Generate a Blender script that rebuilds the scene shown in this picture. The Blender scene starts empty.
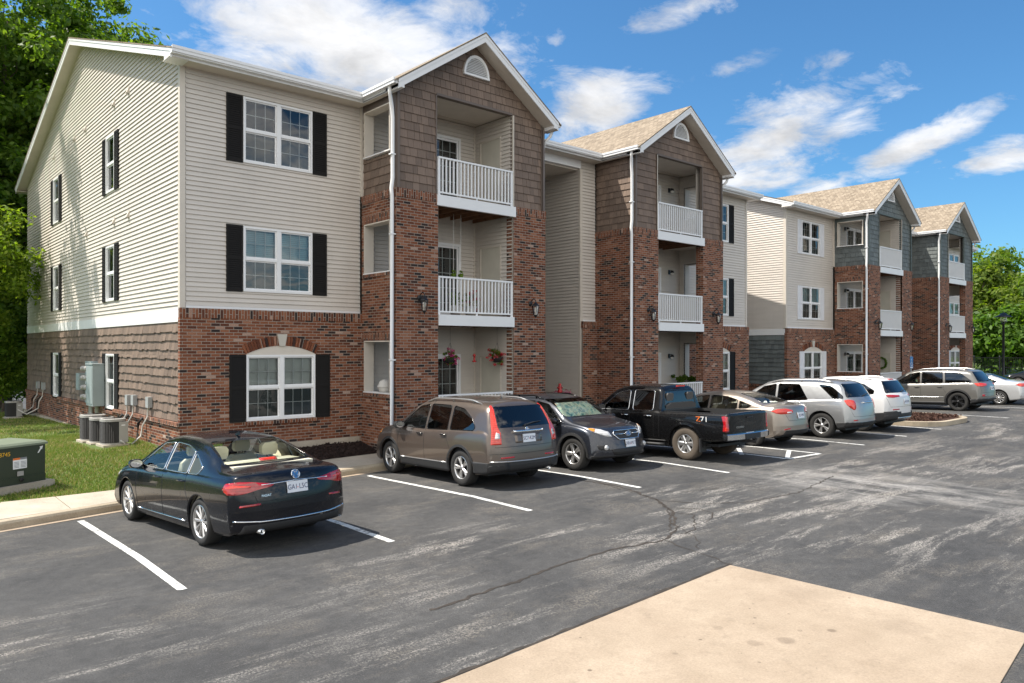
import bpy, bmesh, math, random
import numpy as np
from mathutils import Vector, Matrix
from mathutils.bvhtree import BVHTree
random.seed(7)
scene = bpy.context.scene
COL = scene.collection
R = math.radians

# ------------------------------------------------------------------ helpers
def link(o, parent=None):
    COL.objects.link(o)
    if parent is not None:
        o.parent = parent
    return o

def empty(name, loc=(0, 0, 0), rz=0.0, parent=None):
    o = bpy.data.objects.new(name, None)
    o.empty_display_size = 0.2
    o.location = loc
    o.rotation_euler = (0, 0, rz)
    return link(o, parent)

def tag(o, label=None, cat=None, group=None, kind=None):
    if label: o['label'] = label
    if cat: o['category'] = cat
    if group: o['group'] = group
    if kind: o['kind'] = kind
    return o

def copy_tree(o, parent=None):
    c = o.copy()
    COL.objects.link(c)
    if parent is not None: c.parent = parent
    for ch in list(o.children):
        copy_tree(ch, c)
    return c

class Fr:
    """wall frame: u along the wall, v up, w outward"""
    def __init__(s, o, u, w):
        s.o, s.u, s.w = Vector(o), Vector(u), Vector(w)
    def P(s, u, v, w=0.0):
        p = s.o + s.u * u + s.w * w
        return (p.x, p.y, p.z + v)

class MB:
    def __init__(s):
        s.v = []; s.f = []; s.uv = []; s.mi = []; s.sm = []
    def face(s, pts, m=0, uv=None, sm=False):
        n = len(s.v)
        s.v.extend(tuple(p) for p in pts)
        s.f.append(tuple(range(n, n + len(pts))))
        s.uv.append(uv if uv else [(p[0] + p[1], p[2]) for p in pts])
        s.mi.append(m); s.sm.append(sm)
    def fbox(s, fr, u0, u1, v0, v1, w0, w1, m=0, swap=False, back=False):
        P = fr.P
        def q(a, uv):
            if swap: uv = [(y, x) for x, y in uv]
            s.face(a, m, uv)
        q([P(u0, v0, w1), P(u1, v0, w1), P(u1, v1, w1), P(u0, v1, w1)], [(u0, v0), (u1, v0), (u1, v1), (u0, v1)])
        q([P(u0, v0, w0), P(u0, v0, w1), P(u0, v1, w1), P(u0, v1, w0)], [(w0, v0), (w1, v0), (w1, v1), (w0, v1)])
        q([P(u1, v0, w1), P(u1, v0, w0), P(u1, v1, w0), P(u1, v1, w1)], [(w1, v0), (w0, v0), (w0, v1), (w1, v1)])
        q([P(u0, v1, w1), P(u1, v1, w1), P(u1, v1, w0), P(u0, v1, w0)], [(u0, w1), (u1, w1), (u1, w0), (u0, w0)])
        q([P(u0, v0, w0), P(u1, v0, w0), P(u1, v0, w1), P(u0, v0, w1)], [(u0, w0), (u1, w0), (u1, w1), (u0, w1)])
        if back:
            q([P(u1, v0, w0), P(u0, v0, w0), P(u0, v1, w0), P(u1, v1, w0)], [(u1, v0), (u0, v0), (u0, v1), (u1, v1)])
    def box(s, x0, x1, y0, y1, z0, z1, m=0):
        s.fbox(Fr((0, y0, 0), (1, 0, 0), (0, -1, 0)), x0, x1, z0, z1, y0 - y1, 0, m, back=True)
    def tube(s, path, r, n=8, m=0, cap=True, closed=False):
        path = [Vector(p) for p in path]
        k = len(path); base = len(s.v)
        rr = r if isinstance(r, (list, tuple)) else [r] * k
        for i, p in enumerate(path):
            a = path[(i - 1) % k] if (closed or i > 0) else path[i]
            b = path[(i + 1) % k] if (closed or i < k - 1) else path[i]
            d = (b - a)
            if d.length < 1e-9: d = Vector((0, 0, 1))
            d.normalize()
            ref = Vector((0, 0, 1)) if abs(d.z) < 0.93 else Vector((0, 1, 0))
            e1 = d.cross(ref).normalized(); e2 = d.cross(e1)
            for j in range(n):
                t = 2 * math.pi * j / n
                q = p + (e1 * math.cos(t) + e2 * math.sin(t)) * rr[i]
                s.v.append((q.x, q.y, q.z))
        for i in range(k if closed else k - 1):
            for j in range(n):
                a = base + i * n + j; b = base + i * n + (j + 1) % n
                i2 = (i + 1) % k
                c = base + i2 * n + (j + 1) % n; d2 = base + i2 * n + j
                s.f.append((a, b, c, d2)); s.mi.append(m); s.sm.append(True)
                s.uv.append([(j / n, i), ((j + 1) / n, i), ((j + 1) / n, i + 1), (j / n, i + 1)])
        if cap and not closed:
            for i0 in (0, k - 1):
                ids = tuple(base + i0 * n + j for j in range(n))
                s.f.append(ids); s.mi.append(m); s.sm.append(False); s.uv.append([(0, 0)] * n)
    def lathe(s, prof, origin, axis='z', n=24, m=0, sm=True, a0=0.0, a1=None):
        """prof: (r, h) along the axis"""
        o = Vector(origin); base = len(s.v); full = a1 is None
        cnt = n if full else n + 1
        for (r, h) in prof:
            for j in range(cnt):
                t = a0 + (2 * math.pi if full else a1 - a0) * j / n
                c, d = r * math.cos(t), r * math.sin(t)
                if axis == 'z': q = (o.x + c, o.y + d, o.z + h)
                elif axis == 'y': q = (o.x + c, o.y + h, o.z + d)
                else: q = (o.x + h, o.y + c, o.z + d)
                s.v.append(q)
        for i in range(len(prof) - 1):
            for j in range(n):
                j2 = (j + 1) % cnt if full else j + 1
                a = base + i * cnt + j; b = base + i * cnt + j2
                s.f.append((a, b, b + cnt, a + cnt)); s.mi.append(m); s.sm.append(sm)
                s.uv.append([(j / n, i), ((j + 1) / n, i), ((j + 1) / n, i + 1), (j / n, i + 1)])
    def build(s, name, mats, parent=None, loc=(0, 0, 0), merge=False):
        me = bpy.data.meshes.new(name)
        me.from_pydata(s.v, [], s.f)
        ul = me.uv_layers.new(name='UVMap')
        flat = [c for f in s.uv for p in f for c in p]
        ul.data.foreach_set('uv', flat)
        if not isinstance(mats, (list, tuple)): mats = [mats]
        for m in mats: me.materials.append(m)
        me.polygons.foreach_set('material_index', s.mi)
        me.polygons.foreach_set('use_smooth', s.sm)
        me.update()
        if merge:
            bm = bmesh.new(); bm.from_mesh(me)
            bmesh.ops.remove_doubles(bm, verts=bm.verts, dist=1e-5)
            bm.to_mesh(me); bm.free()
        o = bpy.data.objects.new(name, me)
        o.location = loc
        return link(o, parent)

def text_mesh(txt, size, extrude=0.0, align='CENTER'):
    cu = bpy.data.curves.new('lettering', 'FONT')
    cu.body = txt; cu.size = size; cu.align_x = align; cu.align_y = 'CENTER'; cu.extrude = extrude
    cu.resolution_u = 3
    o = bpy.data.objects.new('lettering', cu); COL.objects.link(o)
    dg = bpy.context.evaluated_depsgraph_get(); dg.update()
    me = bpy.data.meshes.new_from_object(o.evaluated_get(dg))
    bpy.data.objects.remove(o); bpy.data.curves.remove(cu)
    return me

def text_obj(name, txt, size, mat, parent, loc, rot, extrude=0.002, sx=1.0):
    me = text_mesh(txt, size, extrude)
    me.materials.clear(); me.materials.append(mat)
    o = bpy.data.objects.new(name, me)
    o.location = loc; o.rotation_euler = rot; o.scale = (sx, 1, 1)
    return link(o, parent)

# ------------------------------------------------------------------ materials
class NT:
    def __init__(s, name):
        s.mat = bpy.data.materials.new(name); s.mat.use_nodes = True
        s.t = s.mat.node_tree; s.n = s.t.nodes; s.l = s.t.links
        s.n.clear()
        s.out = s.n.new('ShaderNodeOutputMaterial')
    def new(s, typ, **kw):
        nd = s.n.new(typ)
        for k, v in kw.items():
            if k == 'inp':
                for a, b in v.items():
                    if hasattr(b, 'node'): s.l.new(b, nd.inputs[a])
                    else: nd.inputs[a].default_value = b
            else: setattr(nd, k, v)
        return nd
    def bsdf(s, **inp):
        b = s.new('ShaderNodeBsdfPrincipled', inp={k.replace('_', ' '): v for k, v in inp.items()})
        s.l.new(b.outputs[0], s.out.inputs[0]); return b
    def noise(s, vec, scale, detail=4, rough=0.55, dist=0.0):
        return s.new('ShaderNodeTexNoise', inp={'Vector': vec, 'Scale': scale, 'Detail': detail, 'Roughness': rough, 'Distortion': dist}).outputs['Fac']
    def nz(s, vec, scale, detail=4, rough=0.6):
        return s.ramp(s.noise(vec, scale, detail, rough), [(0.34, 0.0), (0.66, 1.0)])
    def ramp(s, fac, stops, interp='LINEAR'):
        r = s.new('ShaderNodeValToRGB'); r.color_ramp.interpolation = interp
        e = r.color_ramp.elements
        while len(e) < len(stops): e.new(0.5)
        for i, (p, c) in enumerate(stops):
            e[i].position = p
            e[i].color = (c, c, c, 1) if isinstance(c, (int, float)) else tuple(c) + (1,)
        s.l.new(fac, r.inputs[0]); return r.outputs[0]
    def mix(s, fac, a, b, mode='MIX'):
        m = s.new('ShaderNodeMix', data_type='RGBA', blend_type=mode)
        for i, v in ((0, fac), (6, a), (7, b)):
            if hasattr(v, 'node'): s.l.new(v, m.inputs[i])
            elif i == 0: m.inputs[0].default_value = v
            else: m.inputs[i].default_value = tuple(v) + (1,)
        return m.outputs[2]
    def math(s, op, a, b=0.0, c=None, clamp=False):
        m = s.new('ShaderNodeMath', operation=op, use_clamp=clamp)
        for i, v in enumerate((a, b) if c is None else (a, b, c)):
            if hasattr(v, 'node'): s.l.new(v, m.inputs[i])
            else: m.inputs[i].default_value = v
        return m.outputs[0]
    def bump(s, h, strength=0.4, dist=0.01):
        return s.new('ShaderNodeBump', inp={'Height': h, 'Strength': strength, 'Distance': dist}).outputs[0]
    def obj(s): return s.new('ShaderNodeTexCoord').outputs['Object']
    def uv(s): return s.new('ShaderNodeTexCoord').outputs['UV']
    def map(s, vec, scale=(1, 1, 1), loc=(0, 0, 0), rot=(0, 0, 0)):
        return s.new('ShaderNodeMapping', inp={'Vector': vec, 'Scale': scale, 'Location': loc, 'Rotation': rot}).outputs[0]

def simple(name, col, rough=0.5, metal=0.0, var=0.12, nscale=3.0, bump=0.0, bscale=60.0, spec=0.5, coat=0.0):
    t = NT(name); o = t.obj()
    n = t.noise(o, nscale, 5)
    c = t.mix(n, [x * (1 - var) for x in col], [min(1, x * (1 + var)) for x in col])
    b = t.bsdf(Base_Color=c, Roughness=rough, Metallic=metal)
    b.inputs['Specular IOR Level'].default_value = spec
    if coat:
        b.inputs['Coat Weight'].default_value = coat; b.inputs['Coat Roughness'].default_value = 0.03
    if bump:
        t.l.new(t.bump(t.noise(o, bscale, 3), bump, 0.004), b.inputs['Normal'])
    return t.mat

def paint(name, col, metal=0.35, rough=0.32, flake=0.1):
    t = NT(name); o = t.obj()
    n = t.noise(o, 1.6, 4); d = t.noise(o, 9, 5)
    c = t.mix(n, [x * (1 - flake) for x in col], [min(1, x * (1 + flake)) for x in col])
    # a film of road dust low on the body
    z = t.new('ShaderNodeSeparateXYZ', inp={0: o}).outputs[2]
    low = t.math('MULTIPLY', t.math('SUBTRACT', 0.55, z, clamp=True), t.math('MULTIPLY', d, 0.16))
    c = t.mix(low, c, (0.17, 0.15, 0.125))
    rg = t.math('ADD', t.math('MULTIPLY', d, 0.12), rough - 0.05)
    b = t.bsdf(Base_Color=c, Roughness=rg, Metallic=metal)
    b.inputs['Coat Weight'].default_value = 0.8 if metal > 0 else 0.7
    b.inputs['Specular IOR Level'].default_value = 0.5 if metal > 0 else 0.15
    t.l.new(t.ramp(d, [(0.35, 0.008), (0.75, 0.05)]), b.inputs['Coat Roughness'])
    return t.mat

def glass(name, tint=(0.75, 0.8, 0.8), refl=1.0, rough=0.0, ior=1.5, wavy=0.0):
    t = NT(name)
    tr = t.new('ShaderNodeBsdfTransparent', inp={0: tint + (1,)})
    gl = t.new('ShaderNodeBsdfGlossy', inp={0: (1, 1, 1, 1), 'Roughness': rough})
    fr = t.new('ShaderNodeFresnel', inp={'IOR': ior})
    if wavy:
        nm = t.bump(t.noise(t.obj(), 0.9, 2), wavy, 0.05)
        t.l.new(nm, gl.inputs['Normal'])
    f = t.math('MULTIPLY', fr.outputs[0], refl, clamp=True)
    m = t.new('ShaderNodeMixShader')
    t.l.new(f, m.inputs[0]); t.l.new(tr.outputs[0], m.inputs[1]); t.l.new(gl.outputs[0], m.inputs[2])
    t.l.new(m.outputs[0], t.out.inputs[0])
    return t.mat

def mat_siding(name, col):
    t = NT(name); u = t.uv()
    a = t.noise(t.map(u, (0.5, 6, 1)), 1.0, 4)
    b_ = t.noise(u, 1.1, 5)
    k = t.math('ADD', t.math('MULTIPLY', a, 0.5), t.math('MULTIPLY', b_, 0.5))
    c = t.mix(t.ramp(k, [(0.35, 0.0), (0.65, 1.0)]), [x * 0.93 for x in col], [min(1, x * 1.05) for x in col])
    grime = t.ramp(t.noise(t.map(u, (2.2, 0.35, 1)), 1.0, 6, 0.7), [(0.52, 0.0), (0.78, 0.28)])
    c = t.mix(grime, c, [x * 0.72 for x in col])
    su = t.new('ShaderNodeTexBrick', offset=0.41, inp={'Vector': u, 'Scale': 1.0, 'Mortar Size': 0.0035, 'Brick Width': 3.6, 'Row Height': 0.21})
    c = t.mix(t.math('MULTIPLY', su.outputs['Fac'], t.ramp(t.new('ShaderNodeSeparateXYZ', inp={0: u}).outputs[1], [(0.0, 0.25), (1.0, 0.25)])), c, [x * 0.6 for x in col])
    grain = t.noise(t.map(u, (3, 90, 1)), 1.0, 3)
    b = t.bsdf(Base_Color=c, Roughness=0.55)
    t.l.new(t.bump(grain, 0.12, 0.004), b.inputs['Normal'])
    return t.mat

def mat_shake(name, col):
    t = NT(name); u = t.uv()
    g = t.noise(t.map(u, (38, 2.0, 1)), 1.0, 4, 0.6)
    rnd = t.new('ShaderNodeNewGeometry').outputs['Random Per Island']
    k = t.math('ADD', t.math('MULTIPLY', g, 0.6), t.math('MULTIPLY', rnd, 0.4))
    c = t.mix(t.ramp(k, [(0.25, 0.0), (0.75, 1.0)]), [x * 0.74 for x in col], [x * 1.22 for x in col])
    b = t.bsdf(Base_Color=c, Roughness=0.7)
    t.l.new(t.bump(g, 0.55, 0.012), b.inputs['Normal'])
    return t.mat

def mat_brick(name, swap=False):
    t = NT(name); u = t.uv()
    br = t.new('ShaderNodeTexBrick', offset=0.5, inp={'Vector': u, 'Color1': (0, 0, 0, 1), 'Color2': (1, 1, 1, 1), 'Mortar': (0, 0, 0, 1),
               'Scale': 1.0, 'Mortar Size': 0.0075, 'Mortar Smooth': 0.2, 'Bias': 0.0, 'Brick Width': 0.203, 'Row Height': 0.0677})
    col = t.ramp(br.outputs['Color'], [(0.0, (0.028, 0.023, 0.024)), (0.10, (0.045, 0.030, 0.027)), (0.15, (0.115, 0.042, 0.026)),
          (0.42, (0.185, 0.064, 0.034)), (0.62, (0.225, 0.082, 0.043)), (0.85, (0.275, 0.108, 0.058)), (0.96, (0.33, 0.155, 0.095)), (1.0, (0.46, 0.34, 0.28))])
    fine = t.nz(u, 55, 4)
    col = t.mix(0.55, col, t.mix(fine, (0.45, 0.45, 0.45), (1.25, 1.2, 1.15)), 'MULTIPLY')
    big = t.noise(u, 0.7, 4)
    col = t.mix(0.35, col, t.mix(big, (0.6, 0.6, 0.6), (1.4, 1.35, 1.3)), 'MULTIPLY')
    # lime bloom on a few bricks
    bl = t.ramp(t.noise(u, 6, 5, 0.7), [(0.68, 0.0), (0.78, 0.55)])
    col = t.mix(bl, col, (0.42, 0.34, 0.30))
    mort = t.mix(fine, (0.26, 0.205, 0.165), (0.38, 0.315, 0.26))
    c = t.mix(br.outputs['Fac'], col, mort)
    b = t.bsdf(Base_Color=c, Roughness=0.88)
    b.inputs['Specular IOR Level'].default_value = 0.25
    h = t.math('SUBTRACT', t.math('MULTIPLY', fine, 0.35), br.outputs['Fac'])
    t.l.new(t.bump(h, 0.8, 0.008), b.inputs['Normal'])
    return t.mat

def mat_roof(name):
    t = NT(name); u = t.uv()
    br = t.new('ShaderNodeTexBrick', offset=0.37, offset_frequency=2, inp={'Vector': u, 'Color1': (0, 0, 0, 1), 'Color2': (1, 1, 1, 1), 'Mortar': (0, 0, 0, 1),
               'Scale': 1.0, 'Mortar Size': 0.006, 'Mortar Smooth': 0.4, 'Brick Width': 0.17, 'Row Height': 0.143})
    c = t.ramp(br.outputs['Color'], [(0.0, (0.215, 0.17, 0.122)), (0.35, (0.27, 0.215, 0.155)), (0.7, (0.32, 0.258, 0.188)), (1.0, (0.37, 0.30, 0.222))])
    n = t.nz(u, 70, 4, 0.7); big = t.noise(u, 0.5, 4)
    c = t.mix(0.5, c, t.mix(n, (0.55, 0.55, 0.55), (1.3, 1.3, 1.3)), 'MULTIPLY')
    c = t.mix(0.3, c, t.mix(big, (0.6, 0.6, 0.6), (1.4, 1.4, 1.4)), 'MULTIPLY')
    c = t.mix(br.outputs['Fac'], c, (0.13, 0.095, 0.06))
    b = t.bsdf(Base_Color=c, Roughness=0.95)
    h = t.math('SUBTRACT', t.math('MULTIPLY', t.math('ADD', n, br.outputs['Color']), 0.5), br.outputs['Fac'])
    t.l.new(t.bump(h, 0.7, 0.012), b.inputs['Normal'])
    return t.mat

def mat_leaf(name, cols, trans=0.5):
    t = NT(name)
    rnd = t.new('ShaderNodeNewGeometry').outputs['Random Per Island']
    big = t.noise(t.obj(), 0.35, 3)
    k = t.math('ADD', t.math('MULTIPLY', rnd, 0.65), t.math('MULTIPLY', big, 0.35))
    c = t.ramp(k, [(0.15, cols[0]), (0.5, cols[1]), (0.85, cols[2])])
    b = t.new('ShaderNodeBsdfPrincipled', inp={'Base Color': c, 'Roughness': 0.5})
    b.inputs['Specular IOR Level'].default_value = 0.35
    tl = t.new('ShaderNodeBsdfTranslucent', inp={0: t.mix(1.0, c, (1.5, 1.6, 0.5), 'MULTIPLY')})
    m = t.new('ShaderNodeMixShader', inp={0: trans})
    t.l.new(b.outputs[0], m.inputs[1]); t.l.new(tl.outputs[0], m.inputs[2]); t.l.new(m.outputs[0], t.out.inputs[0])
    return t.mat

def mat_concrete(name, a, b_, scale=1.0, spots=0.0):
    t = NT(name); o = t.obj()
    n1 = t.noise(o, 0.8 * scale, 6, 0.6); n2 = t.nz(o, 48, 5, 0.75); n3 = t.noise(o, 7, 5, 0.65)
    c = t.mix(t.ramp(n1, [(0.3, 0.0), (0.7, 1.0)]), a, b_)
    c = t.mix(0.5, c, t.mix(n2, (0.70, 0.70, 0.70), (1.28, 1.28, 1.28)), 'MULTIPLY')
    c = t.mix(0.5, c, t.mix(t.nz(o, 2.2, 7, 0.65), (0.80, 0.79, 0.77), (1.14, 1.15, 1.17)), 'MULTIPLY')
    pit = t.ramp(t.noise(o, 30, 3, 0.6), [(0.68, 0.0), (0.74, 0.6)])
    c = t.mix(pit, c, [x * 0.35 for x in a])
    st = t.ramp(n3, [(0.57, 0.0), (0.76, 0.45)])
    c = t.mix(st, c, [x * 0.62 for x in a])
    if spots:
        # oil drips and old damp rings with soft, irregular edges
        wob = t.math('MULTIPLY', t.math('SUBTRACT', t.noise(o, 9, 5, 0.65), 0.5), 0.16)
        for (x, y, r, k) in ((0.63, -13.36, .085, .30), (0.89, -13.52, .10, .36), (1.42, -13.69, .05, .55), (1.19, -13.03, .022, .7), (1.53, -12.81, .018, .6), (1.53, -13.2, .018, .6), (1.2, -13.49, .03, .3), (-0.07, -13.01, .035, .25),
                             (-0.86, -12.73, .024, .75), (0.71, -12.93, .06, .25), (2.42, -13.4, .018, .6), (-0.41, -12.2, .016, .6), (0.35, -12.98, .018, .6), (1.38, -12.86, .014, .7), (1.05, -13.1, .012, .7), (0.3, -13.6, .02, .5), (2.0, -14.1, .25, .16), (2.2, -13.0, .3, .12)):
            ds = t.new('ShaderNodeVectorMath', operation='DISTANCE', inp={0: t.map(o, (1, 1, 0)), 1: (x, y, 0)}).outputs['Value']
            ds = t.math('ADD', t.math('DIVIDE', ds, r), t.math('MULTIPLY', wob, 5.0))
            c = t.mix(t.ramp(ds, [(0.55, k), (1.0, 0.0)]), c, (0.10, 0.07, 0.048))
    bs = t.bsdf(Base_Color=c, Roughness=0.9)
    t.l.new(t.bump(t.math('ADD', n2, n3), 0.25, 0.006), bs.inputs['Normal'])
    return t.mat

def mat_asphalt():
    t = NT('asphalt'); o = t.obj()
    g = t.nz(o, 75, 5, 0.8); n1 = t.noise(o, 0.55, 6, 0.6); mid = t.noise(o, 5, 6, 0.6)
    c = t.mix(t.ramp(n1, [(0.3, 0.0), (0.7, 1.0)]), (0.047, 0.047, 0.048), (0.084, 0.082, 0.080))
    c = t.mix(0.8, c, t.mix(g, (0.45, 0.45, 0.45), (1.55, 1.54, 1.52)), 'MULTIPLY')
    pep = t.ramp(t.noise(o, 34, 5, 0.8), [(0.60, 0.0), (0.70, 0.55)])
    c = t.mix(pep, c, (0.26, 0.25, 0.235))
    c = t.mix(0.55, c, t.mix(t.nz(o, 6.5, 7, 0.7), (0.68, 0.68, 0.68), (1.32, 1.31, 1.30)), 'MULTIPLY')
    xyz = t.new('ShaderNodeSeparateXYZ', inp={0: o})
    x, y = xyz.outputs[0], xyz.outputs[1]
    # driving-lane wear: pale aggregate streaks drawn out along the aisle
    warp = t.map(o, (0.20, 1.05, 1), rot=(0, 0, R(3)))
    s1 = t.noise(warp, 1.9, 10, 0.76, 0.15)
    lane = t.math('MULTIPLY', t.ramp(t.math('MULTIPLY', y, -0.1), [(0.74, 0.0), (0.90, 1.0)]), 1.0)
    patch = t.noise(o, 0.24, 3)
    wear = t.math('MULTIPLY', t.ramp(s1, [(0.51, 0.0), (0.60, 0.8)]), t.ramp(patch, [(0.38, 0.25), (0.60, 1.0)]))
    wear = t.math('MULTIPLY', wear, lane)
    speck = t.ramp(t.noise(o, 40, 6, 0.85), [(0.485, 0.0), (0.545, 1.0)])
    wear = t.math('MULTIPLY', wear, speck)
    c = t.mix(wear, c, (0.56, 0.515, 0.46))
    # the broad pale drag patch in the middle of the aisle
    dx = t.math('MULTIPLY', t.math('SUBTRACT', x, 8.9), 0.50)
    dy = t.math('MULTIPLY', t.math('SUBTRACT', y, -11.0), 0.31)
    rr = t.math('SQRT', t.math('ADD', t.math('MULTIPLY', dx, dx), t.math('MULTIPLY', dy, dy)))
    pm = t.math('MULTIPLY', t.math('SUBTRACT', 1.0, rr, clamp=True), t.ramp(t.noise(t.map(o, (1.9, 0.7, 1)), 1.1, 9, 0.72, 0.2), [(0.40, 0.0), (0.60, 1.5)]))
    pmk = t.math('MULTIPLY', pm, t.ramp(t.noise(o, 20, 7, 0.8), [(0.36, 0.45), (0.56, 1.0)]))
    c = t.mix(t.math('MULTIPLY', pmk, 0.9, clamp=True), c, (0.33, 0.315, 0.295))
    # dusty rings in the stalls
    dust = t.math('MULTIPLY', t.ramp(t.noise(t.map(o, (0.7, 1.3, 1)), 0.9, 7, 0.7), [(0.50, 0.0), (0.68, 0.5)]), speck)
    c = t.mix(dust, c, (0.30, 0.26, 0.21))
    dark = t.ramp(t.noise(o, 1.7, 5, 0.6), [(0.62, 0.0), (0.76, 0.6)])
    c = t.mix(dark, c, (0.032, 0.032, 0.034))
    b = t.bsdf(Base_Color=c, Roughness=0.86)
    b.inputs['Specular IOR Level'].default_value = 0.35
    t.l.new(t.bump(t.math('ADD', g, t.math('MULTIPLY', mid, 0.5)), 0.55, 0.007), b.inputs['Normal'])
    return t.mat

def mat_line():
    t = NT('road_paint'); o = t.obj()
    n = t.noise(o, 18, 6, 0.75); n2 = t.noise(o, 2.2, 4)
    f = t.ramp(t.math('ADD', t.math('MULTIPLY', n, 0.7), t.math('MULTIPLY', n2, 0.3)), [(0.39, 0.0), (0.51, 1.0)])
    c = t.mix(f, (0.16, 0.155, 0.15), (0.72, 0.72, 0.69))
    t.bsdf(Base_Color=c, Roughness=0.75)
    return t.mat

def mat_lawn():
    t = NT('turf'); o = t.obj()
    n = t.noise(o, 0.9, 6, 0.65); f = t.noise(o, 26, 5, 0.7)
    c = t.ramp(t.math('ADD', t.math('MULTIPLY', n, 0.6), t.math('MULTIPLY', f, 0.4)), [(0.33, (0.26, 0.19, 0.10)), (0.45, (0.10, 0.14, 0.028)), (0.65, (0.065, 0.11, 0.018))])
    b = t.bsdf(Base_Color=c, Roughness=0.95)
    t.l.new(t.bump(f, 0.8, 0.03), b.inputs['Normal'])
    return t.mat

def mat_grassblade():
    t = NT('grass_blade')
    rnd = t.new('ShaderNodeNewGeometry').outputs['Random Per Island']
    n = t.noise(t.obj(), 0.8, 5, 0.65)
    k = t.math('ADD', t.math('MULTIPLY', rnd, 0.45), t.math('MULTIPLY', n, 0.55))
    c = t.ramp(k, [(0.28, (0.11, 0.20, 0.018)), (0.48, (0.18, 0.28, 0.03)), (0.58, (0.29, 0.31, 0.06)), (0.70, (0.42, 0.33, 0.15))])
    b = t.new('ShaderNodeBsdfPrincipled', inp={'Base Color': c, 'Roughness': 0.6})
    tl = t.new('ShaderNodeBsdfTranslucent', inp={0: c})
    m = t.new('ShaderNodeMixShader', inp={0: 0.35})
    t.l.new(b.outputs[0], m.inputs[1]); t.l.new(tl.outputs[0], m.inputs[2]); t.l.new(m.outputs[0], t.out.inputs[0])
    return t.mat

def mat_noise2(name, stops, scale, rough=0.9, bump=0.5, dist=0.02, metal=0):
    t = NT(name); o = t.obj()
    n = t.noise(o, scale, 6, 0.7)
    b = t.bsdf(Base_Color=t.ramp(n, stops), Roughness=rough, Metallic=metal)
    t.l.new(t.bump(n, bump, dist), b.inputs['Normal'])
    return t.mat

M = {}
M['cream'] = mat_siding('cream_vinyl', (0.62, 0.572, 0.515))
M['soffit'] = simple('soffit_vinyl', (0.62, 0.565, 0.49), 0.6)
M['white'] = simple('white_trim', (0.80, 0.80, 0.80), 0.45, var=0.05)
M['brown'] = mat_shake('brown_shake', (0.185, 0.132, 0.100))
M['browntrim'] = simple('brown_trim', (0.14, 0.11, 0.092), 0.6)
M['green'] = mat_shake('green_shake', (0.135, 0.152, 0.150))
M['greentrim'] = simple('green_trim', (0.115, 0.14, 0.135), 0.6)
M['brick'] = mat_brick('brick')
M['roof'] = mat_roof('roof_shingle')
M['shutterblack'] = simple('black_shutter', (0.013, 0.012, 0.0115), 0.7, spec=0.2)
M['shutterwhite'] = simple('white_shutter', (0.72, 0.72, 0.74), 0.5)
M['glass'] = glass('window_glass', (0.84, 0.89, 0.88), 1.0, ior=1.75, wavy=0.10)
M['screen'] = simple('screen_mesh', (0.09, 0.10, 0.10), 0.85)
M['blind'] = simple('window_blind', (0.70, 0.72, 0.68), 0.7)
M['blindblue'] = simple('pale_curtain', (0.55, 0.72, 0.76), 0.7)
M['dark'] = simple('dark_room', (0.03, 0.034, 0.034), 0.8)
M['keystone'] = simple('cast_stone', (0.52, 0.49, 0.43), 0.85, bump=0.3)
M['doorbeige'] = simple('beige_door', (0.56, 0.53, 0.45), 0.5)
M['wood'] = mat_noise2('joist_wood', [(0.3, (0.10, 0.045, 0.02)), (0.7, (0.24, 0.115, 0.055))], 4, 0.8, 0.3)
M['blackmetal'] = simple('black_metal', (0.012, 0.012, 0.014), 0.4)
M['lampglass'] = glass('seeded_glass', (0.9, 0.9, 0.88), 1.6)
M['bulb'] = simple('frosted_bulb', (0.75, 0.73, 0.68), 0.4)
M['asphalt'] = mat_asphalt()
M['line'] = mat_line()
M['stain'] = mat_noise2('oil_stain', [(0.35, (0.235, 0.178, 0.128)), (0.65, (0.305, 0.24, 0.178))], 14, 0.9, 0.05)
M['staindark'] = mat_noise2('dark_stain', [(0.35, (0.11, 0.078, 0.052)), (0.65, (0.19, 0.14, 0.10))], 20, 0.9, 0.05)
M['crack'] = mat_noise2('crack_tar', [(0.3, (0.018, 0.015, 0.013)), (0.7, (0.062, 0.049, 0.038))], 9)
M['walk'] = mat_concrete('walk_concrete', (0.40, 0.345, 0.275), (0.50, 0.44, 0.355))
M['kerb'] = mat_concrete('kerb_concrete', (0.34, 0.28, 0.20), (0.44, 0.37, 0.275))
M['slab'] = mat_concrete('slab_concrete', (0.325, 0.25, 0.178), (0.395, 0.314, 0.23), 0.8, spots=0.5)
M['lawn'] = mat_lawn()
M['blade'] = mat_grassblade()
M['mulch'] = mat_noise2('bark_mulch', [(0.3, (0.010, 0.006, 0.005)), (0.55, (0.035, 0.018, 0.014)), (0.75, (0.085, 0.045, 0.035))], 22, 0.95, 1.0, 0.05)
M['mulchred'] = mat_noise2('red_mulch', [(0.3, (0.025, 0.012, 0.009)), (0.55, (0.085, 0.038, 0.025)), (0.75, (0.16, 0.085, 0.058))], 16, 0.95, 1.0, 0.05)
M['bark'] = mat_noise2('tree_bark', [(0.3, (0.05, 0.038, 0.028)), (0.7, (0.16, 0.13, 0.10))], 9, 0.95, 0.8, 0.04)
M['leafdark'] = mat_leaf('leaf_dark', [(0.05, 0.105, 0.012), (0.09, 0.175, 0.022), (0.15, 0.25, 0.035)])
M['leafmid'] = mat_leaf('leaf_mid', [(0.06, 0.115, 0.012), (0.11, 0.19, 0.024), (0.18, 0.265, 0.038)])
M['leaflight'] = mat_leaf('leaf_light', [(0.09, 0.16, 0.014), (0.16, 0.25, 0.024), (0.26, 0.33, 0.045)])
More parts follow.
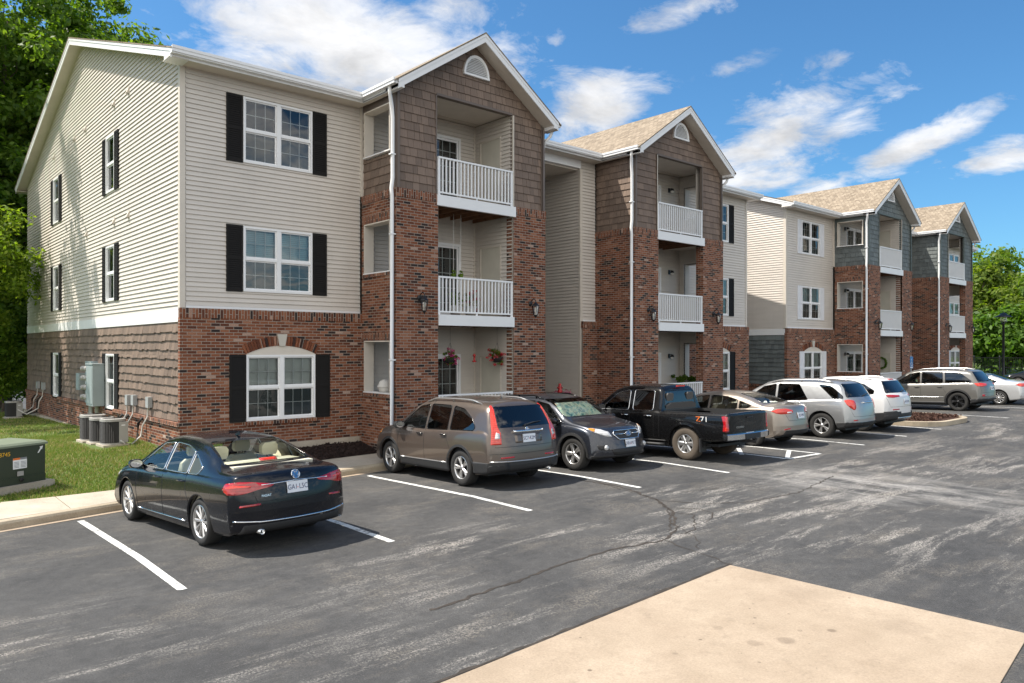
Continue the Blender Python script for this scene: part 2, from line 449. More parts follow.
M['leafyellow'] = mat_leaf('leaf_yellow', [(0.085, 0.14, 0.016), (0.15, 0.215, 0.03), (0.23, 0.275, 0.05)])
M['petalpink'] = mat_leaf('petal_pink', [(0.35, 0.02, 0.12), (0.55, 0.05, 0.22), (0.75, 0.25, 0.42)], 0.25)
M['petalred'] = mat_leaf('petal_red', [(0.35, 0.01, 0.02), (0.55, 0.02, 0.04), (0.75, 0.30, 0.30)], 0.25)
M['acdark'] = simple('condenser_coil', (0.05, 0.048, 0.045), 0.6)
M['acgrey'] = simple('condenser_panel', (0.36, 0.345, 0.325), 0.5)
M['meter'] = simple('meter_grey', (0.30, 0.345, 0.35), 0.45)
M['conduit'] = simple('conduit_grey', (0.34, 0.35, 0.35), 0.5)
M['hosewhite'] = simple('white_hose', (0.62, 0.60, 0.56), 0.6)
M['rubber'] = simple('black_rubber', (0.018, 0.017, 0.016), 0.8)
M['transgreen'] = simple('transformer_green', (0.028, 0.040, 0.024), 0.45)
M['transtop'] = simple('transformer_lid', (0.17, 0.20, 0.14), 0.5)
M['yellow'] = simple('yellow_decal', (0.75, 0.42, 0.02), 0.5)
M['orange'] = simple('orange_decal', (0.75, 0.17, 0.02), 0.5)
M['paper'] = simple('white_decal', (0.78, 0.78, 0.78), 0.5)
M['greytext'] = simple('grey_print', (0.22, 0.23, 0.25), 0.6)
M['blue'] = simple('blue_sign', (0.03, 0.16, 0.42), 0.4)
M['red'] = simple('red_paint', (0.42, 0.02, 0.018), 0.4)
# ------------------------------------------------------------------ wall surfaces
def clip_poly(pts, planes):
    """pts: (u,z) polygon, planes: (a,b,c) keep a*u+b*z<=c"""
    for a, b, c in planes:
        out = []
        for i in range(len(pts)):
            p, q = pts[i], pts[(i + 1) % len(pts)]
            dp, dq = a * p[0] + b * p[1] - c, a * q[0] + b * q[1] - c
            if dp <= 1e-9: out.append(p)
            if (dp < 0 < dq) or (dq < 0 < dp):
                t = dp / (dp - dq)
                out.append((p[0] + (q[0] - p[0]) * t, p[1] + (q[1] - p[1]) * t))
        pts = out
        if len(pts) < 3: return []
    return pts

def free_spans(u0, u1, zm, holes):
    sp = [(u0, u1)]
    for a, b, c, d in holes:
        if c <= zm <= d:
            ns = []
            for s, e in sp:
                if b <= s or a >= e: ns.append((s, e)); continue
                if a > s: ns.append((s, a))
                if b < e: ns.append((b, e))
            sp = ns
    return sp

def lap_wall(mb, fr, u0, u1, z0, z1, holes=(), planes=(), course=0.105, lip=0.027, m=0):
    zs = [z0 + k * course for k in range(int((z1 - z0) / course) + 1)] + [z1]
    for h in holes: zs += [h[2], h[3]]
    zs = sorted(z for z in set(round(z, 4) for z in zs) if z0 <= z <= z1)
    for za, zb in zip(zs[:-1], zs[1:]):
        if zb - za < 1e-3: continue
        k = math.floor((za - z0) / course + 1e-3)
        base = z0 + k * course
        W = lambda z: lip * (1 - min(1, (z - base) / course))
        for s, e in free_spans(u0, u1, (za + zb) / 2, holes):
            pl = clip_poly([(s, za), (e, za), (e, zb), (s, zb)], planes)
            if not pl: continue
            mb.face([fr.P(u, z, W(z)) for u, z in pl], m, [(u, z) for u, z in pl])
            if abs(za - base) < 1e-3:
                lo = [u for u, z in pl if abs(z - za) < 1e-4]
                if len(lo) >= 2:
                    a, b = min(lo), max(lo)
                    mb.face([fr.P(a, za, 0), fr.P(b, za, 0), fr.P(b, za, lip), fr.P(a, za, lip)], m, [(a, za)] * 4)

def shake_wall(mb, fr, u0, u1, z0, z1, holes=(), planes=(), course=0.205, lip=0.026, stagger=0.004, m=0, rnd=None):
    rnd = rnd or random
    # backing sheet
    zs = sorted(set([z0, z1] + [z for h in holes for z in (h[2], h[3]) if z0 < z < z1]))
    for za, zb in zip(zs[:-1], zs[1:]):
        for s, e in free_spans(u0, u1, (za + zb) / 2, holes):
            pl = clip_poly([(s, za), (e, za), (e, zb), (s, zb)], planes)
            if pl: mb.face([fr.P(u, z, -0.004) for u, z in pl], m, [(u, z) for u, z in pl])
    k = 0
    while z0 + k * course < z1 - 0.01:
        base = z0 + k * course; top = min(z1, base + course)
        cuts = sorted(set([base, top] + [z for h in holes for z in (h[2], h[3]) if base < z < top]))
        for za, zb in zip(cuts[:-1], cuts[1:]):
            for s, e in free_spans(u0, u1, (za + zb) / 2, holes):
                u = s
                while u < e - 0.01:
                    wd = rnd.uniform(0.12, 0.27); ue = min(e, u + wd)
                    if e - ue < 0.06: ue = e
                    bo = -rnd.random() * stagger if (abs(za - base) < 1e-4 and k > 0) else 0.0
                    off = rnd.uniform(-0.003, 0.003)
                    def W(z): return max(0.002, lip * (1 - (z - base) / course) + off)
                    pl = clip_poly([(u + 0.004, za + bo), (ue - 0.004, za + bo), (ue - 0.004, zb), (u + 0.004, zb)], planes)
                    if pl:
                        du, dz = rnd.uniform(0, 9), rnd.uniform(0, 9)
                        n = len(mb.v)
                        mb.face([fr.P(a, z, W(z)) for a, z in pl], m, [(a + du, z + dz) for a, z in pl])
                        lo = [a for a, z in pl if abs(z - za - bo) < 1e-4]
                        if len(lo) >= 2:
                            a, b = min(lo), max(lo); z = za + bo
                            mb.face([fr.P(a, z, 0), fr.P(b, z, 0), fr.P(b, z, W(z)), fr.P(a, z, W(z))], m, [(a + du, z + dz)] * 4)
                            mb.face([fr.P(a, z, 0), fr.P(a, z, W(z)), fr.P(a, zb, W(zb)), fr.P(a, zb, 0)], m, [(a + du, z + dz)] * 4)
                    u = ue
        k += 1

def flat_wall(mb, fr, u0, u1, z0, z1, holes=(), m=0, w=0.0, depth=0.0, swap=False, planes=()):
    zs = sorted(set([z0, z1] + [z for h in holes for z in (h[2], h[3]) if z0 < z < z1]))
    for za, zb in zip(zs[:-1], zs[1:]):
        for s, e in free_spans(u0, u1, (za + zb) / 2, holes):
            pl = clip_poly([(s, za), (e, za), (e, zb), (s, zb)], planes)
            if pl: mb.face([fr.P(u, z, w) for u, z in pl], m, [(z, u) if swap else (u, z) for u, z in pl])
    if depth:
        for a, b, c, d in holes:
            P = fr.P
            mb.face([P(a, c, w), P(a, c, w - depth), P(a, d, w - depth), P(a, d, w)], m, [(0, c), (depth, c), (depth, d), (0, d)])
            mb.face([P(b, c, w - depth), P(b, c, w), P(b, d, w), P(b, d, w - depth)], m, [(depth, c), (0, c), (0, d), (depth, d)])
            mb.face([P(a, c, w), P(b, c, w), P(b, c, w - depth), P(a, c, w - depth)], m, [(a, 0), (b, 0), (b, depth), (a, depth)])
            mb.face([P(a, d, w - depth), P(b, d, w - depth), P(b, d, w), P(a, d, w)], m, [(a, depth), (b, depth), (b, 0), (a, 0)])

def window(root, fr, u0, u1, z0, z1, units=2, up='blind', w=0.0, part='window', grid=(3, 2), low='screen', single=False):
    """double-hung window(s): frame mesh with pane, blind children"""
    f = MB(); fw = 0.045
    for a, b in ((u0, u0 + fw), (u1 - fw, u1)): f.fbox(fr, a, b, z0, z1, w - 0.10, w + 0.03)
    for a, b in ((z0, z0 + fw + 0.01), (z1 - fw, z1)): f.fbox(fr, u0 + fw, u1 - fw, a, b, w - 0.10, w + 0.028)
    wid = (u1 - u0) / units
    pane = MB(); bl = MB(); zm = (z0 + z1) / 2
    for k in range(units):
        a = u0 + k * wid; b = a + wid
        if k > 0: f.fbox(fr, a - 0.05, a + 0.05, z0 + fw + .01, z1 - fw, w - 0.09, w + 0.024)
        ia = a + (fw if k == 0 else 0.05); ib = b - (fw if k == units - 1 else 0.05)
        lo, hi = z0 + fw + 0.01, z1 - fw
        f.fbox(fr, ia, ib, zm - 0.025, zm + 0.03, w - 0.08, w + 0.012)
        for s0, s1, dw in ((lo, zm - 0.025, -0.035), (zm + 0.03, hi, -0.015)):
            sf = 0.03   # sash stiles
            for x0, x1, y0, y1 in ((ia, ia + sf, s0, s1), (ib - sf, ib, s0, s1), (ia + sf, ib - sf, s0, s0 + sf), (ia + sf, ib - sf, s1 - sf, s1)):
                f.fbox(fr, x0, x1, y0, y1, w - 0.07, w + dw + 0.012)
            gx, gz = grid
            for i in range(1, gx):
                x = ia + sf + (ib - ia - 2 * sf) * i / gx
                f.fbox(fr, x - 0.008, x + 0.008, s0 + sf, s1 - sf, w + dw - 0.03, w + dw - 0.014, m=1)
            for i in range(1, gz):
                z = s0 + sf + (s1 - s0 - 2 * sf) * i / gz
                f.fbox(fr, ia + sf, ib - sf, z - 0.008, z + 0.008, w + dw - 0.029, w + dw - 0.0145, m=1)
            pane.face([fr.P(x, z, w + dw) for x, z in ((ia, s0), (ib, s0), (ib, s1), (ia, s1))])
        # blinds: slats as ribs
        bz = lo if up == 'full' else zm - 0.02
        if up != 'none':
            z = bz
            while z < hi - 0.02:
                bl.face([fr.P(ia, z, w - 0.105), fr.P(ib, z, w - 0.105), fr.P(ib, z + 0.046, w - 0.13), fr.P(ia, z + 0.046, w - 0.13)])
                z += 0.045
        if low == 'screen' and up != 'full':
            bl.face([fr.P(x, z, w - 0.085) for x, z in ((ia, lo), (ib, lo), (ib, zm), (ia, zm))], 1)
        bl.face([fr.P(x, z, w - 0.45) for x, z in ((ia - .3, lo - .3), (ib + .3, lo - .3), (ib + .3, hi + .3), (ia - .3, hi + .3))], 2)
    wo = f.build(part, [M['white'], M['paper']], root)
    pane.build('pane', M['glass'], wo)
    bl.build('blind', [M['blindblue'] if up == 'blue' else M['blind'], M['screen'], M['dark']], wo)
    return wo

def shutter(root, fr, u0, u1, z0, z1, mat, w=0.0):
    f = MB(); st = 0.045
    f.fbox(fr, u0, u1, z0, z1, w, w + 0.014)
    f.fbox(fr, u0, u0 + st, z0, z1, w + 0.014, w + 0.036); f.fbox(fr, u1 - st, u1, z0, z1, w + 0.014, w + 0.036)
    zm = z0 + (z1 - z0) * 0.5
    for a, b in ((z0, z0 + 0.07), (zm - 0.03, zm + 0.03), (z1 - 0.06, z1)): f.fbox(fr, u0 + st, u1 - st, a, b, w + 0.014, w + 0.034)
    for s, e in ((z0 + 0.07, zm - 0.03), (zm + 0.03, z1 - 0.06)):
        n = int((e - s) / 0.045)
        for i in range(n):
            z = s + (e - s) * i / n; h = (e - s) / n
            f.face([fr.P(u0 + st, z, w + 0.031), fr.P(u1 - st, z, w + 0.031), fr.P(u1 - st, z + h, w + 0.016), fr.P(u0 + st, z + h, w + 0.016)])
            f.face([fr.P(u0 + st, z, w + 0.014), fr.P(u1 - st, z, w + 0.014), fr.P(u1 - st, z, w + 0.031), fr.P(u0 + st, z, w + 0.031)])
    return f.build('shutter', mat, root)

L_, DP = 22.5, 17.8
ZB, ZW = 3.57, 8.84
RS = 0.327
def roof_z(y): return 9.0 + RS * (min(y, DP - y) + 0.45)

def apartment(loc, pal, label, vents):
    rnd = random.Random(11)
    root = tag(empty('apartment_building', loc), label, 'apartment building', 'apartment buildings along the lot')
    shake, trimc, shut = M[pal['shake']], M[pal['trim']], M[pal['shutter']]
    F = Fr((0, 0, 0), (1, 0, 0), (0, -1, 0))          # front
    LG = Fr((0, DP, 0), (0, -1, 0), (-1, 0, 0))       # left gable: u = DP - y
    RG = Fr((L_, 0, 0), (0, 1, 0), (1, 0, 0))         # right gable
    BK = Fr((L_, DP, 0), (-1, 0, 0), (0, 1, 0))
    sid = MB(); brk = MB(); shk = MB(); trm = MB(); btr = MB(); rf = MB()
    BW = 4.93; B1, B2 = 4.39, 13.25
    # ---- front wall panels
    wh3, wh2, wh1 = (1.36, 3.06, 6.93, 8.43), (1.36, 3.06, 3.99, 5.48), (1.40, 3.10, 1.03, 2.54)
    def mir(h): return (L_ - h[1], L_ - h[0], h[2], h[3])
    ZS = ZB + 0.06
    for (a, b, hs) in ((0.10, B1, (wh3, wh2)), (B2 + BW, L_ - 0.10, (mir(wh3), mir(wh2))), (B1 + BW, 10.1, ()), (12.55, B2, ())):
        lap_wall(sid, F, a, b, ZS, ZW, hs)
        trm.fbox(F, a, b, ZB + 0.002, ZS, 0.0, 0.022)
    for (a, b, hs) in ((-0.05, B1, (wh1,)), (B2 + BW, L_ + 0.05, (mir(wh1),)), (B1 + BW, 10.1, ()), (12.55, B2, ())):
        flat_wall(brk, F, a, b, -0.4, 3.36, hs, w=0.10, depth=0.16)
        brk.fbox(F, a, b, 3.36, ZB, 0.0, 0.112, swap=True)
    for a, b in ((-0.05, 0.06), (L_ - 0.06, L_ + 0.05)): brk.fbox(F, a + .001, b - .001, -0.4, 3.36, -0.03, 0.097)
    # segmental arches: brick ring, infill, keystone
    for h in (wh1, mir(wh1)):
        cu = (h[0] + h[1]) / 2; hw = (h[1] - h[0]) / 2 + 0.02; rise = 0.20
        rad = (hw * hw + rise * rise) / (2 * rise); zc = h[3] + 0.015 + rise - rad; th = math.asin(hw / rad)
        N = 28; arc = MB()
        for i in range(N):
            t0, t1 = -th + 2 * th * i / N, -th + 2 * th * (i + 1) / N
            g = 0.12 * (t1 - t0)
            pts = [(cu + r * math.sin(t), zc + r * math.cos(t)) for r, t in ((rad, t0 + g), (rad, t1 - g), (rad + 0.22, t1 - g), (rad + 0.22, t0 + g))]
            sh = rnd.uniform(0, 30)
            brk.face([F.P(u, z, 0.125) for u, z in pts], 0, [(sh + 0.01, .01), (sh + .06, .01), (sh + .06, .055), (sh + .01, .055)])
            for k in range(4):
                p, q = pts[k], pts[(k + 1) % 4]
                brk.face([F.P(p[0], p[1], 0.125), F.P(p[0], p[1], 0.09), F.P(q[0], q[1], 0.09), F.P(q[0], q[1], 0.125)], 0, [(sh, .01)] * 4)
            arc.face([F.P(cu + rad * math.sin(t), (zc + rad * math.cos(t)) if j else h[3] - 0.01, 0.106) for t, j in ((t0, 0), (t1, 0), (t1, 1), (t0, 1))])
        con = MB()
        con.face([F.P(cu + a, b, 0.15) for a, b in ((-0.07, zc + rad - 0.01), (0.07, zc + rad - 0.01), (0.12, zc + rad + 0.27), (-0.12, zc + rad + 0.27))])
        for (a, b), (c, d) in (((-0.07, zc + rad - 0.01), (-0.12, zc + rad + 0.27)), ((0.07, zc + rad - 0.01), (0.12, zc + rad + 0.27)), ((-0.12, zc + rad + 0.27), (0.12, zc + rad + 0.27)), ((-0.07, zc + rad - 0.01), (0.07, zc + rad - 0.01))):
            con.face([F.P(cu + a, b, 0.15), F.P(cu + c, d, 0.15), F.P(cu + c, d, 0.08), F.P(cu + a, b, 0.08)])
        con.build('keystone', M['keystone'], root); arc.build('arch_panel', M['soffit'], root)
        brk.fbox(F, h[0] - 0.05, h[1] + 0.05, h[2] - 0.09, h[2] - 0.005, 0.0, 0.15, swap=True)   # rowlock sill
    # windows, shutters
    for h, up, w in ((wh3, 'none', 0.02), (wh2, 'blue', 0.02), (wh1, 'blind', 0.09)):
        for hh in (h, mir(h)):
            window(root, F, hh[0], hh[1], hh[2], hh[3], 2, up, w)
            shutter(root, F, hh[0] - 0.385, hh[0] - 0.015, hh[2] - 0.01, hh[3] + 0.01, shut, w - 0.005 + (0.015 if w > .05 else 0))
            shutter(root, F, hh[1] + 0.015, hh[1] + 0.385, hh[2] - 0.01, hh[3] + 0.01, shut, w - 0.005 + (0.015 if w > .05 else 0))
    # ---- corner posts
    for X in (0.0, L_):
        sgn = -1 if X == 0 else 1
        trm.box(min(X + sgn * 0.03, X - sgn * 0.09), max(X + sgn * 0.03, X - sgn * 0.09), -0.03, 0.09, ZB, ZW, 1)
    # ---- left gable
    pl = [(0, 0, 0)]
    # z <= roof_z - .2 ; u = DP - y
    gpl = [(RS, 1, 9.0 + RS * (DP + 0.45) - 0.2), (-RS, 1, 9.0 + RS * 0.45 - 0.2)]
    gw = []
    for (ya, yb) in ((5.13, 5.98), (12.0, 12.85)):
        for (z0, z1) in ((6.93, 8.45), (3.97, 5.47)): gw.append((DP - yb, DP - ya, z0, z1))
    g0 = [(DP - yb, DP - ya, 1.05, 2.54) for ya, yb in ((5.13, 5.98), (12.0, 12.85))]
    lap_wall(sid, LG, 0.0, DP - 0.09, 3.53, 12.2, gw, gpl)
    trm.fbox(LG, 0.0, DP + 0.03, 3.27, 3.53, 0, 0.03)
    shake_wall(shk, LG, 0.0, DP - 0.02, 1.10, 3.27, g0, course=0.197, lip=0.034, stagger=0.03, rnd=rnd)
    flat_wall(brk, LG, -0.1, DP + 0.09, -0.8, 1.0, w=0.048)
    for (a, b) in ((0, 4.9), (5.8, 11.77), (12.72, DP)):
        brk.fbox(LG, a, b + (.08 if b == DP else 0), 1.0, 1.085, -0.02, 0.10, swap=True)
    for (a, b) in ((4.9, 5.8), (11.77, 12.72)): brk.fbox(LG, a, b, 0.93, 1.0, 0.03, 0.09, swap=True)
    for h in gw + g0:
        w = 0.02
        window(root, LG, h[0], h[1], h[2], h[3], 1, 'blind' if h[2] > 2 else 'none', w, grid=(1, 1), low='screen')
        shutter(root, LG, h[0] - 0.36, h[0] - 0.012, h[2] - 0.01, h[3] + 0.01, shut, w); shutter(root, LG, h[1] + 0.012, h[1] + 0.36, h[2] - 0.01, h[3] + 0.01, shut, w)
    for (y, z) in vents:
        v = MB(); u = DP - y
        v.fbox(LG, u - 0.075, u + 0.075, z - 0.10, z + 0.10, 0.0, 0.028)
        v.face([LG.P(u - 0.055, z - 0.08, 0.09), LG.P(u + 0.055, z - 0.08, 0.09), LG.P(u + 0.055, z + 0.07, 0.03), LG.P(u - 0.055, z + 0.07, 0.03)])
        for s in (-0.055, 0.055): v.face([LG.P(u + s, z - 0.08, 0.03), LG.P(u + s, z - 0.08, 0.09), LG.P(u + s, z + 0.07, 0.03)])
        v.build('dryer_vent', M['soffit'], root)
    # ---- right gable and back (plain siding)
    lap_wall(sid, RG, 0.09, DP, 3.53, 12.2, (), [(RS, 1, 9.0 + RS * (DP + 0.45) - 0.2), (-RS, 1, 9.0 + RS * 0.45 - 0.2)])
    trm.fbox(RG, 0.0, DP, 3.27, 3.53, 0, 0.03)
    shake_wall(shk, RG, 0.0, DP, -0.4, 3.27, course=0.197, lip=0.03, stagger=0.02, rnd=rnd)
    lap_wall(sid, BK, 0, L_, -0.4, ZW)
    # ---- breezeway
    BL = Fr((12.55, 0, 0), (0, 1, 0), (-1, 0, 0)); BR = Fr((10.1, 0, 0), (0, 1, 0), (1, 0, 0))
    lap_wall(sid, BL, 0.0, 8.0, 0.3, 8.55); lap_wall(sid, BR, 0.0, 8.0, 0.3, 8.55)
    trm.box(12.52, 12.64, -0.025, 0.06, 0.3, 8.55, 1)
    lap_wall(sid, Fr((0, 8.0, 0), (1, 0, 0), (0, -1, 0)), 10.1, 12.55, 0.3, 8.55)
    trm.box(10.1, 12.55, -0.03, 0.1, 8.55, ZW + 0.02)
    bc = MB(); bc.box(10.1, 12.55, 0.1, 8.0, 8.5, 8.56); bc.build('breezeway_ceiling', M['soffit'], root)
    for z in (3.3, 6.3):
        bc = MB(); bc.box(10.1, 12.55, 3.2, 8.0, z, z + 0.2); bc.build('landing', M['walk'], root)
    bc = MB(); bc.box(10.1, 12.55, -0.3, 8.0, 0.1, 0.46); bc.build('breezeway_floor', M['walk'], root)
    # ---- main roof
    yr = DP / 2; zr = roof_z(yr)
    sl = math.hypot(1, RS)
    for s in (0, 1):
        y0 = -0.56 if s == 0 else DP + 0.56
        z0 = 9.0 + RS * (-0.11)
        segs = [(-0.37, B1 - .15), (B1 - .15, B1 + BW + .15), (B1 + BW + .15, B2 - .15), (B2 - .15, B2 + BW + .15), (B2 + BW + .15, L_ + 0.37)] if s == 0 else [(-0.37, L_ + .37)]
        for q, (xa, xb) in enumerate(segs):
            yy = -0.22 if q in (1, 3) else y0; zz = 9.0 + RS * (yy + 0.45) if s == 0 else z0
            a, b, c, d = (xa, yy, zz), (xb, yy, zz), (xb, yr, zr), (xa, yr, zr)
            l0 = abs(yy - y0) * sl; ln = abs(yr - y0) * sl
            uvq = [(xa, l0), (xb, l0), (xb, ln), (xa, ln)]
            rf.face([a, b, c, d], 0, uvq)
            rf.face([(p[0], p[1], p[2] - 0.035) for p in (a, b, c, d)], 0, uvq)
            for p, q2 in ((a, b), (b, c), (d, a)):
                rf.face([p, q2, (q2[0], q2[1], q2[2] - 0.035), (p[0], p[1], p[2] - 0.035)], 0, [(0, 0), (1, 0), (1, .03), (0, .03)])
    # rake boards and soffits at both ends
    def rake(x0, x1, ya, za, yb, zb, dz0, dz1, mb, m=0):
        P = [(x0, ya, za - dz0), (x1, ya, za - dz0), (x1, yb, zb - dz0), (x0, yb, zb - dz0)]
        Q = [(p[0], p[1], p[2] - (dz1 - dz0)) for p in P]
        mb.face(P, m); mb.face(Q, m)
        for i in range(4): mb.face([P[i], P[(i + 1) % 4], Q[(i + 1) % 4], Q[i]], m)
    for (xo, xi) in ((-0.35, 0.02), (L_ + 0.35, L_ - 0.02)):
        sg = -1 if xo < 0 else 1
        sof = MB()
        for (ya, yb) in ((-0.46, yr), (DP + 0.46, yr)):
            za = 9.0 + RS * (-0.01)
            rake(xo, xo - sg * 0.025, ya, za, yb, zr, 0.04, 0.225, trm)
            rake(xo + sg * 0.012, xo - sg * 0.02, ya, za, yb, zr, 0.037, 0.10, trm)
            rake(xo - sg * 0.025, xi, ya, za, yb, zr, 0.19, 0.205, sof)
        sof.build('soffit', M['soffit'], root)
        trm.box(min(xo, xi) + .003, max(xo, xi) - .003, -0.44, -0.01, 8.787, 8.93)
    # eaves front/back
    def eave(x0, x1):
        gut = MB()
        sa = x0 - .27 if x0 > 0 else x0; sb = x1 + .27 if x1 < L_ else x1
        sof = MB(); sof.box(sa, sb, -0.43, 0.02, 8.80, 8.82); sof.build('soffit', M['soffit'], root)
        trm.box(x0 - (.1 if x0 > 0 else 0), x1 + (.1 if x1 < L_ else 0), -0.455, -0.43, 8.792, 8.99)
        gut.box(x0, x1, -0.575, -0.456, 8.872, 8.985)
        gut.box(x0, x1, -0.59, -0.575, 8.94, 9.0)
        gut.box(x0, x1, -0.548, -0.456, 8.845, 8.872)
        gut.build('gutter', M['white'], root)
    eave(-0.36, B1 - 0.28); eave(B1 + BW + 0.28, B2 - 0.28); eave(B2 + BW + 0.28, L_ + 0.36)
    sof = MB(); sof.box(-0.35, L_ + 0.35, DP, DP + 0.43, 8.80, 8.82); sof.build('soffit', M['soffit'], root); trm.box(-0.35, L_ + 0.35, DP + 0.43, DP + 0.46, 8.79, 8.99)
    # ---- bays
    for X0, mirr in ((B1, False), (B2, True)):
        s = -1 if mirr else 1
        Xa = X0 + BW if mirr else X0
        X = lambda b: Xa + s * b
        FB = Fr((Xa, -1.7, 0), (s, 0, 0), (0, -1, 0))
        SO = Fr((Xa, 0, 0), (0, 1, 0), (-s, 0, 0))            # outer side
        SI = Fr((X(BW), 0, 0), (0, 1, 0), (s, 0, 0))          # closet side
        SM = 0.673; pk = 10.78; half = BW / 2
        def top(b): return pk - SM * abs(b - half)
        gp = [(SM, 1, pk + SM * half - 0.2), (-SM, 1, pk - SM * half - 0.2)]
        # brick piers (front)
        for a, b in ((0.0, 1.22), (3.74, BW)):
            flat_wall(brk, FB, a, b, -0.3, 6.32, w=0.0)
            brk.fbox(FB, a, b, 6.32, 6.53, -0.02, 0.014, swap=True)
            trm.fbox(FB, a if a > 1 else b - 0.035, a + 0.035 if a > 1 else b, 6.54, 9.0, -0.14, -0.045, m=2)
            brk.fbox(FB, a if a > 1 else b - 0.03, a + 0.03 if a > 1 else b, 0.3, 6.53, -0.3, -0.004)
        # shake gable front
        SF = Fr((Xa, -1.62, 0), (s, 0, 0), (0, -1, 0))
        shake_wall(shk, SF, 0.11, BW - 0.11, 6.53, 10.7, [(1.22, 3.74, 6.5, 9.05)], gp, course=0.208, lip=0.024, stagger=0.003, rnd=rnd)
        for b in (0.0, BW - 0.12): trm.fbox(FB, b, b + 0.12, 6.53, top(b + (0.0 if b < 1 else 0.12)) - 0.22, -0.18, -0.04, m=2)
        trm.fbox(FB, 1.22, 3.74, 9.0, 9.06, -0.2, -0.05, m=2)
        # half-round gable vent
        vt = MB(); cu, cz, rr = half, 9.77, 0.42
        N = 16
        for i in range(N):
            t0, t1 = math.pi * i / N, math.pi * (i + 1) / N
            for r0, r1, w0 in ((rr - 0.06, rr, 0.0),):
                p = [(cu + r * math.cos(t), cz + r * 1.22 * math.sin(t)) for r, t in ((r0, t0), (r1, t0), (r1, t1), (r0, t1))]
                vt.face([FB.P(u, z, w0) for u, z in p])
                vt.face([FB.P(p[1][0], p[1][1], 0), FB.P(p[2][0], p[2][1], 0), FB.P(p[2][0], p[2][1], -0.08), FB.P(p[1][0], p[1][1], -0.08)])
                vt.face([FB.P(p[0][0], p[0][1], 0), FB.P(p[3][0], p[3][1], 0), FB.P(p[3][0], p[3][1], -0.05), FB.P(p[0][0], p[0][1], -0.05)])
        vt.fbox(FB, cu - rr, cu + rr, cz - 0.05, cz, -0.08, 0.01)
        z = cz
        while z < cz + rr * 1.2 - 0.06:
            hw = (rr - 0.05) * math.sqrt(max(0, 1 - ((z - cz) / (rr * 1.22)) ** 2))
            vt.face([FB.P(cu - hw, z, -0.012), FB.P(cu + hw, z, -0.012), FB.P(cu + hw * .97, z + 0.05, -0.05), FB.P(cu - hw * .97, z + 0.05, -0.05)])
            z += 0.042
        vt.build('gable_vent', M['white'], root)
        # side walls. outer side with openings, closet side blank
        o1, o2, o3 = (-1.42, -0.22, 1.58, 2.88), (-1.42, -0.22, 4.54, 5.80), (-1.42, -0.22, 7.46, 8.62)
        flat_wall(brk, SO, -1.7, -0.1, -0.3, 6.32, (o1, o2), w=0.0, depth=0.25)
        brk.fbox(SO, -1.69, -0.1, 6.32, 6.53, -0.02, 0.014, swap=True)
        for o in (o1, o2):
            brk.fbox(SO, -1.69, -0.1, o[3] + 0.005, o[3] + 0.2, -0.02, 0.012, swap=True)
            brk.fbox(SO, o[0] - 0.03, o[1] + 0.03, o[2] - 0.075, o[2], -0.2, 0.03, swap=True)
        for o in (o1, o2, o3):   # white liner and cap
            trm.fbox(SO, o[0] - 0.02, o[1] + 0.02, o[2], o[2] + 0.03, -0.24, 0.025)
            trm.fbox(SO, o[1] - 0.03, o[1], o[2] + 0.03, o[3], -0.26, 0.012, m=1)
            trm.fbox(SO, o[0], o[0] + 0.03, o[2] + 0.03, o[3], -0.26, 0.012, m=1)
            trm.fbox(SO, o[0] + 0.03, o[1] - 0.03, o[3] - 0.03, o[3], -0.26, 0.012, m=1)
        S2 = Fr((X(0.08), 0, 0), (0, 1, 0), (-s, 0, 0))
        shake_wall(shk, S2, -1.60, 0.0, 6.53, 8.62, [(-1.44, -0.2, 7.44, 8.62)], course=0.208, lip=0.024, stagger=0.003, rnd=rnd)
        trm.fbox(SO, -1.6, 0.0, 8.62, ZW, -0.2, -0.05, m=2)
        trm.fbox(SO, -0.075, -0.001, 6.54, 8.84, -0.11, -0.002, m=1)
        trm.fbox(SO, -1.70, -1.56, 6.53, 8.8, -0.1, -0.03, m=2)
        flat_wall(brk, SI, -1.7, 0.0, -0.3, 6.32, w=0.0)
        brk.fbox(SI, -1.69, 0.0, 6.32, 6.53, -0.02, 0.014, swap=True)
        S3 = Fr((X(BW - 0.08), 0, 0), (0, 1, 0), (s, 0, 0))
        shake_wall(shk, S3, -1.60, 0.0, 6.53, ZW, course=0.208, lip=0.024, stagger=0.003, rnd=rnd)
        trm.fbox(SI, -1.70, -1.56, 6.53, 8.8, -0.1, -0.03, m=2)
        # inside faces
        IB = Fr((Xa, 0.0, 0), (s, 0, 0), (0, -1, 0))
        dr = [(1.40, 3.22, zf, zf + 2.07) for zf in (0.46, 3.55, 6.53)]
        lap_wall(sid, IB, 0.28, 3.74, 0.46, 9.03, dr)
        CL = Fr((X(3.76), 0, 0), (0, 1, 0), (-s, 0, 0))
        cd = [(-1.16, -0.24, zf, zf + 2.02) for zf in (0.46, 3.53, 6.53)]
        lap_wall(sid, CL, -1.62, 0.0, 0.46, 9.03, cd)
        OI = Fr((X(0.27), 0, 0), (0, 1, 0), (s, 0, 0))
        lap_wall(sid, OI, -1.42, 0.0, 0.46, 9.03, (o1, o2, o3))
        PB = Fr((Xa, -1.41, 0), (s, 0, 0), (0, 1, 0))         # back of the front pier
        lap_wall(sid, PB, 0.27, 1.22, 0.46, 9.03)
        trm.fbox(IB, 3.70, 3.76, 0.46, 9.0, 0.0, 0.03, m=1)
        trm.fbox(CL, -1.68, -1.62, 0.46, 9.0, -0.01, 0.02, m=1)
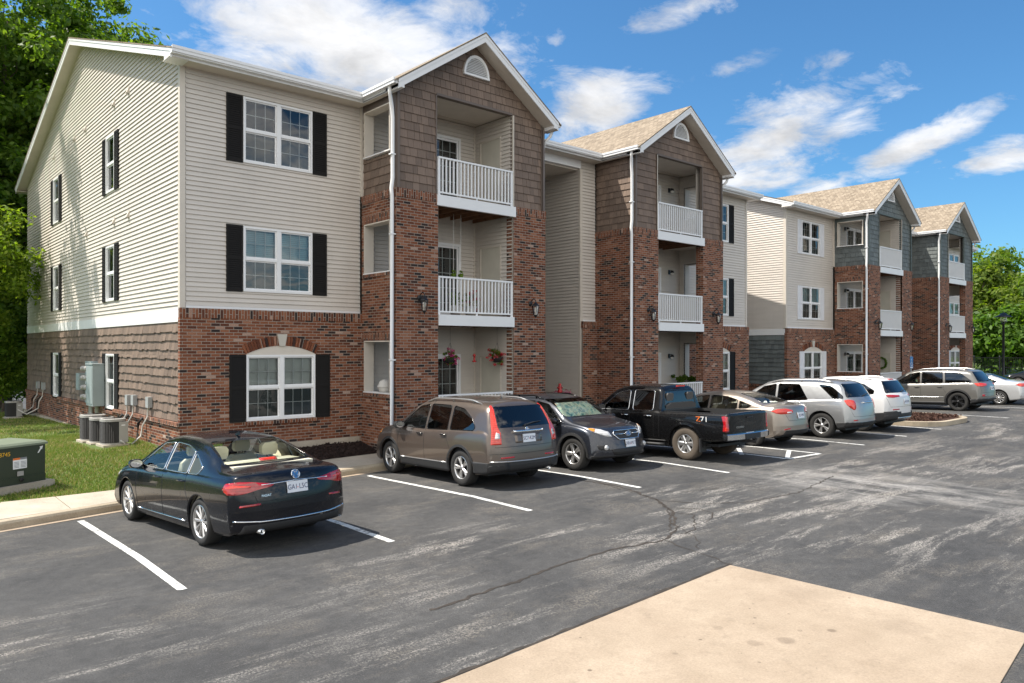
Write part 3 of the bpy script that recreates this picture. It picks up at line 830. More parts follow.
        # doors
        for h in dr:
            d = MB(); a, b, z0, z1 = h
            d.fbox(IB, a, a + 0.07, z0, z1, -0.06, 0.035); d.fbox(IB, b - 0.07, b, z0, z1, -0.06, 0.035); d.fbox(IB, a + .07, b - .07, z1 - 0.07, z1, -0.06, 0.033)
            d.fbox(IB, a + .07, b - .07, z0, z0 + 0.06, -0.06, 0.03)
            mid = (a + b) / 2
            d.fbox(IB, mid - 0.05, mid + 0.05, z0 + .06, z1 - .07, -0.05, 0.022)
            for p, q in ((a + .07, mid - .05), (mid + .05, b - .07)):
                for x0, x1, y0, y1 in ((p, p + .05, z0 + .06, z1 - .07), (q - .05, q, z0 + .06, z1 - .07), (p + .05, q - .05, z0 + .06, z0 + .16), (p + .05, q - .05, z1 - .13, z1 - .07)):
                    d.fbox(IB, x0, x1, y0, y1, -0.05, 0.0)
                for i in (1, 2):
                    x = p + (q - p) * i / 3; d.fbox(IB, x - .007, x + .007, z0 + .16, z1 - .13, -0.045, -0.03)
                for i in (1, 2, 3, 4):
                    z = z0 + (z1 - z0) * i / 5; d.fbox(IB, p + .05, q - .05, z - .007, z + .007, -0.044, -0.031)
            do = d.build('patio_door', M['white'], root)
            g = MB(); g.face([IB.P(u, z, -0.02) for u, z in ((a + .1, z0 + .1), (b - .1, z0 + .1), (b - .1, z1 - .1), (a + .1, z1 - .1))]); g.build('pane', M['glass'], do)
            g = MB(); g.face([IB.P(u, z, -0.35) for u, z in ((a - .2, z0), (b + .2, z0), (b + .2, z1 + .2), (a - .2, z1 + .2))]); g.build('dark_room', M['dark'], do)
        for h in cd:
            d = MB(); a, b, z0, z1 = h
            d.fbox(CL, a, a + 0.05, z0, z1, -0.03, 0.03, m=1); d.fbox(CL, b - 0.05, b, z0, z1, -0.03, 0.03, m=1); d.fbox(CL, a + .05, b - .05, z1 - 0.05, z1, -0.03, 0.029, m=1)
            d.fbox(CL, a + .05, b - .05, z0, z1 - .05, -0.03, 0.008)
            do = d.build('closet_door', [M['doorbeige'], M['soffit']], root)
            k = MB(); k.lathe([(0.0, 0.075), (0.025, 0.06), (0.025, 0.045), (0.012, 0.03), (0.012, 0.0)], (0, 0, 0), 'x', 10)
            ko = k.build('knob', M['acgrey'], do); ko.location = CL.P(b - 0.12 if not mirr else b - .12, z0 + 0.95, 0.008); ko.scale = (-s, 1, 1)
        # floors, fascia, railings
        for zf, k in ((0.46, 0), (3.53, 1), (6.51, 2)):
            bc = MB(); lo, hi = 1.22, 3.74
            if k:
                bc.fbox(FB, lo, hi, zf - 0.05, zf - 0.002, -1.68, -0.05, m=1, back=True)
                for i in range(7):
                    u = lo + 0.05 + (hi - lo - 0.14) * i / 6
                    bc.fbox(FB, u, u + 0.04, zf - 0.24, zf - 0.05, -1.68, -0.08, m=1)
                bc.fbox(FB, lo - 0.04 if k == 2 else lo + .005, hi + 0.05 if k == 2 else hi - .005, zf - 0.265, zf + 0.005, -0.05, 0.035, m=0, back=True)
                # box under the pier behind the parapet
                bc.fbox(FB, 0.28, lo, zf - 0.2, zf - 0.003, -1.68, -0.32, m=2)
            else:
                bc.fbox(FB, 0.28, hi, 0.1, zf, -1.68, -0.02, m=3)
            b_ = bc.build('balcony' if k else 'patio', [M['white'], M['wood'], M['soffit'], M['walk']], root)
            rl = MB(); r0, r1 = lo + 0.02, hi - 0.02; zt = zf + (0.97 if k else 1.07)
            rl.fbox(FB, r0, r1, zt - 0.045, zt, -0.075, -0.01, back=True); rl.fbox(FB, r0, r1, zf + 0.06, zf + 0.10, -0.065, -0.02, back=True)
            n = 21
            for i in range(n + 1):
                u = r0 + 0.03 + (r1 - r0 - 0.06) * i / n
                hw = 0.035 if i in (0, n) else 0.0185
                rl.fbox(FB, u - hw, u + hw, zf if i in (0, n) else zf + 0.10, zt - 0.045, -0.06, -0.024, back=True)
            u = (r0 + r1) / 2; rl.fbox(FB, u - .02, u + .02, zf, zf + 0.06, -0.06, -0.024)
            rl.build('railing', M['white'], b_)
        # ceiling of the top balcony
        sof = MB(); sof.face([FB.P(u, 9.045, w) for u, w in ((0.28, -0.1), (3.76, -0.1), (3.76, -1.72), (0.28, -1.72))])
        sof.build('balcony_ceiling', M['soffit'], root); sof = MB()
        # bay roof
        ov, yf, yb = 0.17, -2.05, 5.0
        ze = pk - SM * (half + ov)
        ln = math.hypot(half + ov + .1, SM * (half + ov + .1))
        for sd in (-1, 1):
            xe = X(half + sd * (half + ov + 0.10)); xr = X(half); zee = ze - SM * 0.10
            a, b, c, d = (xe, yf - 0.02, zee), (xr, yf - 0.02, pk), (xr, yb, pk), (xe, yb, zee)
            rf.face([a, b, c, d], 0, [(0, 0), (0, ln), (7, ln), (7, 0)])
            rf.face([(p[0], p[1], p[2] - 0.035) for p in (a, b, c, d)], 0, [(0, 0), (0, ln), (7, ln), (7, 0)])
            rf.face([a, b, (b[0], b[1], b[2] - .035), (a[0], a[1], a[2] - .035)], 0, [(0, 0), (1, 0), (1, .02), (0, .02)])
            rf.face([a, d, (d[0], d[1], d[2] - .035), (a[0], a[1], a[2] - .035)], 0, [(0, 0), (1, 0), (1, .02), (0, .02)])
            x1 = X(half + sd * (half + ov))
            def slab(y0, y1, dz0, dz1, mb, m=0):
                P = [(x1, y0, ze - dz0), (x1, y1, ze - dz0), (xr, y1, pk - dz0), (xr, y0, pk - dz0)]
                Q = [(p[0], p[1], p[2] - (dz1 - dz0)) for p in P]
                mb.face(P, m); mb.face(Q, m)
                for i in range(4): mb.face([P[i], P[(i + 1) % 4], Q[(i + 1) % 4], Q[i]], m)
            slab(yf, yf + 0.03, 0.04, 0.25, trm)
            slab(yf - 0.012, yf + 0.02, 0.037, 0.11, trm)
            slab(yf + 0.03, -1.58, 0.225, 0.24, sof)
            # eave return, side soffit, fascia and gutter
            xs = X(half + sd * half)
            xa, xb = sorted((x1, xs))
            trm.box(xa, xb, yf + 0.005, -1.5, 8.80, 8.90)
            sof.box(xa, xb, -1.5, -0.431, 8.797, 8.82)
            q = 1 if x1 > xs else -1
            xa, xb = sorted((x1, x1 - q * 0.02)); trm.box(xa, xb, yf + 0.004, -0.43, 8.79, 8.97)
            xa, xb = sorted((x1 + q * 0.001, x1 + q * 0.11)); gut = MB(); gut.box(xa, xb, yf + 0.02, -0.46, 8.872, 8.985)
            xa, xb = sorted((x1 + q * 0.11, x1 + q * 0.125)); gut.box(xa, xb, yf + 0.02, -0.56, 8.94, 9.0); gut.build('gutter', M['white'], root)
        sof.build('soffit', M['soffit'], root)
        # downspout on the left corner of each bay
        xl = X0
        for xx, sgn, zlow in ((xl, -1, 0.4), (X0 + BW, 1, 8.0)):
            dn = MB(); gx = xx + sgn * 0.20
            if sgn < 0:
                y = -1.62
                path = [(gx, -1.72, 8.88), (gx, -1.72, 8.78), (gx + 0.03, -1.70, 8.66), (xx - 0.075, y, 8.42), (xx - 0.055, y, 8.2), (xx - 0.055, y, 6.75), (xx - 0.12 + .03, y, 6.5), (xx - 0.075, y, 6.3), (xx - 0.075, y, zlow + .1), (xx - 0.12, y - 0.12, zlow - 0.1)]
                dn.tube(path, 0.048, 8)
                for z in (7.3, 5.4, 2.4): dn.box(xx - 0.13, xx, y - 0.055, y + 0.055, z, z + 0.03)
            else:
                dn.tube([(gx, -1.75, 8.88), (gx, -1.75, 8.78), (gx - 0.05, -1.74, 8.66), (xx + 0.06, -1.6, 8.5), (xx + .055, -1.55, 8.3), (xx + 0.055, -1.55, 0.5)], 0.045, 8)
            dn.build('downspout', M['white'], root)
    sid.build('siding_wall', M['cream'], root)
    brk.build('brick_wall', M['brick'], root)
    shk.build('shingle_wall', shake, root)
    trm.build('trim', [M['white'], M['soffit'], trimc], root)
    rf.build('roof', M['roof'], root)
    return root

BA = (0, 0, 0); BBX, BBY = 25.35, -0.2
apartment(BA, dict(shake='brown', trim='browntrim', shutter='shutterblack'),
          'nearer three storey apartment block with brown shingles and black shutters',
          [(3.87, 9.25), (5.23, 9.25), (8.36, 9.25), (9.78, 9.25), (12.79, 9.25), (3.87, 6.1), (5.23, 6.1), (8.24, 6.1)])
apartment((BBX, BBY, 0), dict(shake='green', trim='greentrim', shutter='shutterwhite'),
          'farther three storey apartment block with grey green shingles and white shutters', [])

# ------------------------------------------------------------------ wall lanterns
def lantern(loc, label):
    root = tag(empty('wall_lantern', loc), label, 'lantern', 'carriage lanterns on the brick piers')
    b = MB()
    b.lathe([(0.0, -0.02), (0.05, -0.02), (0.065, 0.0), (0.065, 0.02)], (0, 0, 0.14), 'y', 12)
    b.tube([(0, 0, 0.16), (0, -0.06, 0.24), (0, -0.14, 0.27), (0, -0.20, 0.22), (0, -0.20, 0.17)], 0.014, 6)
    b.tube([(0, 0, 0.10), (0, -0.05, 0.13), (0, -0.09, 0.2)], 0.01, 6)
    b.build('bracket', M['blackmetal'], root)
    c = MB()
    c.lathe([(0.0, 0.20), (0.018, 0.19), (0.022, 0.17), (0.05, 0.14), (0.105, 0.085), (0.112, 0.07), (0.10, 0.065)], (0, -0.20, 0), 'z', 6, sm=False)
    c.lathe([(0.052, -0.19), (0.062, -0.175), (0.05, -0.20), (0.02, -0.235), (0.012, -0.26), (0.0, -0.265)], (0, -0.20, 0), 'z', 6, sm=False)
    for k in range(6):
        t = math.pi / 3 * k
        c.tube([(0.098 * math.cos(t), -0.20 + 0.098 * math.sin(t), 0.07), (0.058 * math.cos(t), -0.20 + 0.058 * math.sin(t), -0.18)], 0.008, 4)
    c.build('cage', M['blackmetal'], root)
    g = MB(); g.lathe([(0.092, 0.068), (0.053, -0.178)], (0, -0.20, 0), 'z', 6, sm=False); g.build('lamp_glass', M['lampglass'], root)
    u = MB(); u.lathe([(0.0, 0.04), (0.03, 0.02), (0.035, -0.04), (0.02, -0.1), (0.02, -0.17)], (0, -0.20, 0), 'z', 8); u.build('bulb', M['bulb'], root)
    return root
for (x, y, lab) in (
    (5.04, -1.72, 'black lantern on the left brick pier beside the white downspout of the nearest bay'),
    (8.73, -1.72, 'black lantern on the right brick pier of the nearest bay, beside the tall siding recess'),
    (13.90, -1.72, 'black lantern on the brick pier above the black pickup'),
    (17.55, -1.72, 'black lantern on the brick pier left of the black window shutter above the tan sedan'),
    (BBX + 5.04, BBY - 1.72, 'small lantern on the left pier of the green shingled bay, above the white crossover'),
    (BBX + 8.73, BBY - 1.72, 'small lantern on the brick pier directly above the blue sign'),
    (BBX + 13.90, BBY - 1.72, 'small lantern on the left pier of the last bay, beside its downspout'),
    (BBX + 17.55, BBY - 1.72, 'small lantern on the last brick pier, nearest the distant trees')):
    lantern((x, y, 3.78), lab)
# little sconces over the patio doors (one per balcony that shows one)
def sconce(loc, label):
    root = tag(empty('door_light', loc), label, 'wall light', 'small lights inside the balconies')
    b = MB(); b.box(-0.05, 0.05, -0.03, 0, -0.08, 0.08); b.tube([(0, -0.03, 0.03), (0, -0.12, 0.06), (0, -0.15, 0.0)], 0.012, 6)
    b.lathe([(0.0, 0.06), (0.05, 0.04), (0.075, -0.02), (0.07, -0.04)], (0, -0.15, 0), 'z', 10)
    b.build('bracket', M['blackmetal'], root)
    g = MB(); g.lathe([(0.065, -0.035), (0.05, -0.10), (0.0, -0.12)], (0, -0.15, 0), 'z', 10); g.build('lamp_glass', M['bulb'], root)
for k, (zf, fl) in enumerate(((0.46, 'ground'), (3.53, 'middle'), (6.53, 'top'))):
    sconce((16.35 + 0.9, -0.02, zf + 1.95), 'dark wall light inside the %s balcony of the bay above the black pickup' % fl)
    sconce((BBX + 5.62, BBY - 0.02, zf + 1.95), 'dark wall light beside the patio door in the %s balcony of the first green bay' % fl)
# ------------------------------------------------------------------ ground
def zlot(X, Y):
    return 0.13 * max(0, min(1, (X + 2) / 9)) - 0.03 * max(0, min(3.5, Y + 6.5))
KERB = [(-60, -5.6), (-12, -3.95), (-3.68, -3.12), (-1.92, -2.72), (2.33, -2.5), (3.55, -2.42), (12, -2.4), (30, -2.4), (60, -2.4)]
def kerb_y(x):
    for (a, b), (c, d_) in zip(KERB[:-1], KERB[1:]):
        if a <= x <= c: return b + (d_ - b) * (x - a) / (c - a)
    return KERB[-1][1] if x > 0 else KERB[0][1]
def gridmesh(name, xs, ys, zf, mat, kind='structure', clipf=None):
    mb = MB(); me = bpy.data.meshes.new(name)
    V = [(x, y, zf(x, y)) for y in ys for x in xs]; nx = len(xs)
    Fc = [(j * nx + i, j * nx + i + 1, (j + 1) * nx + i + 1, (j + 1) * nx + i) for j in range(len(ys) - 1) for i in range(nx - 1)]
    if clipf: Fc = [f for f in Fc if clipf(V[f[0]], V[f[2]])]
    me.from_pydata(V, [], Fc); me.materials.append(mat)
    me.polygons.foreach_set('use_smooth', [True] * len(Fc)); me.update()
    o = bpy.data.objects.new(name, me); link(o); return tag(o, kind=kind)
xs = [-900, -300, -100, -40, -20, -12] + [x * 0.5 - 10 for x in range(0, 41)] + [12, 16, 20, 30, 45, 60, 100, 300, 900]
ys = [-900, -300, -100, -40, -25, -20, -16, -14, -12, -10] + [-9 + 0.5 * k for k in range(16)] + [0, 10, 60, 300, 900]
gridmesh('parking_lot', xs, ys, lambda x, y: zlot(x, y) - (0.6 if -1.2 < y else 0.0) - (0.4 if y > -1.2 and x < 30 else 0), M['asphalt'])
# kerb: rounded front edge swept along its line; pale gutter strip in front
kx = [-60, -30, -12, -8, -6, -3.68, -1.92, 0, 2.33, 3.55, 6, 12, 20, 30, 45, 60]
mb = MB()
prof = [(0.0, -0.06), (0.012, 0.09), (0.035, 0.125), (0.07, 0.135), (0.17, 0.137), (0.17, 0.0)]
for a, b in zip(kx[:-1], kx[1:]):
    for (p, z), (q, z2) in zip(prof[:-1], prof[1:]):
        za, zb = zlot(a, kerb_y(a)), zlot(b, kerb_y(b))
        mb.face([(a, kerb_y(a) + p, za + z), (b, kerb_y(b) + p, zb + z), (b, kerb_y(b) + q, zb + z2), (a, kerb_y(a) + q, za + z2)], sm=False)
tag(mb.build('kerb', M['kerb']), kind='structure')
mb = MB()
for a, b in zip(kx[:-1], kx[1:]):
    y0, y1 = kerb_y(a), kerb_y(b)
    mb.face([(a, y0 - 0.14, zlot(a, y0 - .14) + 0.004), (b, y1 - 0.14, zlot(b, y1 - .14) + 0.004), (b, y1 + .005, zlot(b, y1) + 0.004), (a, y0 + .005, zlot(a, y0) + 0.004)])
tag(mb.build('gutter_strip', M['slab']), kind='structure')
# pavement slabs with joints
def walk_back(x): return -1.42 if x < -3.5 else (-1.42 - 0.18 * min(1, (x + 3.5) / 2) if x < -1.5 else (-1.6 + 0.55 * min(1, (x + 1.5) / 4) if x < 2.5 else -1.05))
mb = MB(); x = -14.0
while x < 60:
    e = min(60, x + 1.42)
    a, b = x + 0.008, e - 0.008
    z = lambda q: zlot(q, kerb_y(q)) + 0.137
    pts = [(a, kerb_y(a) + 0.178, z(a)), (b, kerb_y(b) + 0.178, z(b)), (b, walk_back(b), z(b) + 0.02), (a, walk_back(a), z(a) + 0.02)]
    mb.face(pts)
    low = [(p[0], p[1], p[2] - 0.12) for p in pts]
    for i in range(4): mb.face([pts[i], pts[(i + 1) % 4], low[(i + 1) % 4], low[i]])
    x = e
tag(mb.build('sidewalk', M['walk']), kind='structure')
# lawn rising to the wall
def zlawn(x, y):
    edge = zlot(x, kerb_y(max(-12, x))) + 0.137
    k = max(0.0, min(1.0, (y + 1.6) / 3.6)); k = k * k * (3 - 2 * k)
    near = edge + (0.46 - edge) * k
    if y > 2.5: near = 0.46 - 0.022 * (y - 2.5)
    nb = max(0, min(1, (-x - 0.3) / 6)) * 0.16 * k
    return near - nb + 0.015 * math.sin(x * 1.7 + y) * math.sin(y * 1.3)
lx = [-60, -40, -25, -18] + [-14 + 0.5 * k for k in range(30)] + [1.2, 2.3]
ly = [-1.62, -1.3] + [-1.0 + 0.5 * k for k in range(50)] + [26, 30, 40, 60]
gridmesh('lawn', lx, ly, lambda x, y: zlawn(x, y) + 0.006, M['lawn'], clipf=lambda a, b: not (a[0] > 0.05 and a[1] > -0.2))
# grass blades
rs = np.random.RandomState(4)
def blades(n, fx):
    vs = []; 
    pts = []
    while len(pts) < n:
        x, y = fx()
        if y < walk_back(x) + 0.03: continue
        if -0.13 < x and y > -0.05: continue
        if -1.3 < x < -0.35 and 1.7 < y < 4.2: continue
        pts.append((x, y))
    P = np.array(pts); Z = np.array([zlawn(a, b) for a, b in pts])
    n = len(P); ang = rs.rand(n) * 6.283; h = 0.035 + 0.05 * rs.rand(n) ** 1.5; wd = 0.006 + 0.006 * rs.rand(n)
    lean = rs.randn(n, 2) * 0.028
    V = np.zeros((n, 3, 3)); c, s = np.cos(ang), np.sin(ang)
    V[:, 0] = np.stack([P[:, 0] - c * wd, P[:, 1] - s * wd, Z], 1)
    V[:, 1] = np.stack([P[:, 0] + c * wd, P[:, 1] + s * wd, Z], 1)
    V[:, 2] = np.stack([P[:, 0] + lean[:, 0], P[:, 1] + lean[:, 1], Z + h], 1)
    return V.reshape(-1, 3)
def trimesh(name, V, mats, per=3, parent=None, mi=None):
    me = bpy.data.meshes.new(name); nv = len(V); nf = nv // per
    me.vertices.add(nv); me.vertices.foreach_set('co', V.astype(np.float32).ravel())
    me.loops.add(nv); me.loops.foreach_set('vertex_index', np.arange(nv, dtype=np.int32))
    me.polygons.add(nf); me.polygons.foreach_set('loop_start', np.arange(0, nv, per, dtype=np.int32))
    for m in (mats if isinstance(mats, list) else [mats]): me.materials.append(m)
    if mi is not None: me.polygons.foreach_set('material_index', mi.astype(np.int32))
    me.update(calc_edges=True); me.validate()
    o = bpy.data.objects.new(name, me); return link(o, parent)
V = np.concatenate([blades(80000, lambda: (rs.uniform(-5.2, 1.2), rs.uniform(-1.8, 6))), blades(40000, lambda: (rs.uniform(-10, -5.2), rs.uniform(-2.4, 6))), blades(50000, lambda: (rs.uniform(-8, 0.0), rs.uniform(5, 20)))])
tag(trimesh('grass', V, M['blade']), kind='stuff')
# mulch bed along the front, with loose chips
mb = MB()
def zb_(x, y): return 0.16 + 0.20 * max(0, min(1, (y + 1.05) / 0.9)) + 0.02 * math.sin(x * 5) * math.sin(y * 7) + zlot(x, -2.4) * 0.6
bx = [0.1 + 0.25 * k for k in range(18)]; by = [-1.75, -1.45, -1.2, -1.05, -0.85, -0.65, -0.45, -0.25, -0.1]
gridmesh('mulch_bed', [k * 0.25 - 0.15 for k in range(19)], by, lambda x, y: zb_(x, y) if y > walk_back(x) else zlot(x, -2.4) + 0.10, M['mulch'])
gridmesh('planting_bed', [9.3 + 0.4 * k for k in range(105)], [-1.1, -0.9, -0.6, -0.3, 0.1], lambda x, y: 0.30 + 0.1 * max(0, min(1, (y + 1.1))), M['mulch'])
def chips(n, x0, x1, y0, y1, zf, s0=0.015, s1=0.045):
    out = []
    for _ in range(n):
        x, y = rs.uniform(x0, x1), rs.uniform(y0, y1)
        if y < walk_back(x) + 0.02 and zf is zb_: continue
        z = zf(x, y) + 0.012
        a = Vector(rs.randn(3)).normalized(); b = a.cross(Vector(rs.randn(3))).normalized()
        a = a * rs.uniform(s0, s1); b = b * rs.uniform(s0 * .4, s1 * .4); p = Vector((x, y, z))
        out += [p - a - b, p + a - b, p + a + b, p - a + b]
    return np.array([tuple(v) for v in out])
tag(trimesh('mulch_chips', chips(5000, 0.1, 4.3, -1.6, -0.12, zb_), M['mulch'], 4), kind='stuff')
# foundation strip under the brick
mb = MB(); mb.box(-0.13, 4.3, -0.145, -0.02, -0.2, 0.47); mb.box(-0.145, -0.02, -0.13, 17.8, -0.6, 0.30)
tag(mb.build('foundation_strip', M['walk']), 'pale concrete foundation strip under the nearest brick wall', 'foundation')
# foreground concrete pad
mb = MB()
NS_, NT_ = 40, 9
def padp(i, j):
    s, q = i / NS_, j / NT_
    ax, ay, bx_, by_ = -6.5 + 9.04 * s, -12.25 + 0.35 * s, -6.5 + 9.14 * s, -15.9 + 0.95 * s
    x, y = ax + (bx_ - ax) * q, ay + (by_ - ay) * q
    return (x, y, zlot(x, y) + 0.012)
for i in range(NS_):
    for j in range(NT_): mb.face([padp(i, j), padp(i, j + 1), padp(i + 1, j + 1), padp(i + 1, j)])
dn_ = lambda p: (p[0], p[1], p[2] - .1)
for i in range(NS_):
    for j in (0, NT_): a_, b_ = padp(i, j), padp(i + 1, j); mb.face([a_, b_, dn_(b_), dn_(a_)])
for j in range(NT_): a_, b_ = padp(NS_, j), padp(NS_, j + 1); mb.face([a_, b_, dn_(b_), dn_(a_)])
tag(mb.build('concrete_pad', M['slab']), kind='structure')
def ribbon(name, path, wid, mat, dz, jit=0.0, seed=1, kind='structure'):
    r = random.Random(seed); mb = MB(); P = []
    for (a, b) in zip(path[:-1], path[1:]):
        n = max(1, int(math.dist(a, b) / 0.09)) if jit else max(4, int(math.dist(a, b) / 0.25))
        for i in range(n):
            k = i / n; P.append((a[0] + (b[0] - a[0]) * k + r.uniform(-jit, jit), a[1] + (b[1] - a[1]) * k + r.uniform(-jit, jit)))
    P.append(path[-1])
    Lf = []; Rt = []
    for i, p in enumerate(P):
        q0, q1 = P[max(0, i - 1)], P[min(len(P) - 1, i + 1)]
        dx, dy = q1[0] - q0[0], q1[1] - q0[1]; l = math.hypot(dx, dy) or 1
        w = wid * (r.uniform(0.35, 1.25) if jit else 1) / 2
        Lf.append((p[0] - dy / l * w, p[1] + dx / l * w)); Rt.append((p[0] + dy / l * w, p[1] - dx / l * w))
    z = lambda q: (q[0], q[1], zlot(*q) + dz)
    for i in range(len(P) - 1): mb.face([z(Rt[i]), z(Rt[i + 1]), z(Lf[i + 1]), z(Lf[i])])
    return tag(mb.build(name, mat), kind=kind)
ribbon('crack_edge', [(2.62, -11.86), (-6.5, -12.2)], 0.05, M['crack'], 0.005, 0.012, 3)
for k, path in enumerate(([(5.44, -5.68), (5.38, -7.06), (5.4, -7.79), (4.94, -8.95), (4.5, -9.59), (3.51, -10.42), (2.94, -10.63), (2.04, -10.46), (1.1, -10.47), (0.35, -10.56), (-0.99, -10.63)],
        [(4.94, -8.95), (5.22, -9.67), (5.94, -10.16), (7.31, -10.3), (9.4, -9.9)], [(2.93, -10.62), (2.76, -11.27), (2.58, -11.83)], [(4.39, -9.68), (4.46, -10.04), (3.71, -10.61), (3.35, -10.58)], [(2.9, -11.2), (3.3, -10.9), (3.6, -10.45)],
        [(5.5, -7.0), (5.2, -7.9), (5.05, -8.8), (4.6, -9.4), (4.0, -9.95), (3.4, -10.35)], [(4.6, -9.5), (4.9, -9.9), (4.75, -10.2), (4.2, -10.45)], [(5.2, -8.3), (5.9, -8.9), (6.6, -9.1)])):
    ribbon('asphalt_crack', path, (0.05, 0.028, 0.024, 0.022, 0.016, 0.028, 0.02, 0.014)[k], M['crack'], 0.004, 0.034, 5 + k)
for x0, x1, y0, y1 in ((-2.6, -2.65, -3.2, -8.24), (0.2, 0.17, -3.0, -8.11), (2.95, 2.83, -2.85, -8.05), (5.8, 5.58, -2.7, -8.08), (8.5, 8.17, -2.7, -8.3), (10.9, 10.9, -2.7, -8.1),
                       (12.25, 12.3, -2.7, -8.15), (14.85, 14.75, -2.7, -8.2), (17.68, 17.66, -2.7, -8.15), (20.5, 20.5, -2.8, -8.1), (26.6, 26.6, -2.8, -8.3), (29.3, 31.0, -8.2, -8.2), (32.2, 32.2, -2.8, -8.2), (35, 35, -2.8, -8.2)):
    ribbon('parking_line', [(x0, y0), (x1, y1)], 0.105, M['line'], 0.006)
for a, b in (((11.75, -6.3), (10.7, -7.05)), ((12.2, -7.45), (11.0, -8.05)), ((12.2, -5.0), (10.95, -5.75)), ((10.9, -8.12), (12.3, -8.2))):
    ribbon('hatch_line', [a, b], 0.105, M['line'], 0.0075)
# kerbed island with red mulch
mb = MB(); isl = []
x0, x1, yb, yf = 20.75, 24.95, -2.35, -7.85
isl = [(x0, yb), (x0, yf + 1.2)] + [(x0 + 1.2 - 1.2 * math.cos(t), yf + 1.2 - 1.2 * math.sin(t)) for t in [math.pi / 2 * k / 8 for k in range(1, 9)]] + \
      [(x1 - 1.5 + 1.5 * math.sin(t), yf + 1.5 - 1.5 * math.cos(t)) for t in [math.pi / 2 * k / 8 for k in range(0, 9)]] + [(x1, yb)]
cx_, cy_ = (x0 + x1) / 2, -5.0
inn = [(cx_ + (a - cx_) * 0.925, cy_ + (b - cy_) * 0.945) for a, b in isl]
for i in range(len(isl) - 1):
    a, b, c, e = isl[i], isl[i + 1], inn[i + 1], inn[i]
    z = 0.13
    mb.face([(a[0], a[1], z - .05), (b[0], b[1], z - .05), (b[0], b[1], z + 0.15), (a[0], a[1], z + 0.15)])
    mb.face([(a[0], a[1], z + .15), (b[0], b[1], z + .15), (c[0], c[1], z + .155), (e[0], e[1], z + .155)])
    mb.face([(e[0], e[1], z + .155), (c[0], c[1], z + .155), (c[0], c[1], z + .05), (e[0], e[1], z + .05)])
tag(mb.build('island_kerb', M['kerb']), kind='structure')
mb = MB(); mb.face([(a, b, 0.13 + 0.10) for a, b in inn]); tag(mb.build('island_mulch', M['mulchred']), kind='structure')
tag(trimesh('island_chips', chips(5000, 21.1, 24.6, -7.4, -2.5, lambda x, y: 0.24 + 0.08 * max(0, 1 - ((x - 22.85) / 1.9) ** 2), 0.03, 0.07), M['mulchred'], 4), kind='stuff')
# ------------------------------------------------------------------ vehicles
def pchip(pts):
    xs = [p[0] for p in pts]; ys = [p[1] for p in pts]; n = len(xs)
    h = [xs[i + 1] - xs[i] for i in range(n - 1)]; d = [(ys[i + 1] - ys[i]) / h[i] for i in range(n - 1)]
    m = [d[0]] + [0.0] * (n - 2) + [d[-1]]
    for i in range(1, n - 1):
        if d[i - 1] * d[i] > 0:
            w1, w2 = 2 * h[i] + h[i - 1], h[i] + 2 * h[i - 1]
            m[i] = (w1 + w2) / (w1 / d[i - 1] + w2 / d[i])
    def f(x):
        if x <= xs[0]: return ys[0]
        if x >= xs[-1]: return ys[-1]
        i = 0
        while x > xs[i + 1]: i += 1
        t = (x - xs[i]) / h[i]; t2, t3 = t * t, t * t * t
        return (2 * t3 - 3 * t2 + 1) * ys[i] + (t3 - 2 * t2 + t) * h[i] * m[i] + (-2 * t3 + 3 * t2) * ys[i + 1] + (t3 - t2) * h[i] * m[i + 1]
    return f

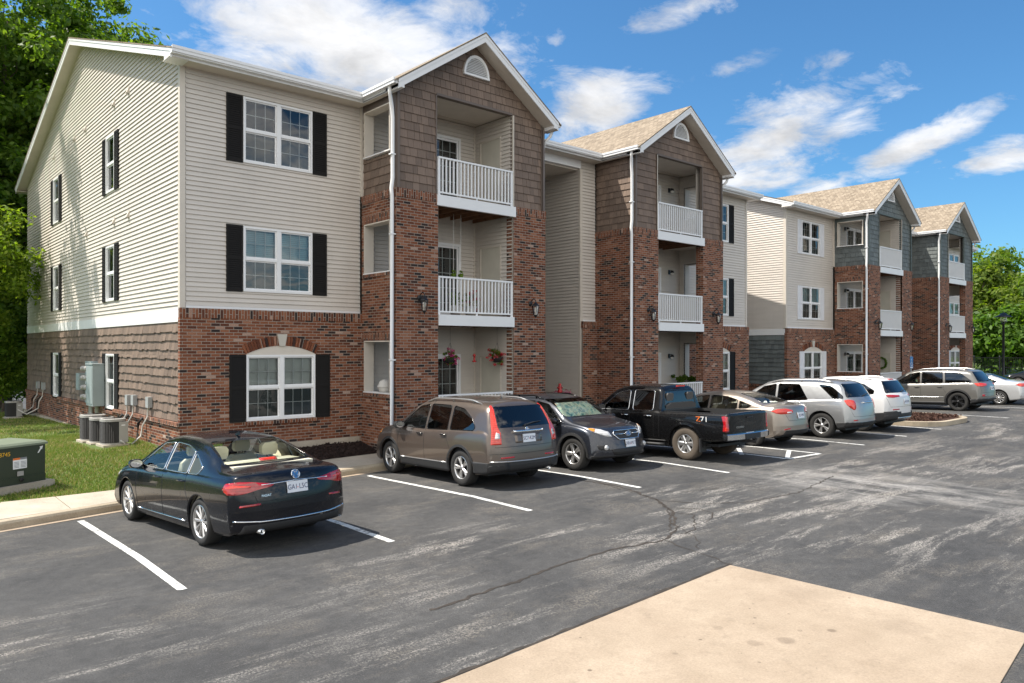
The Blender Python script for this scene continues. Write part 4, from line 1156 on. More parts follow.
SIDEPROF = pchip([(0.0, 0.945), (0.18, 0.972), (0.38, 0.992), (0.58, 1.0), (0.80, 0.99), (0.93, 0.972), (1.0, 0.95)])
def body_mesh(S):
    Lh, W = S['L'] / 2, S['W'] / 2
    top, belt, bot = pchip(S['top']), pchip(S['belt']), pchip(S['bot'])
    xf = Lh - S['fo']; xr = xf - S['wb']; ra = S['ra']; zw = S['r']
    S['xf'], S['xr'] = xf, xr
    st = set()
    x = -Lh
    while x < Lh: st.add(round(x, 4)); x += 0.07
    for a in (xf, xr):
        for k in range(-12, 13): st.add(round(a + ra * math.sin(k / 12 * math.pi / 2), 4))
        for e in (-0.003, 0.003):
            st.add(round(a + ra + e, 4)); st.add(round(a - ra + e, 4))
    for e in (0.0, 0.006, 0.015, 0.03, 0.05, 0.075, 0.105, 0.14, 0.18, 0.23): st.add(round(Lh - e, 4)); st.add(round(-Lh + e, 4))
    for q in S['top'][1:-1]: st.add(round(q[0], 4))
    st = sorted(st)
    st = [s for i, s in enumerate(st) if i == 0 or s - st[i - 1] > 0.0025]
    Bf, Br = S.get('Bf', 0.30), S.get('Br', 0.22); pf, pr = S.get('pf', 2.6), S.get('pr', 3.2)
    tum = S.get('tum', 0.42)
    NL, NS, NB, NR = 16, 9, 7, 9
    rows = []; Ks = []
    for x in st:
        zt, zb, z0 = top(x), belt(x), bot(x)
        s = 1 if x > 0 else -1
        x0 = Lh - S.get('xs', 0.85)
        k = max(0.0, (abs(x) - x0) / (Lh - x0)) ** 1.6
        B = (Bf if s > 0 else Br) * k; pp = pf if s > 0 else pr
        Wx = W * (1 - S.get('tp', 0.035) * max(0, (abs(x) / Lh - 0.45) / 0.55) ** 2)
        xs_side = x - s * B
        zl = z0
        for a in (xf, xr):
            dx = abs(xs_side - a)
            if dx < ra: zl = max(zl, zw + math.sqrt(ra * ra - dx * dx) * 0.985)
        zl = min(zl, zb - 0.03)
        half = [(Wx * SIDEPROF(max(0, (zl - 0.2) / max(0.1, zb - 0.2))) - 0.045, zl + 0.012)]
        for i in range(NL + 1):
            z = zl + (zb - zl) * i / NL
            q = (z - 0.2) / max(0.1, zb - 0.2)
            half.append((Wx * SIDEPROF(max(0, min(1, q))), z))
        h = max(0.012, zt - zb)
        ys = Wx * 0.95 - min(0.022, 0.3 * h); zs = zb + min(0.014, 0.2 * h)
        crown = min(S.get('crown', 0.045), 0.35 * h); ze = zt - crown
        hh = max(0.002, ze - zs)
        yK = ys - tum * hh - 0.10 * min(hh, 0.06)
        r = min(S.get('rc', 0.13), 0.7 * hh)
        def side(z): return ys + (yK - ys) * ((z - zs) / hh) ** 1.15
        for i in range(NS + 1):
            z = zs + (ze - r - zs) * i / NS
            half.append((side(z), z))
        A = half[-1]; Kp = (yK, ze - 0.0); rb = r * S.get('rb', 1.35); yB = yK - rb
        zB = zt - crown * max(0, yB / yK) ** 2
        Kz = ze + 0.25 * (zB - ze)
        for i in range(1, NB + 1):
            t = i / NB
            half.append(((1 - t) ** 2 * A[0] + 2 * t * (1 - t) * yK + t * t * yB, (1 - t) ** 2 * A[1] + 2 * t * (1 - t) * Kz + t * t * zB))
        for i in range(1, NR + 1):
            y = yB * (1 - i / NR)
            half.append((y, zt - crown * (y / yK) ** 2))
        n = len(half)
        def P(y, z, sg):
            return (x - s * B * (abs(y) / Wx) ** pp, y * sg, z)
        ring = [P(y, z, 1) for y, z in half] + [P(y, z, -1) for y, z in half[-2::-1]]
        rows.append(ring)
        Ks.append((x, s * B, Wx, pp, zl, zb, zt, half[0], min(abs(xs_side - xf), abs(xs_side - xr)) > ra and (x > xf or x < xr)))
    m = len(rows[0]); Vv = [p for r_ in rows for p in r_]; Fc = []
    for i in range(len(rows) - 1):
        for j in range(m - 1):
            a = i * m + j
            Fc.append((a, a + m, a + m + 1, a + 1))
    # underside near both ends, and the end caps, follow the plan curve
    NY = 14
    def across(kk, y0, z):
        x, sB, Wx, pp = kk[:4]
        ids = []
        for i in range(NY + 1):
            y = y0 * (1 - 2 * i / NY)
            Vv.append((x - sB * (abs(y) / Wx) ** pp, y, z)); ids.append(len(Vv) - 1)
        return ids
    prev = None
    for kk in Ks:
        cur = across(kk, kk[7][0], kk[7][1]) if kk[8] else None
        if prev and cur:
            for i in range(NY): Fc.append((prev[i], prev[i + 1], cur[i + 1], cur[i]))
        prev = cur
    for kk, rr_ in ((Ks[0], rows[0]), (Ks[-1], rows[-1])):
        lines = [across(kk, rr_[j][1], rr_[j][2]) for j in range(0, NL + 3)]
        lines.append(across(kk, rr_[NL + 2][1] * .985, kk[6] - 0.002))
        for p_, q_ in zip(lines[:-1], lines[1:]):
            for i in range(NY): Fc.append((p_[i], p_[i + 1], q_[i + 1], q_[i]) if kk is Ks[-1] else (p_[i + 1], p_[i], q_[i], q_[i + 1]))
    bm = bmesh.new()
    vs = [bm.verts.new(p) for p in Vv]
    for f in Fc:
        q = []
        for i in f:
            if vs[i] not in q: q.append(vs[i])
        if len(q) >= 3:
            try: bm.faces.new(q)
            except ValueError: pass
    bmesh.ops.remove_doubles(bm, verts=bm.verts, dist=1e-5)
    bmesh.ops.dissolve_degenerate(bm, dist=1e-6, edges=bm.edges)
    bmesh.ops.recalc_face_normals(bm, faces=bm.faces)
    if sum(f.normal.z * f.calc_area() for f in bm.faces if f.calc_center_median().z > S['H'] * 0.9) < 0:
        bmesh.ops.reverse_faces(bm, faces=bm.faces)
    for f in bm.faces: f.smooth = True
    bm.normal_update()
    return bm

def inside(p, poly):
    c = False; n = len(poly); j = n - 1
    for i in range(n):
        xi, yi = poly[i]; xj, yj = poly[j]
        if (yi > p[1]) != (yj > p[1]) and p[0] < (xj - xi) * (p[1] - yi) / (yj - yi) + xi: c = not c
        j = i
    return c

def rpoly(pts, r=0.04, n=3):
    out = []; k = len(pts)
    for i in range(k):
        p, a, b = Vector(pts[i]), Vector(pts[i - 1]), Vector(pts[(i + 1) % k])
        d1, d2 = a - p, b - p
        q = min(r, d1.length * 0.45, d2.length * 0.45)
        A = p + d1.normalized() * q; B = p + d2.normalized() * q
        for t in range(n + 1):
            t /= n; w = A * (1 - t) ** 2 + p * 2 * t * (1 - t) + B * t * t
            out.append((w.x, w.y))
    return out

AX = {'L': (Vector((1, 0, 0)), Vector((0, 0, 1)), lambda c, n: c.y > 0.15 and n.y > 0.12),
      'B': (Vector((0, 1, 0)), Vector((0, 0, 1)), lambda c, n: c.x < -0.3 and n.x < -0.08),
      'F': (Vector((0, 1, 0)), Vector((0, 0, 1)), lambda c, n: c.x > 0.25 and n.x > 0.08),
      'T': (Vector((1, 0, 0)), Vector((0, 1, 0)), lambda c, n: n.z > 0.3),
      'BL': (Vector((-0.7071, -0.7071, 0)), Vector((0, 0, 1)), lambda c, n: c.x < 0 and c.y > 0 and (n.y - n.x) > 0.1),
      'FL': (Vector((-0.7071, 0.7071, 0)), Vector((0, 0, 1)), lambda c, n: c.x > 0 and c.y > 0 and (n.y + n.x) > 0.1)}

def region(bm, axis, poly):
    u, v, flt = AX[axis]
    us = [p[0] for p in poly]; vs = [p[1] for p in poly]
    lo = (min(us) - .02, min(vs) - .02); hi = (max(us) + .02, max(vs) + .02)
    fs = []
    for f in bm.faces:
        if not flt(f.calc_center_median(), f.normal): continue
        a = [w.co.dot(u) for w in f.verts]; b = [w.co.dot(v) for w in f.verts]
        if max(a) < lo[0] or min(a) > hi[0] or max(b) < lo[1] or min(b) > hi[1]: continue
        fs.append(f)
    return fs

def cut_lines(bm, faces, axis, poly):
    u, v, flt = AX[axis]
    nrm = u.cross(v)
    fs = faces
    for i in range(len(poly)):
        a, b = poly[i], poly[(i + 1) % len(poly)]
        d = u * (b[0] - a[0]) + v * (b[1] - a[1])
        if d.length < 1e-6: continue
        fs = [f for f in fs if f.is_valid]
        g = list({e for f in fs for e in f.edges}) + fs + list({w for f in fs for w in f.verts})
        r = bmesh.ops.bisect_plane(bm, geom=g, plane_co=u * a[0] + v * a[1], plane_no=d.cross(nrm).normalized(), dist=1e-6)
        fs = [x for x in r['geom'] if isinstance(x, bmesh.types.BMFace)]
    return [f for f in fs if f.is_valid]

def patch(base, axis, poly, off=0.003, thick=0.0, flip=False):
    """a panel cut out of the body's own surface; returns (verts, faces)"""
    u, v, flt = AX[axis]
    fs = region(base, axis, poly)
    bm = bmesh.new(); mp = {}
    for f in fs:
        q = []
        for w in f.verts:
            if w.index not in mp: mp[w.index] = bm.verts.new(w.co)
            q.append(mp[w.index])
        try: bm.faces.new(q)
        except ValueError: pass
    bm.normal_update()
    fs = cut_lines(bm, list(bm.faces), axis, poly)
    kill = [f for f in bm.faces if not inside((f.calc_center_median().dot(u), f.calc_center_median().dot(v)), poly)]
    bmesh.ops.delete(bm, geom=kill, context='FACES')
    bm.normal_update()
    for w in list(bm.verts):
        if not w.link_faces: bm.verts.remove(w)
    nv = [(w, w.normal.copy()) for w in bm.verts]
    for w, n in nv: w.co += n * off
    if thick:
        be = [e for e in bm.edges if len(e.link_faces) == 1]
        inn = {}
        for e in be:
            for w in e.verts:
                if w not in inn: inn[w] = bm.verts.new(w.co - w.normal * thick)
        for e in be:
            a, b = e.link_loops[0].vert, e.link_loops[0].link_loop_next.vert
            try: bm.faces.new((b, a, inn[a], inn[b]))
            except ValueError: pass
    bm.verts.index_update()
    vs = [tuple(w.co) for w in bm.verts]; fc = [tuple(w.index for w in f.verts) for f in bm.faces]
    bm.free()
    return vs, fc

def mk(name, vf, mat, parent, mirror=False, smooth=True):
    vs, fc = vf
    if mirror:
        vs = [(x, -y, z) for x, y, z in vs]; fc = [f[::-1] for f in fc]
    me = bpy.data.meshes.new(name); me.from_pydata(vs, [], fc); me.materials.append(mat)
    me.polygons.foreach_set('use_smooth', [smooth] * len(fc)); me.update()
    o = bpy.data.objects.new(name, me); return link(o, parent)

def cut_hole(bm, axis, poly):
    u, v, flt = AX[axis]
    fs = region(bm, axis, poly)
    fs = cut_lines(bm, fs, axis, poly)
    bm.normal_update()
    kill = [f for f in fs if f.is_valid and inside((f.calc_center_median().dot(u), f.calc_center_median().dot(v)), poly)]
    bmesh.ops.delete(bm, geom=kill, context='FACES')

CM = {}
CM['cargl'] = glass('car_glass', (0.90, 0.94, 0.90), 0.75, ior=1.5)
CM['cargldark'] = glass('privacy_glass', (0.13, 0.14, 0.145), 1.0, ior=1.8)
CM['carglclear'] = glass('clear_car_glass', (0.95, 0.98, 0.93), 0.45, ior=1.5)
CM['seam'] = simple('seam_black', (0.008, 0.008, 0.009), 0.6)
CM['plastic'] = simple('black_plastic', (0.022, 0.022, 0.023), 0.6, bump=0.15, bscale=200)
CM['gloss'] = simple('gloss_black', (0.010, 0.010, 0.011), 0.15)
CM['chrome'] = simple('chrome', (0.78, 0.78, 0.78), 0.12, 1.0, var=0.03)
CM['alloy'] = simple('alloy', (0.62, 0.61, 0.60), 0.28, 0.85, var=0.08)
CM['alloydark'] = simple('dark_alloy', (0.03, 0.03, 0.032), 0.3, 0.6)
CM['rotor'] = simple('brake_dark', (0.035, 0.033, 0.03), 0.6, 0.3)
CM['tyre'] = simple('tyre_rubber', (0.022, 0.021, 0.020), 0.85, var=0.3, bump=0.3, bscale=90)
CM['tyredust'] = simple('dusty_tyre', (0.085, 0.068, 0.052), 0.9, var=0.3, bump=0.3, bscale=90)
def lens(name, col, emit=0.0):
    t = NT(name); o = t.obj()
    n = t.math('FRACT', t.math('MULTIPLY', t.new('ShaderNodeSeparateXYZ', inp={0: o}).outputs[2], 26.0))
    c = t.mix(t.ramp(n, [(0.4, 0.0), (0.6, 1.0)]), col, [x * 0.75 for x in col])
    b = t.bsdf(Base_Color=c, Roughness=0.08)
    b.inputs['Coat Weight'].default_value = 1.0; b.inputs['Coat Roughness'].default_value = 0.01
    return t.mat
CM['redlens'] = lens('red_lens', (0.42, 0.008, 0.012))
CM['redbright'] = lens('bright_red_lens', (0.75, 0.035, 0.015))
CM['clearlens'] = lens('clear_lens', (0.62, 0.62, 0.62))
CM['amber'] = lens('amber_lens', (0.75, 0.27, 0.02))
CM['beige'] = simple('beige_leather', (0.74, 0.69, 0.54), 0.6)
CM['greycloth'] = simple('grey_cloth', (0.10, 0.095, 0.09), 0.85)
CM['tan'] = simple('tan_cloth', (0.30, 0.26, 0.20), 0.85)
CM['dash'] = simple('dark_dash', (0.02, 0.02, 0.022), 0.7)
CM['plate'] = simple('plate_white', (0.66, 0.69, 0.74), 0.45)
CM['platetxt'] = simple('plate_navy', (0.02, 0.03, 0.11), 0.5)
CM['shade'] = mat_noise2('foil_sunshade', [(0.35, (0.03, 0.12, 0.13)), (0.45, (0.35, 0.5, 0.42)), (0.52, (0.65, 0.62, 0.45)), (0.58, (0.10, 0.28, 0.28)), (0.66, (0.62, 0.38, 0.28)), (0.75, (0.6, 0.66, 0.5))], 5.5, 0.35, 0.4, 0.03)

def wheel(parent, x, y, z, r, w, rr, style, right, tyre_m='tyre', rim_m='alloy', steer=0.0):
    root = empty('wheel', (x, y, z), (math.pi if right else 0) + steer, parent)
    t = MB(); h = w / 2
    t.lathe([(rr - 0.01, -h + 0.01), (rr + 0.01, -h), (r - 0.035, -h - 0.004), (r - 0.012, -h + 0.012), (r, -h + 0.035), (r, h - 0.035), (r - 0.012, h - 0.012), (r - 0.035, h + 0.004), (rr + 0.012, h), (rr - 0.004, h - 0.012)], (0, 0, 0), 'y', 44)
    for g in (-0.05, 0.0, 0.05):
        t.lathe([(r + 0.0005, g - 0.006), (r - 0.008, g - 0.003), (r - 0.008, g + 0.003), (r + 0.0005, g + 0.006)], (0, 0, 0), 'y', 44)
    t.build('tyre', CM[tyre_m], root)
    m = MB()
    m.lathe([(rr + 0.002, h - 0.012), (rr - 0.006, h - 0.004), (rr - 0.016, h - 0.012), (rr - 0.022, h - 0.04), (rr - 0.03, -h + 0.02)], (0, 0, 0), 'y', 40)
    ns, wide0, wide1, split, dish = style
    hub = rr * 0.20
    for k in range(ns):
        base = 2 * math.pi * k / ns
        arms = [(base, base)] if not split else [(base - split * 0.35, base - split), (base + split * 0.35, base + split)]
        for t0, t1 in arms:
            def pt(rad, ang, off, hh): return (rad * math.cos(ang) - off * math.sin(ang), hh, rad * math.sin(ang) + off * math.cos(ang))
            h0, h1, hm = h - 0.012 - dish, h - 0.016, h - 0.014 - dish * 0.45
            secs = [(hub * 0.8, t0, wide0, h0), (rr * 0.55, (t0 * 0.55 + t1 * 0.45), (wide0 + wide1) / 2, hm), (rr - 0.014, t1, wide1, h1)]
            for (ra_, ta, wa, ha), (rb_, tb, wb, hb) in zip(secs[:-1], secs[1:]):
                a0, a1, a2, a3 = pt(ra_, ta, -wa, ha - 0.014), pt(ra_, ta, -wa * .45, ha), pt(ra_, ta, wa * .45, ha), pt(ra_, ta, wa, ha - 0.014)
                b0, b1, b2, b3 = pt(rb_, tb, -wb, hb - 0.014), pt(rb_, tb, -wb * .45, hb), pt(rb_, tb, wb * .45, hb), pt(rb_, tb, wb, hb - 0.014)
                a4, a5, b4, b5 = pt(ra_, ta, -wa, ha - 0.05), pt(ra_, ta, wa, ha - 0.05), pt(rb_, tb, -wb, hb - 0.05), pt(rb_, tb, wb, hb - 0.05)
                for q in ((a0, b0, b1, a1), (a1, b1, b2, a2), (a2, b2, b3, a3), (a4, b4, b0, a0), (a3, b3, b5, a5)): m.face(q)
    m.lathe([(0.0, h - 0.004 - dish), (hub * 0.55, h - 0.006 - dish), (hub * 0.62, h - 0.012 - dish), (hub * 1.12, h - 0.018 - dish), (hub * 1.2, h - 0.05 - dish)], (0, 0, 0), 'y', 20)
    m.build('rim', CM[rim_m], root)
    d = MB(); d.lathe([(0.0, h - 0.085), (rr * 0.62, h - 0.085), (rr * 0.62, h - 0.10), (rr - 0.025, h - 0.13)], (0, 0, 0), 'y', 24); d.build('brake_disc', CM['rotor'], root)
    return root

def car(S):
    Lh, W, H = S['L'] / 2, S['W'] / 2, S['H']
    root = tag(empty(S['name'], (0, 0, 0)), S['label'], S['cat'], S.get('group', 'cars parked along the kerb'))
    base = body_mesh(S); base.verts.index_update(); base.faces.index_update()
    bvh = BVHTree.FromBMesh(base)
    body = base.copy()
    def proj(p, d):
        loc, n, i, dist = bvh.ray_cast(Vector(p), Vector(d)); return loc, n
    def sidep(x, z, off=0.0, sg=1):
        loc, n = proj((x, 3, z), (0, -1, 0))
        if loc is None: loc, n = Vector((x, W * 0.95, z)), Vector((0, 1, 0))
        q = loc + n * off
        return Vector((q.x, q.y * sg, q.z))
    def rearp(y, z, off=0.0):
        loc, n = proj((-4, y, z), (1, 0, 0))
        if loc is None: loc, n = Vector((-Lh, y, z)), Vector((-1, 0, 0))
        return loc + n * off, n
    def frontp(y, z, off=0.0):
        loc, n = proj((4, y, z), (-1, 0, 0))
        if loc is None: loc, n = Vector((Lh, y, z)), Vector((1, 0, 0))
        return loc + n * off, n
    PM = S['paint']
    # glazing
    for i, wp in enumerate(S['win']):
        pl = rpoly(wp, S.get('wr', 0.035))
        gm = CM['cargldark'] if (S.get('privacy') and i >= S['privacy']) else CM['cargl']
        vf = patch(base, 'L', pl, -0.004)
        for mr in (False, True): mk('side_window', vf, gm, root, mr)
        cut_hole(body, 'L', pl)
        pr_ = [(x, z) for x, z in pl]
        AX['R'] = (AX['L'][0], AX['L'][1], lambda c, n: c.y < -0.15 and n.y < -0.12)
        cut_hole(body, 'R', pl)
        if S.get('wtrim'):
            for sg in (1, -1):
                t = MB(); t.tube([sidep(x, z, 0.002, sg) for x, z in pl], S.get('wtr', 0.011), 5, closed=True)
                t.build('window_trim', CM[S['wtrim']], root)
    for ax, key, nm in (('B', 'rearglass', 'rear_window'), ('F', 'windshield', 'windscreen')):
        if key in S:
            pl = rpoly(S[key], 0.05)
            gm = CM['cargldark'] if (key == 'rearglass' and S.get('privacy')) else (CM['carglclear'] if S.get('clear') else CM['cargl'])
            mk(nm, patch(base, ax, pl, -0.004), gm, root); cut_hole(body, ax, pl)
            t = MB(); t.tube([(rearp if ax == 'B' else frontp)(y, z, 0.0)[0] for y, z in pl], 0.009, 5, closed=True); t.build('window_seal', CM['gloss'], root)
    for pl in S.get('pillar', []):
        vf = patch(base, 'L', pl, 0.002)
        for mr in (False, True): mk('pillar_cover', vf, CM['gloss'], root, mr)
    if 'bed' in S: cut_hole(body, 'T', S['bed'])
    me = bpy.data.meshes.new('body'); body.to_mesh(me); me.materials.append(PM)
    bo = bpy.data.objects.new('body', me); link(bo, root)
    for f in me.polygons: f.use_smooth = True
    # lower cladding, lamps and other panels cut from the surface: (name, axis, polygon, material, offset, thick, mirror)
    for (nm, ax, pl, mt, off, rnd_, mir_) in S.get('panels', []):
        vf = patch(base, ax, rpoly(pl, rnd_) if rnd_ else pl, off, off + 0.012)
        mm = CM[mt] if isinstance(mt, str) else mt
        if vf[1]:
            mk(nm, vf, mm, root)
            if mir_: mk(nm, vf, mm, root, True)
    # wheel arch trims
    fl = S.get('flare')
    if fl:
        for xa in (S['xf'], S['xr']):
            ring = []
            n = 22
            a0, a1 = -0.12, math.pi + 0.12
            for k in range(n + 1):
                a = a0 + (a1 - a0) * k / n
                ring.append((xa + (S['ra'] + 0.002) * math.cos(a), S['r'] + (S['ra'] * .985) * math.sin(a)))
            out = [(xa + (S['ra'] + fl[0]) * math.cos(a0 + (a1 - a0) * k / n), S['r'] + (S['ra'] + fl[0]) * math.sin(a0 + (a1 - a0) * k / n)) for k in range(n, -1, -1)]
            for sg in (1, -1):
                mb = MB()
                A = [sidep(x, z + .004, 0.013, sg) for x, z in ring]; Bq = [sidep(x, z, 0.009, sg) for x, z in out[::-1]]
                A2 = [p - Vector((0, sg * 0.05, 0)) for p in A]; B2 = [p - Vector((0, sg * 0.02, 0)) for p in Bq]
                for k in range(n):
                    mb.face([A[k], A[k + 1], Bq[k + 1], Bq[k]], sm=False); mb.face([A2[k], A2[k + 1], A[k + 1], A[k]]); mb.face([Bq[k], Bq[k + 1], B2[k + 1], B2[k]])
                mb.build('arch_trim', fl[1] if not isinstance(fl[1], str) else CM[fl[1]], root)
    # underbody and wheel wells
    mb = MB(); z0 = S.get('pan', 0.24)
    mb.box(-Lh + 0.35, Lh - 0.35, -W + 0.16, W - 0.16, z0, z0 + 0.06)
    mb.build('underbody', CM['seam'], root)
    for xa in (S['xf'], S['xr']):
        for sg in (1, -1):
            mb = MB()
            yo, yi = sg * (W - 0.075), sg * (W - 0.42)
            mb.lathe([(S['ra'] + 0.004, yo), (S['ra'] + 0.004, yi), (0.02, yi)], (xa, 0, S['r']), 'y', 20, a0=-0.25, a1=math.pi + 0.25)
            mb.build('wheel_well', CM['seam'], root)
    # wheels
    ti = S.get('track', W - 0.02) - S['tw'] / 2 - 0.012
    for xa, st_ in ((S['xf'], S.get('steer', 0)), (S['xr'], 0)):
        for sg in (1, -1):
            wheel(root, xa, sg * ti, S['r'], S['r'], S['tw'], S['rr'], S['rim'], sg < 0, S.get('tyre', 'tyre'), S.get('rimm', 'alloy'), st_)
    # door seams
    for path in S.get('seams', []):
        for sg in (1, -1):
            pts = []
            for (a, b), (c, d_) in zip(path[:-1], path[1:]):
                n = max(2, int(math.dist((a, b), (c, d_)) / 0.06))
                pts += [sidep(a + (c - a) * k / n, b + (d_ - b) * k / n, -0.0005, sg) for k in range(n)]
            pts.append(sidep(path[-1][0], path[-1][1], -0.0005, sg))
            t = MB(); t.tube(pts, 0.0042, 4); t.build('door_gap', CM['seam'], root)
    for path in S.get('rseams', []):
        pts = []
        for (a, b), (c, d_) in zip(path[:-1], path[1:]):
            n = max(2, int(math.dist((a, b), (c, d_)) / 0.06))
            pts += [rearp(a + (c - a) * k / n, b + (d_ - b) * k / n, -0.0005)[0] for k in range(n)]
        pts.append(rearp(path[-1][0], path[-1][1], -0.0005)[0])
        t = MB(); t.tube(pts, 0.0042, 4); t.build('tailgate_gap', CM['seam'], root)
    for (x, z) in S.get('handles', []):
        for sg in (1, -1):
            p = sidep(x, z, 0.0, sg); t = MB()
            t.tube([p + Vector((-0.10, 0, 0)), p + Vector((-0.08, sg * 0.028, 0.003)), p + Vector((0.07, sg * 0.030, 0.004)), p + Vector((0.10, 0, 0.004))], [0.011, 0.014, 0.014, 0.011], 7)
            t.build('door_handle', CM[S['hm']] if isinstance(S.get('hm'), str) else PM, root)
    # bright or dark mouldings along the flanks / the tail
    for (path, rad, mt) in S.get('sidelines', []):
        for sg in (1, -1):
            pts = []
            for (a, b), (c, d_) in zip(path[:-1], path[1:]):
                pts += [sidep(a + (c - a) * k / 8, b + (d_ - b) * k / 8, rad * 0.3, sg) for k in range(8)]
            pts.append(sidep(path[-1][0], path[-1][1], rad * 0.3, sg))
            t = MB(); t.tube(pts, rad, 6); t.build('side_moulding', CM[mt], root)
    for (path, rad, mt) in S.get('rearlines', []):
        pts = []
        for (a, b), (c, d_) in zip(path[:-1], path[1:]):
            pts += [rearp(a + (c - a) * k / 8, b + (d_ - b) * k / 8, rad * 0.3)[0] for k in range(8)]
        pts.append(rearp(path[-1][0], path[-1][1], rad * 0.3)[0])
        t = MB(); t.tube(pts, rad, 6); t.build('tail_moulding', CM[mt], root)
    # mirrors
    mx, mz, mc = S['mirror']
    for sg in (1, -1):
        p = sidep(mx, mz, 0.0, sg); t = MB()
        c = p + Vector((0.02, sg * 0.13, 0.035)); hs = S.get('msize', 1.0)
        prof = [(-0.085, 0.82), (-0.075, 0.95), (-0.03, 1.0), (0.03, 0.86), (0.07, 0.55), (0.09, 0.12)]
        n = 12; prev = None
        for (dx, sc) in prof:
            ring = [c + Vector((dx * hs, 0.105 * hs * sc * math.copysign(abs(math.cos(a)) ** 0.7, math.cos(a)), 0.072 * hs * sc * math.copysign(abs(math.sin(a)) ** 0.7, math.sin(a)))) for a in [2 * math.pi * k / n for k in range(n)]]
            if prev:
                for k in range(n): t.face([prev[k], prev[(k + 1) % n], ring[(k + 1) % n], ring[k]], sm=False)
            prev = ring
        t.tube([p + Vector((0, -sg * 0.02, -0.01)), c + Vector((0, -sg * 0.03, -0.03))], 0.03, 8)
        mo = t.build('wing_mirror', PM if mc == 'body' else CM[mc], root, merge=True)
        g = MB(); g.face([c + Vector((-0.0855 * hs, 0.092 * hs * math.cos(a), 0.06 * hs * math.sin(a))) for a in [2 * math.pi * k / 14 for k in range(14)]]); g.build('mirror_glass', CM['chrome'], mo)
    # cabin
    sm = CM[S.get('seatm', 'greycloth')]; zs = S.get('seatz', 0.50); sx = S.get('seatx', 0.18); tr = S.get('trimm')
    def seat(x, y, wdt, nm='seat'):
        t = MB()
        for (x0, x1, z0_, z1_, lean, hw) in ((x - 0.05, x + 0.48, zs, zs + 0.16, 0, wdt), (x - 0.16, x - 0.01, zs + 0.1, zs + 0.62, -0.17, wdt)):
            n = 6; prev = None
            secs = [(0, 0.86), (0.12, 1.0), (0.6, 1.0), (0.88, 0.92), (1.0, 0.66)]
            for (q, sc) in secs:
                zz = z0_ + (z1_ - z0_) * q; o_ = lean * q
                ring = [(x0 + o_, y - hw * sc, zz), (x0 + o_, y + hw * sc, zz), (x1 + o_, y + hw * sc, zz), (x1 + o_, y - hw * sc, zz)]
                if prev:
                    for k in range(4): t.face([prev[k], prev[(k + 1) % 4], ring[(k + 1) % 4], ring[k]])
                prev = ring
            t.face(prev)
        for hy in ([y] if wdt < 0.4 else [y - 0.40, y + 0.40]):
            prev = None
            for q, sc in ((0.0, 0.8), (0.25, 1.0), (0.75, 1.0), (1.0, 0.7)):
                zz = zs + 0.66 + 0.19 * q; o_ = -0.20 - 0.03 * q
                ring = [(x + o_ - 0.05, hy - 0.13 * sc, zz), (x + o_ - 0.05, hy + 0.13 * sc, zz), (x + o_ + 0.05, hy + 0.13 * sc, zz), (x + o_ + 0.05, hy - 0.13 * sc, zz)]
                if prev:
                    for k in range(4): t.face([prev[k], prev[(k + 1) % 4], ring[(k + 1) % 4], ring[k]])
                prev = ring
            t.face(prev)
            for d_ in (-0.05, 0.05): t.tube([(x - 0.19, hy + d_, zs + 0.58), (x - 0.2, hy + d_, zs + 0.7)], 0.007, 5)
        t.build(nm, sm, root)
    seat(sx, 0.37, 0.25); seat(sx, -0.37, 0.25); seat(sx - 0.86, 0, 0.62, 'rear_seat')
    t = MB(); xw = S.get('dashx', 1.0)
    t.box(xw - 0.35, xw + 0.02, -W + 0.16, W - 0.16, 0.55, S.get('dashz', 0.93)); t.box(-1.2, xw - .3, -W + 0.12, W - 0.12, 0.28, 0.34)
    t.build('dashboard', CM['dash'], root)
    for sg in (1, -1):
        t = MB(); y0, y1 = sorted((sg * (W - 0.11), sg * (W - 0.17)))
        t.box(-1.15, xw - 0.3, y0, y1, 0.3, S.get('beltin', 0.90)); t.build('door_lining', CM[tr] if tr else CM['dash'], root)
    t = MB(); c = Vector((sx + 0.55, 0.37, zs + 0.40))
    t.tube([c + Vector((0.06 * math.sin(a), 0.18 * math.cos(a), 0.17 * math.sin(a))) for a in [2 * math.pi * k / 18 for k in range(18)]], 0.014, 6, closed=True)
    t.build('steering_wheel', CM['dash'], root)
    if 'shelf' in S:
        x0, x1, z = S['shelf']; t = MB(); t.box(x0, x1, -W + 0.3, W - 0.3, z - 0.03, z); t.build('parcel_shelf', CM[tr] if tr else CM['dash'], root)
    # number plates
    for (end, y, z, txt, wd) in S.get('plates', []):
        p, n = (rearp if end == 'B' else frontp)(y, z, 0.012)
        sgn = -1 if end == 'B' else 1
        tilt = S.get('ptilt', 0.12)
        po = MB(); po.fbox(Fr((0, 0, 0), (1, 0, 0), (0, -1, 0)), -wd / 2, wd / 2, -0.076, 0.076, -0.012, 0.006, back=True)
        pb = po.build('number_plate', CM['plate'], root, p + Vector((sgn * 0.008, 0, 0)))
        pb.rotation_euler = (-tilt, 0, -sgn * -math.pi / 2 if end == 'F' else -math.pi / 2)
        text_obj('lettering', txt, 0.098, CM['platetxt'], pb, (0, -0.0075, -0.004), (math.pi / 2, 0, 0), 0.0008, 0.80)
        text_obj('lettering', '.', 0.13, CM['redbright'], pb, (0.0, -0.0078, 0.022), (math.pi / 2, 0, 0), 0.0008, 1.0)
    for (txt, y, z, size, mt) in S.get('rtext', []):
        p, n = rearp(y, z, 0.004)
        text_obj('lettering', txt, size, CM[mt], root, p, (math.pi / 2 - math.atan2(n.z, -n.x), 0, -math.pi / 2), 0.002)
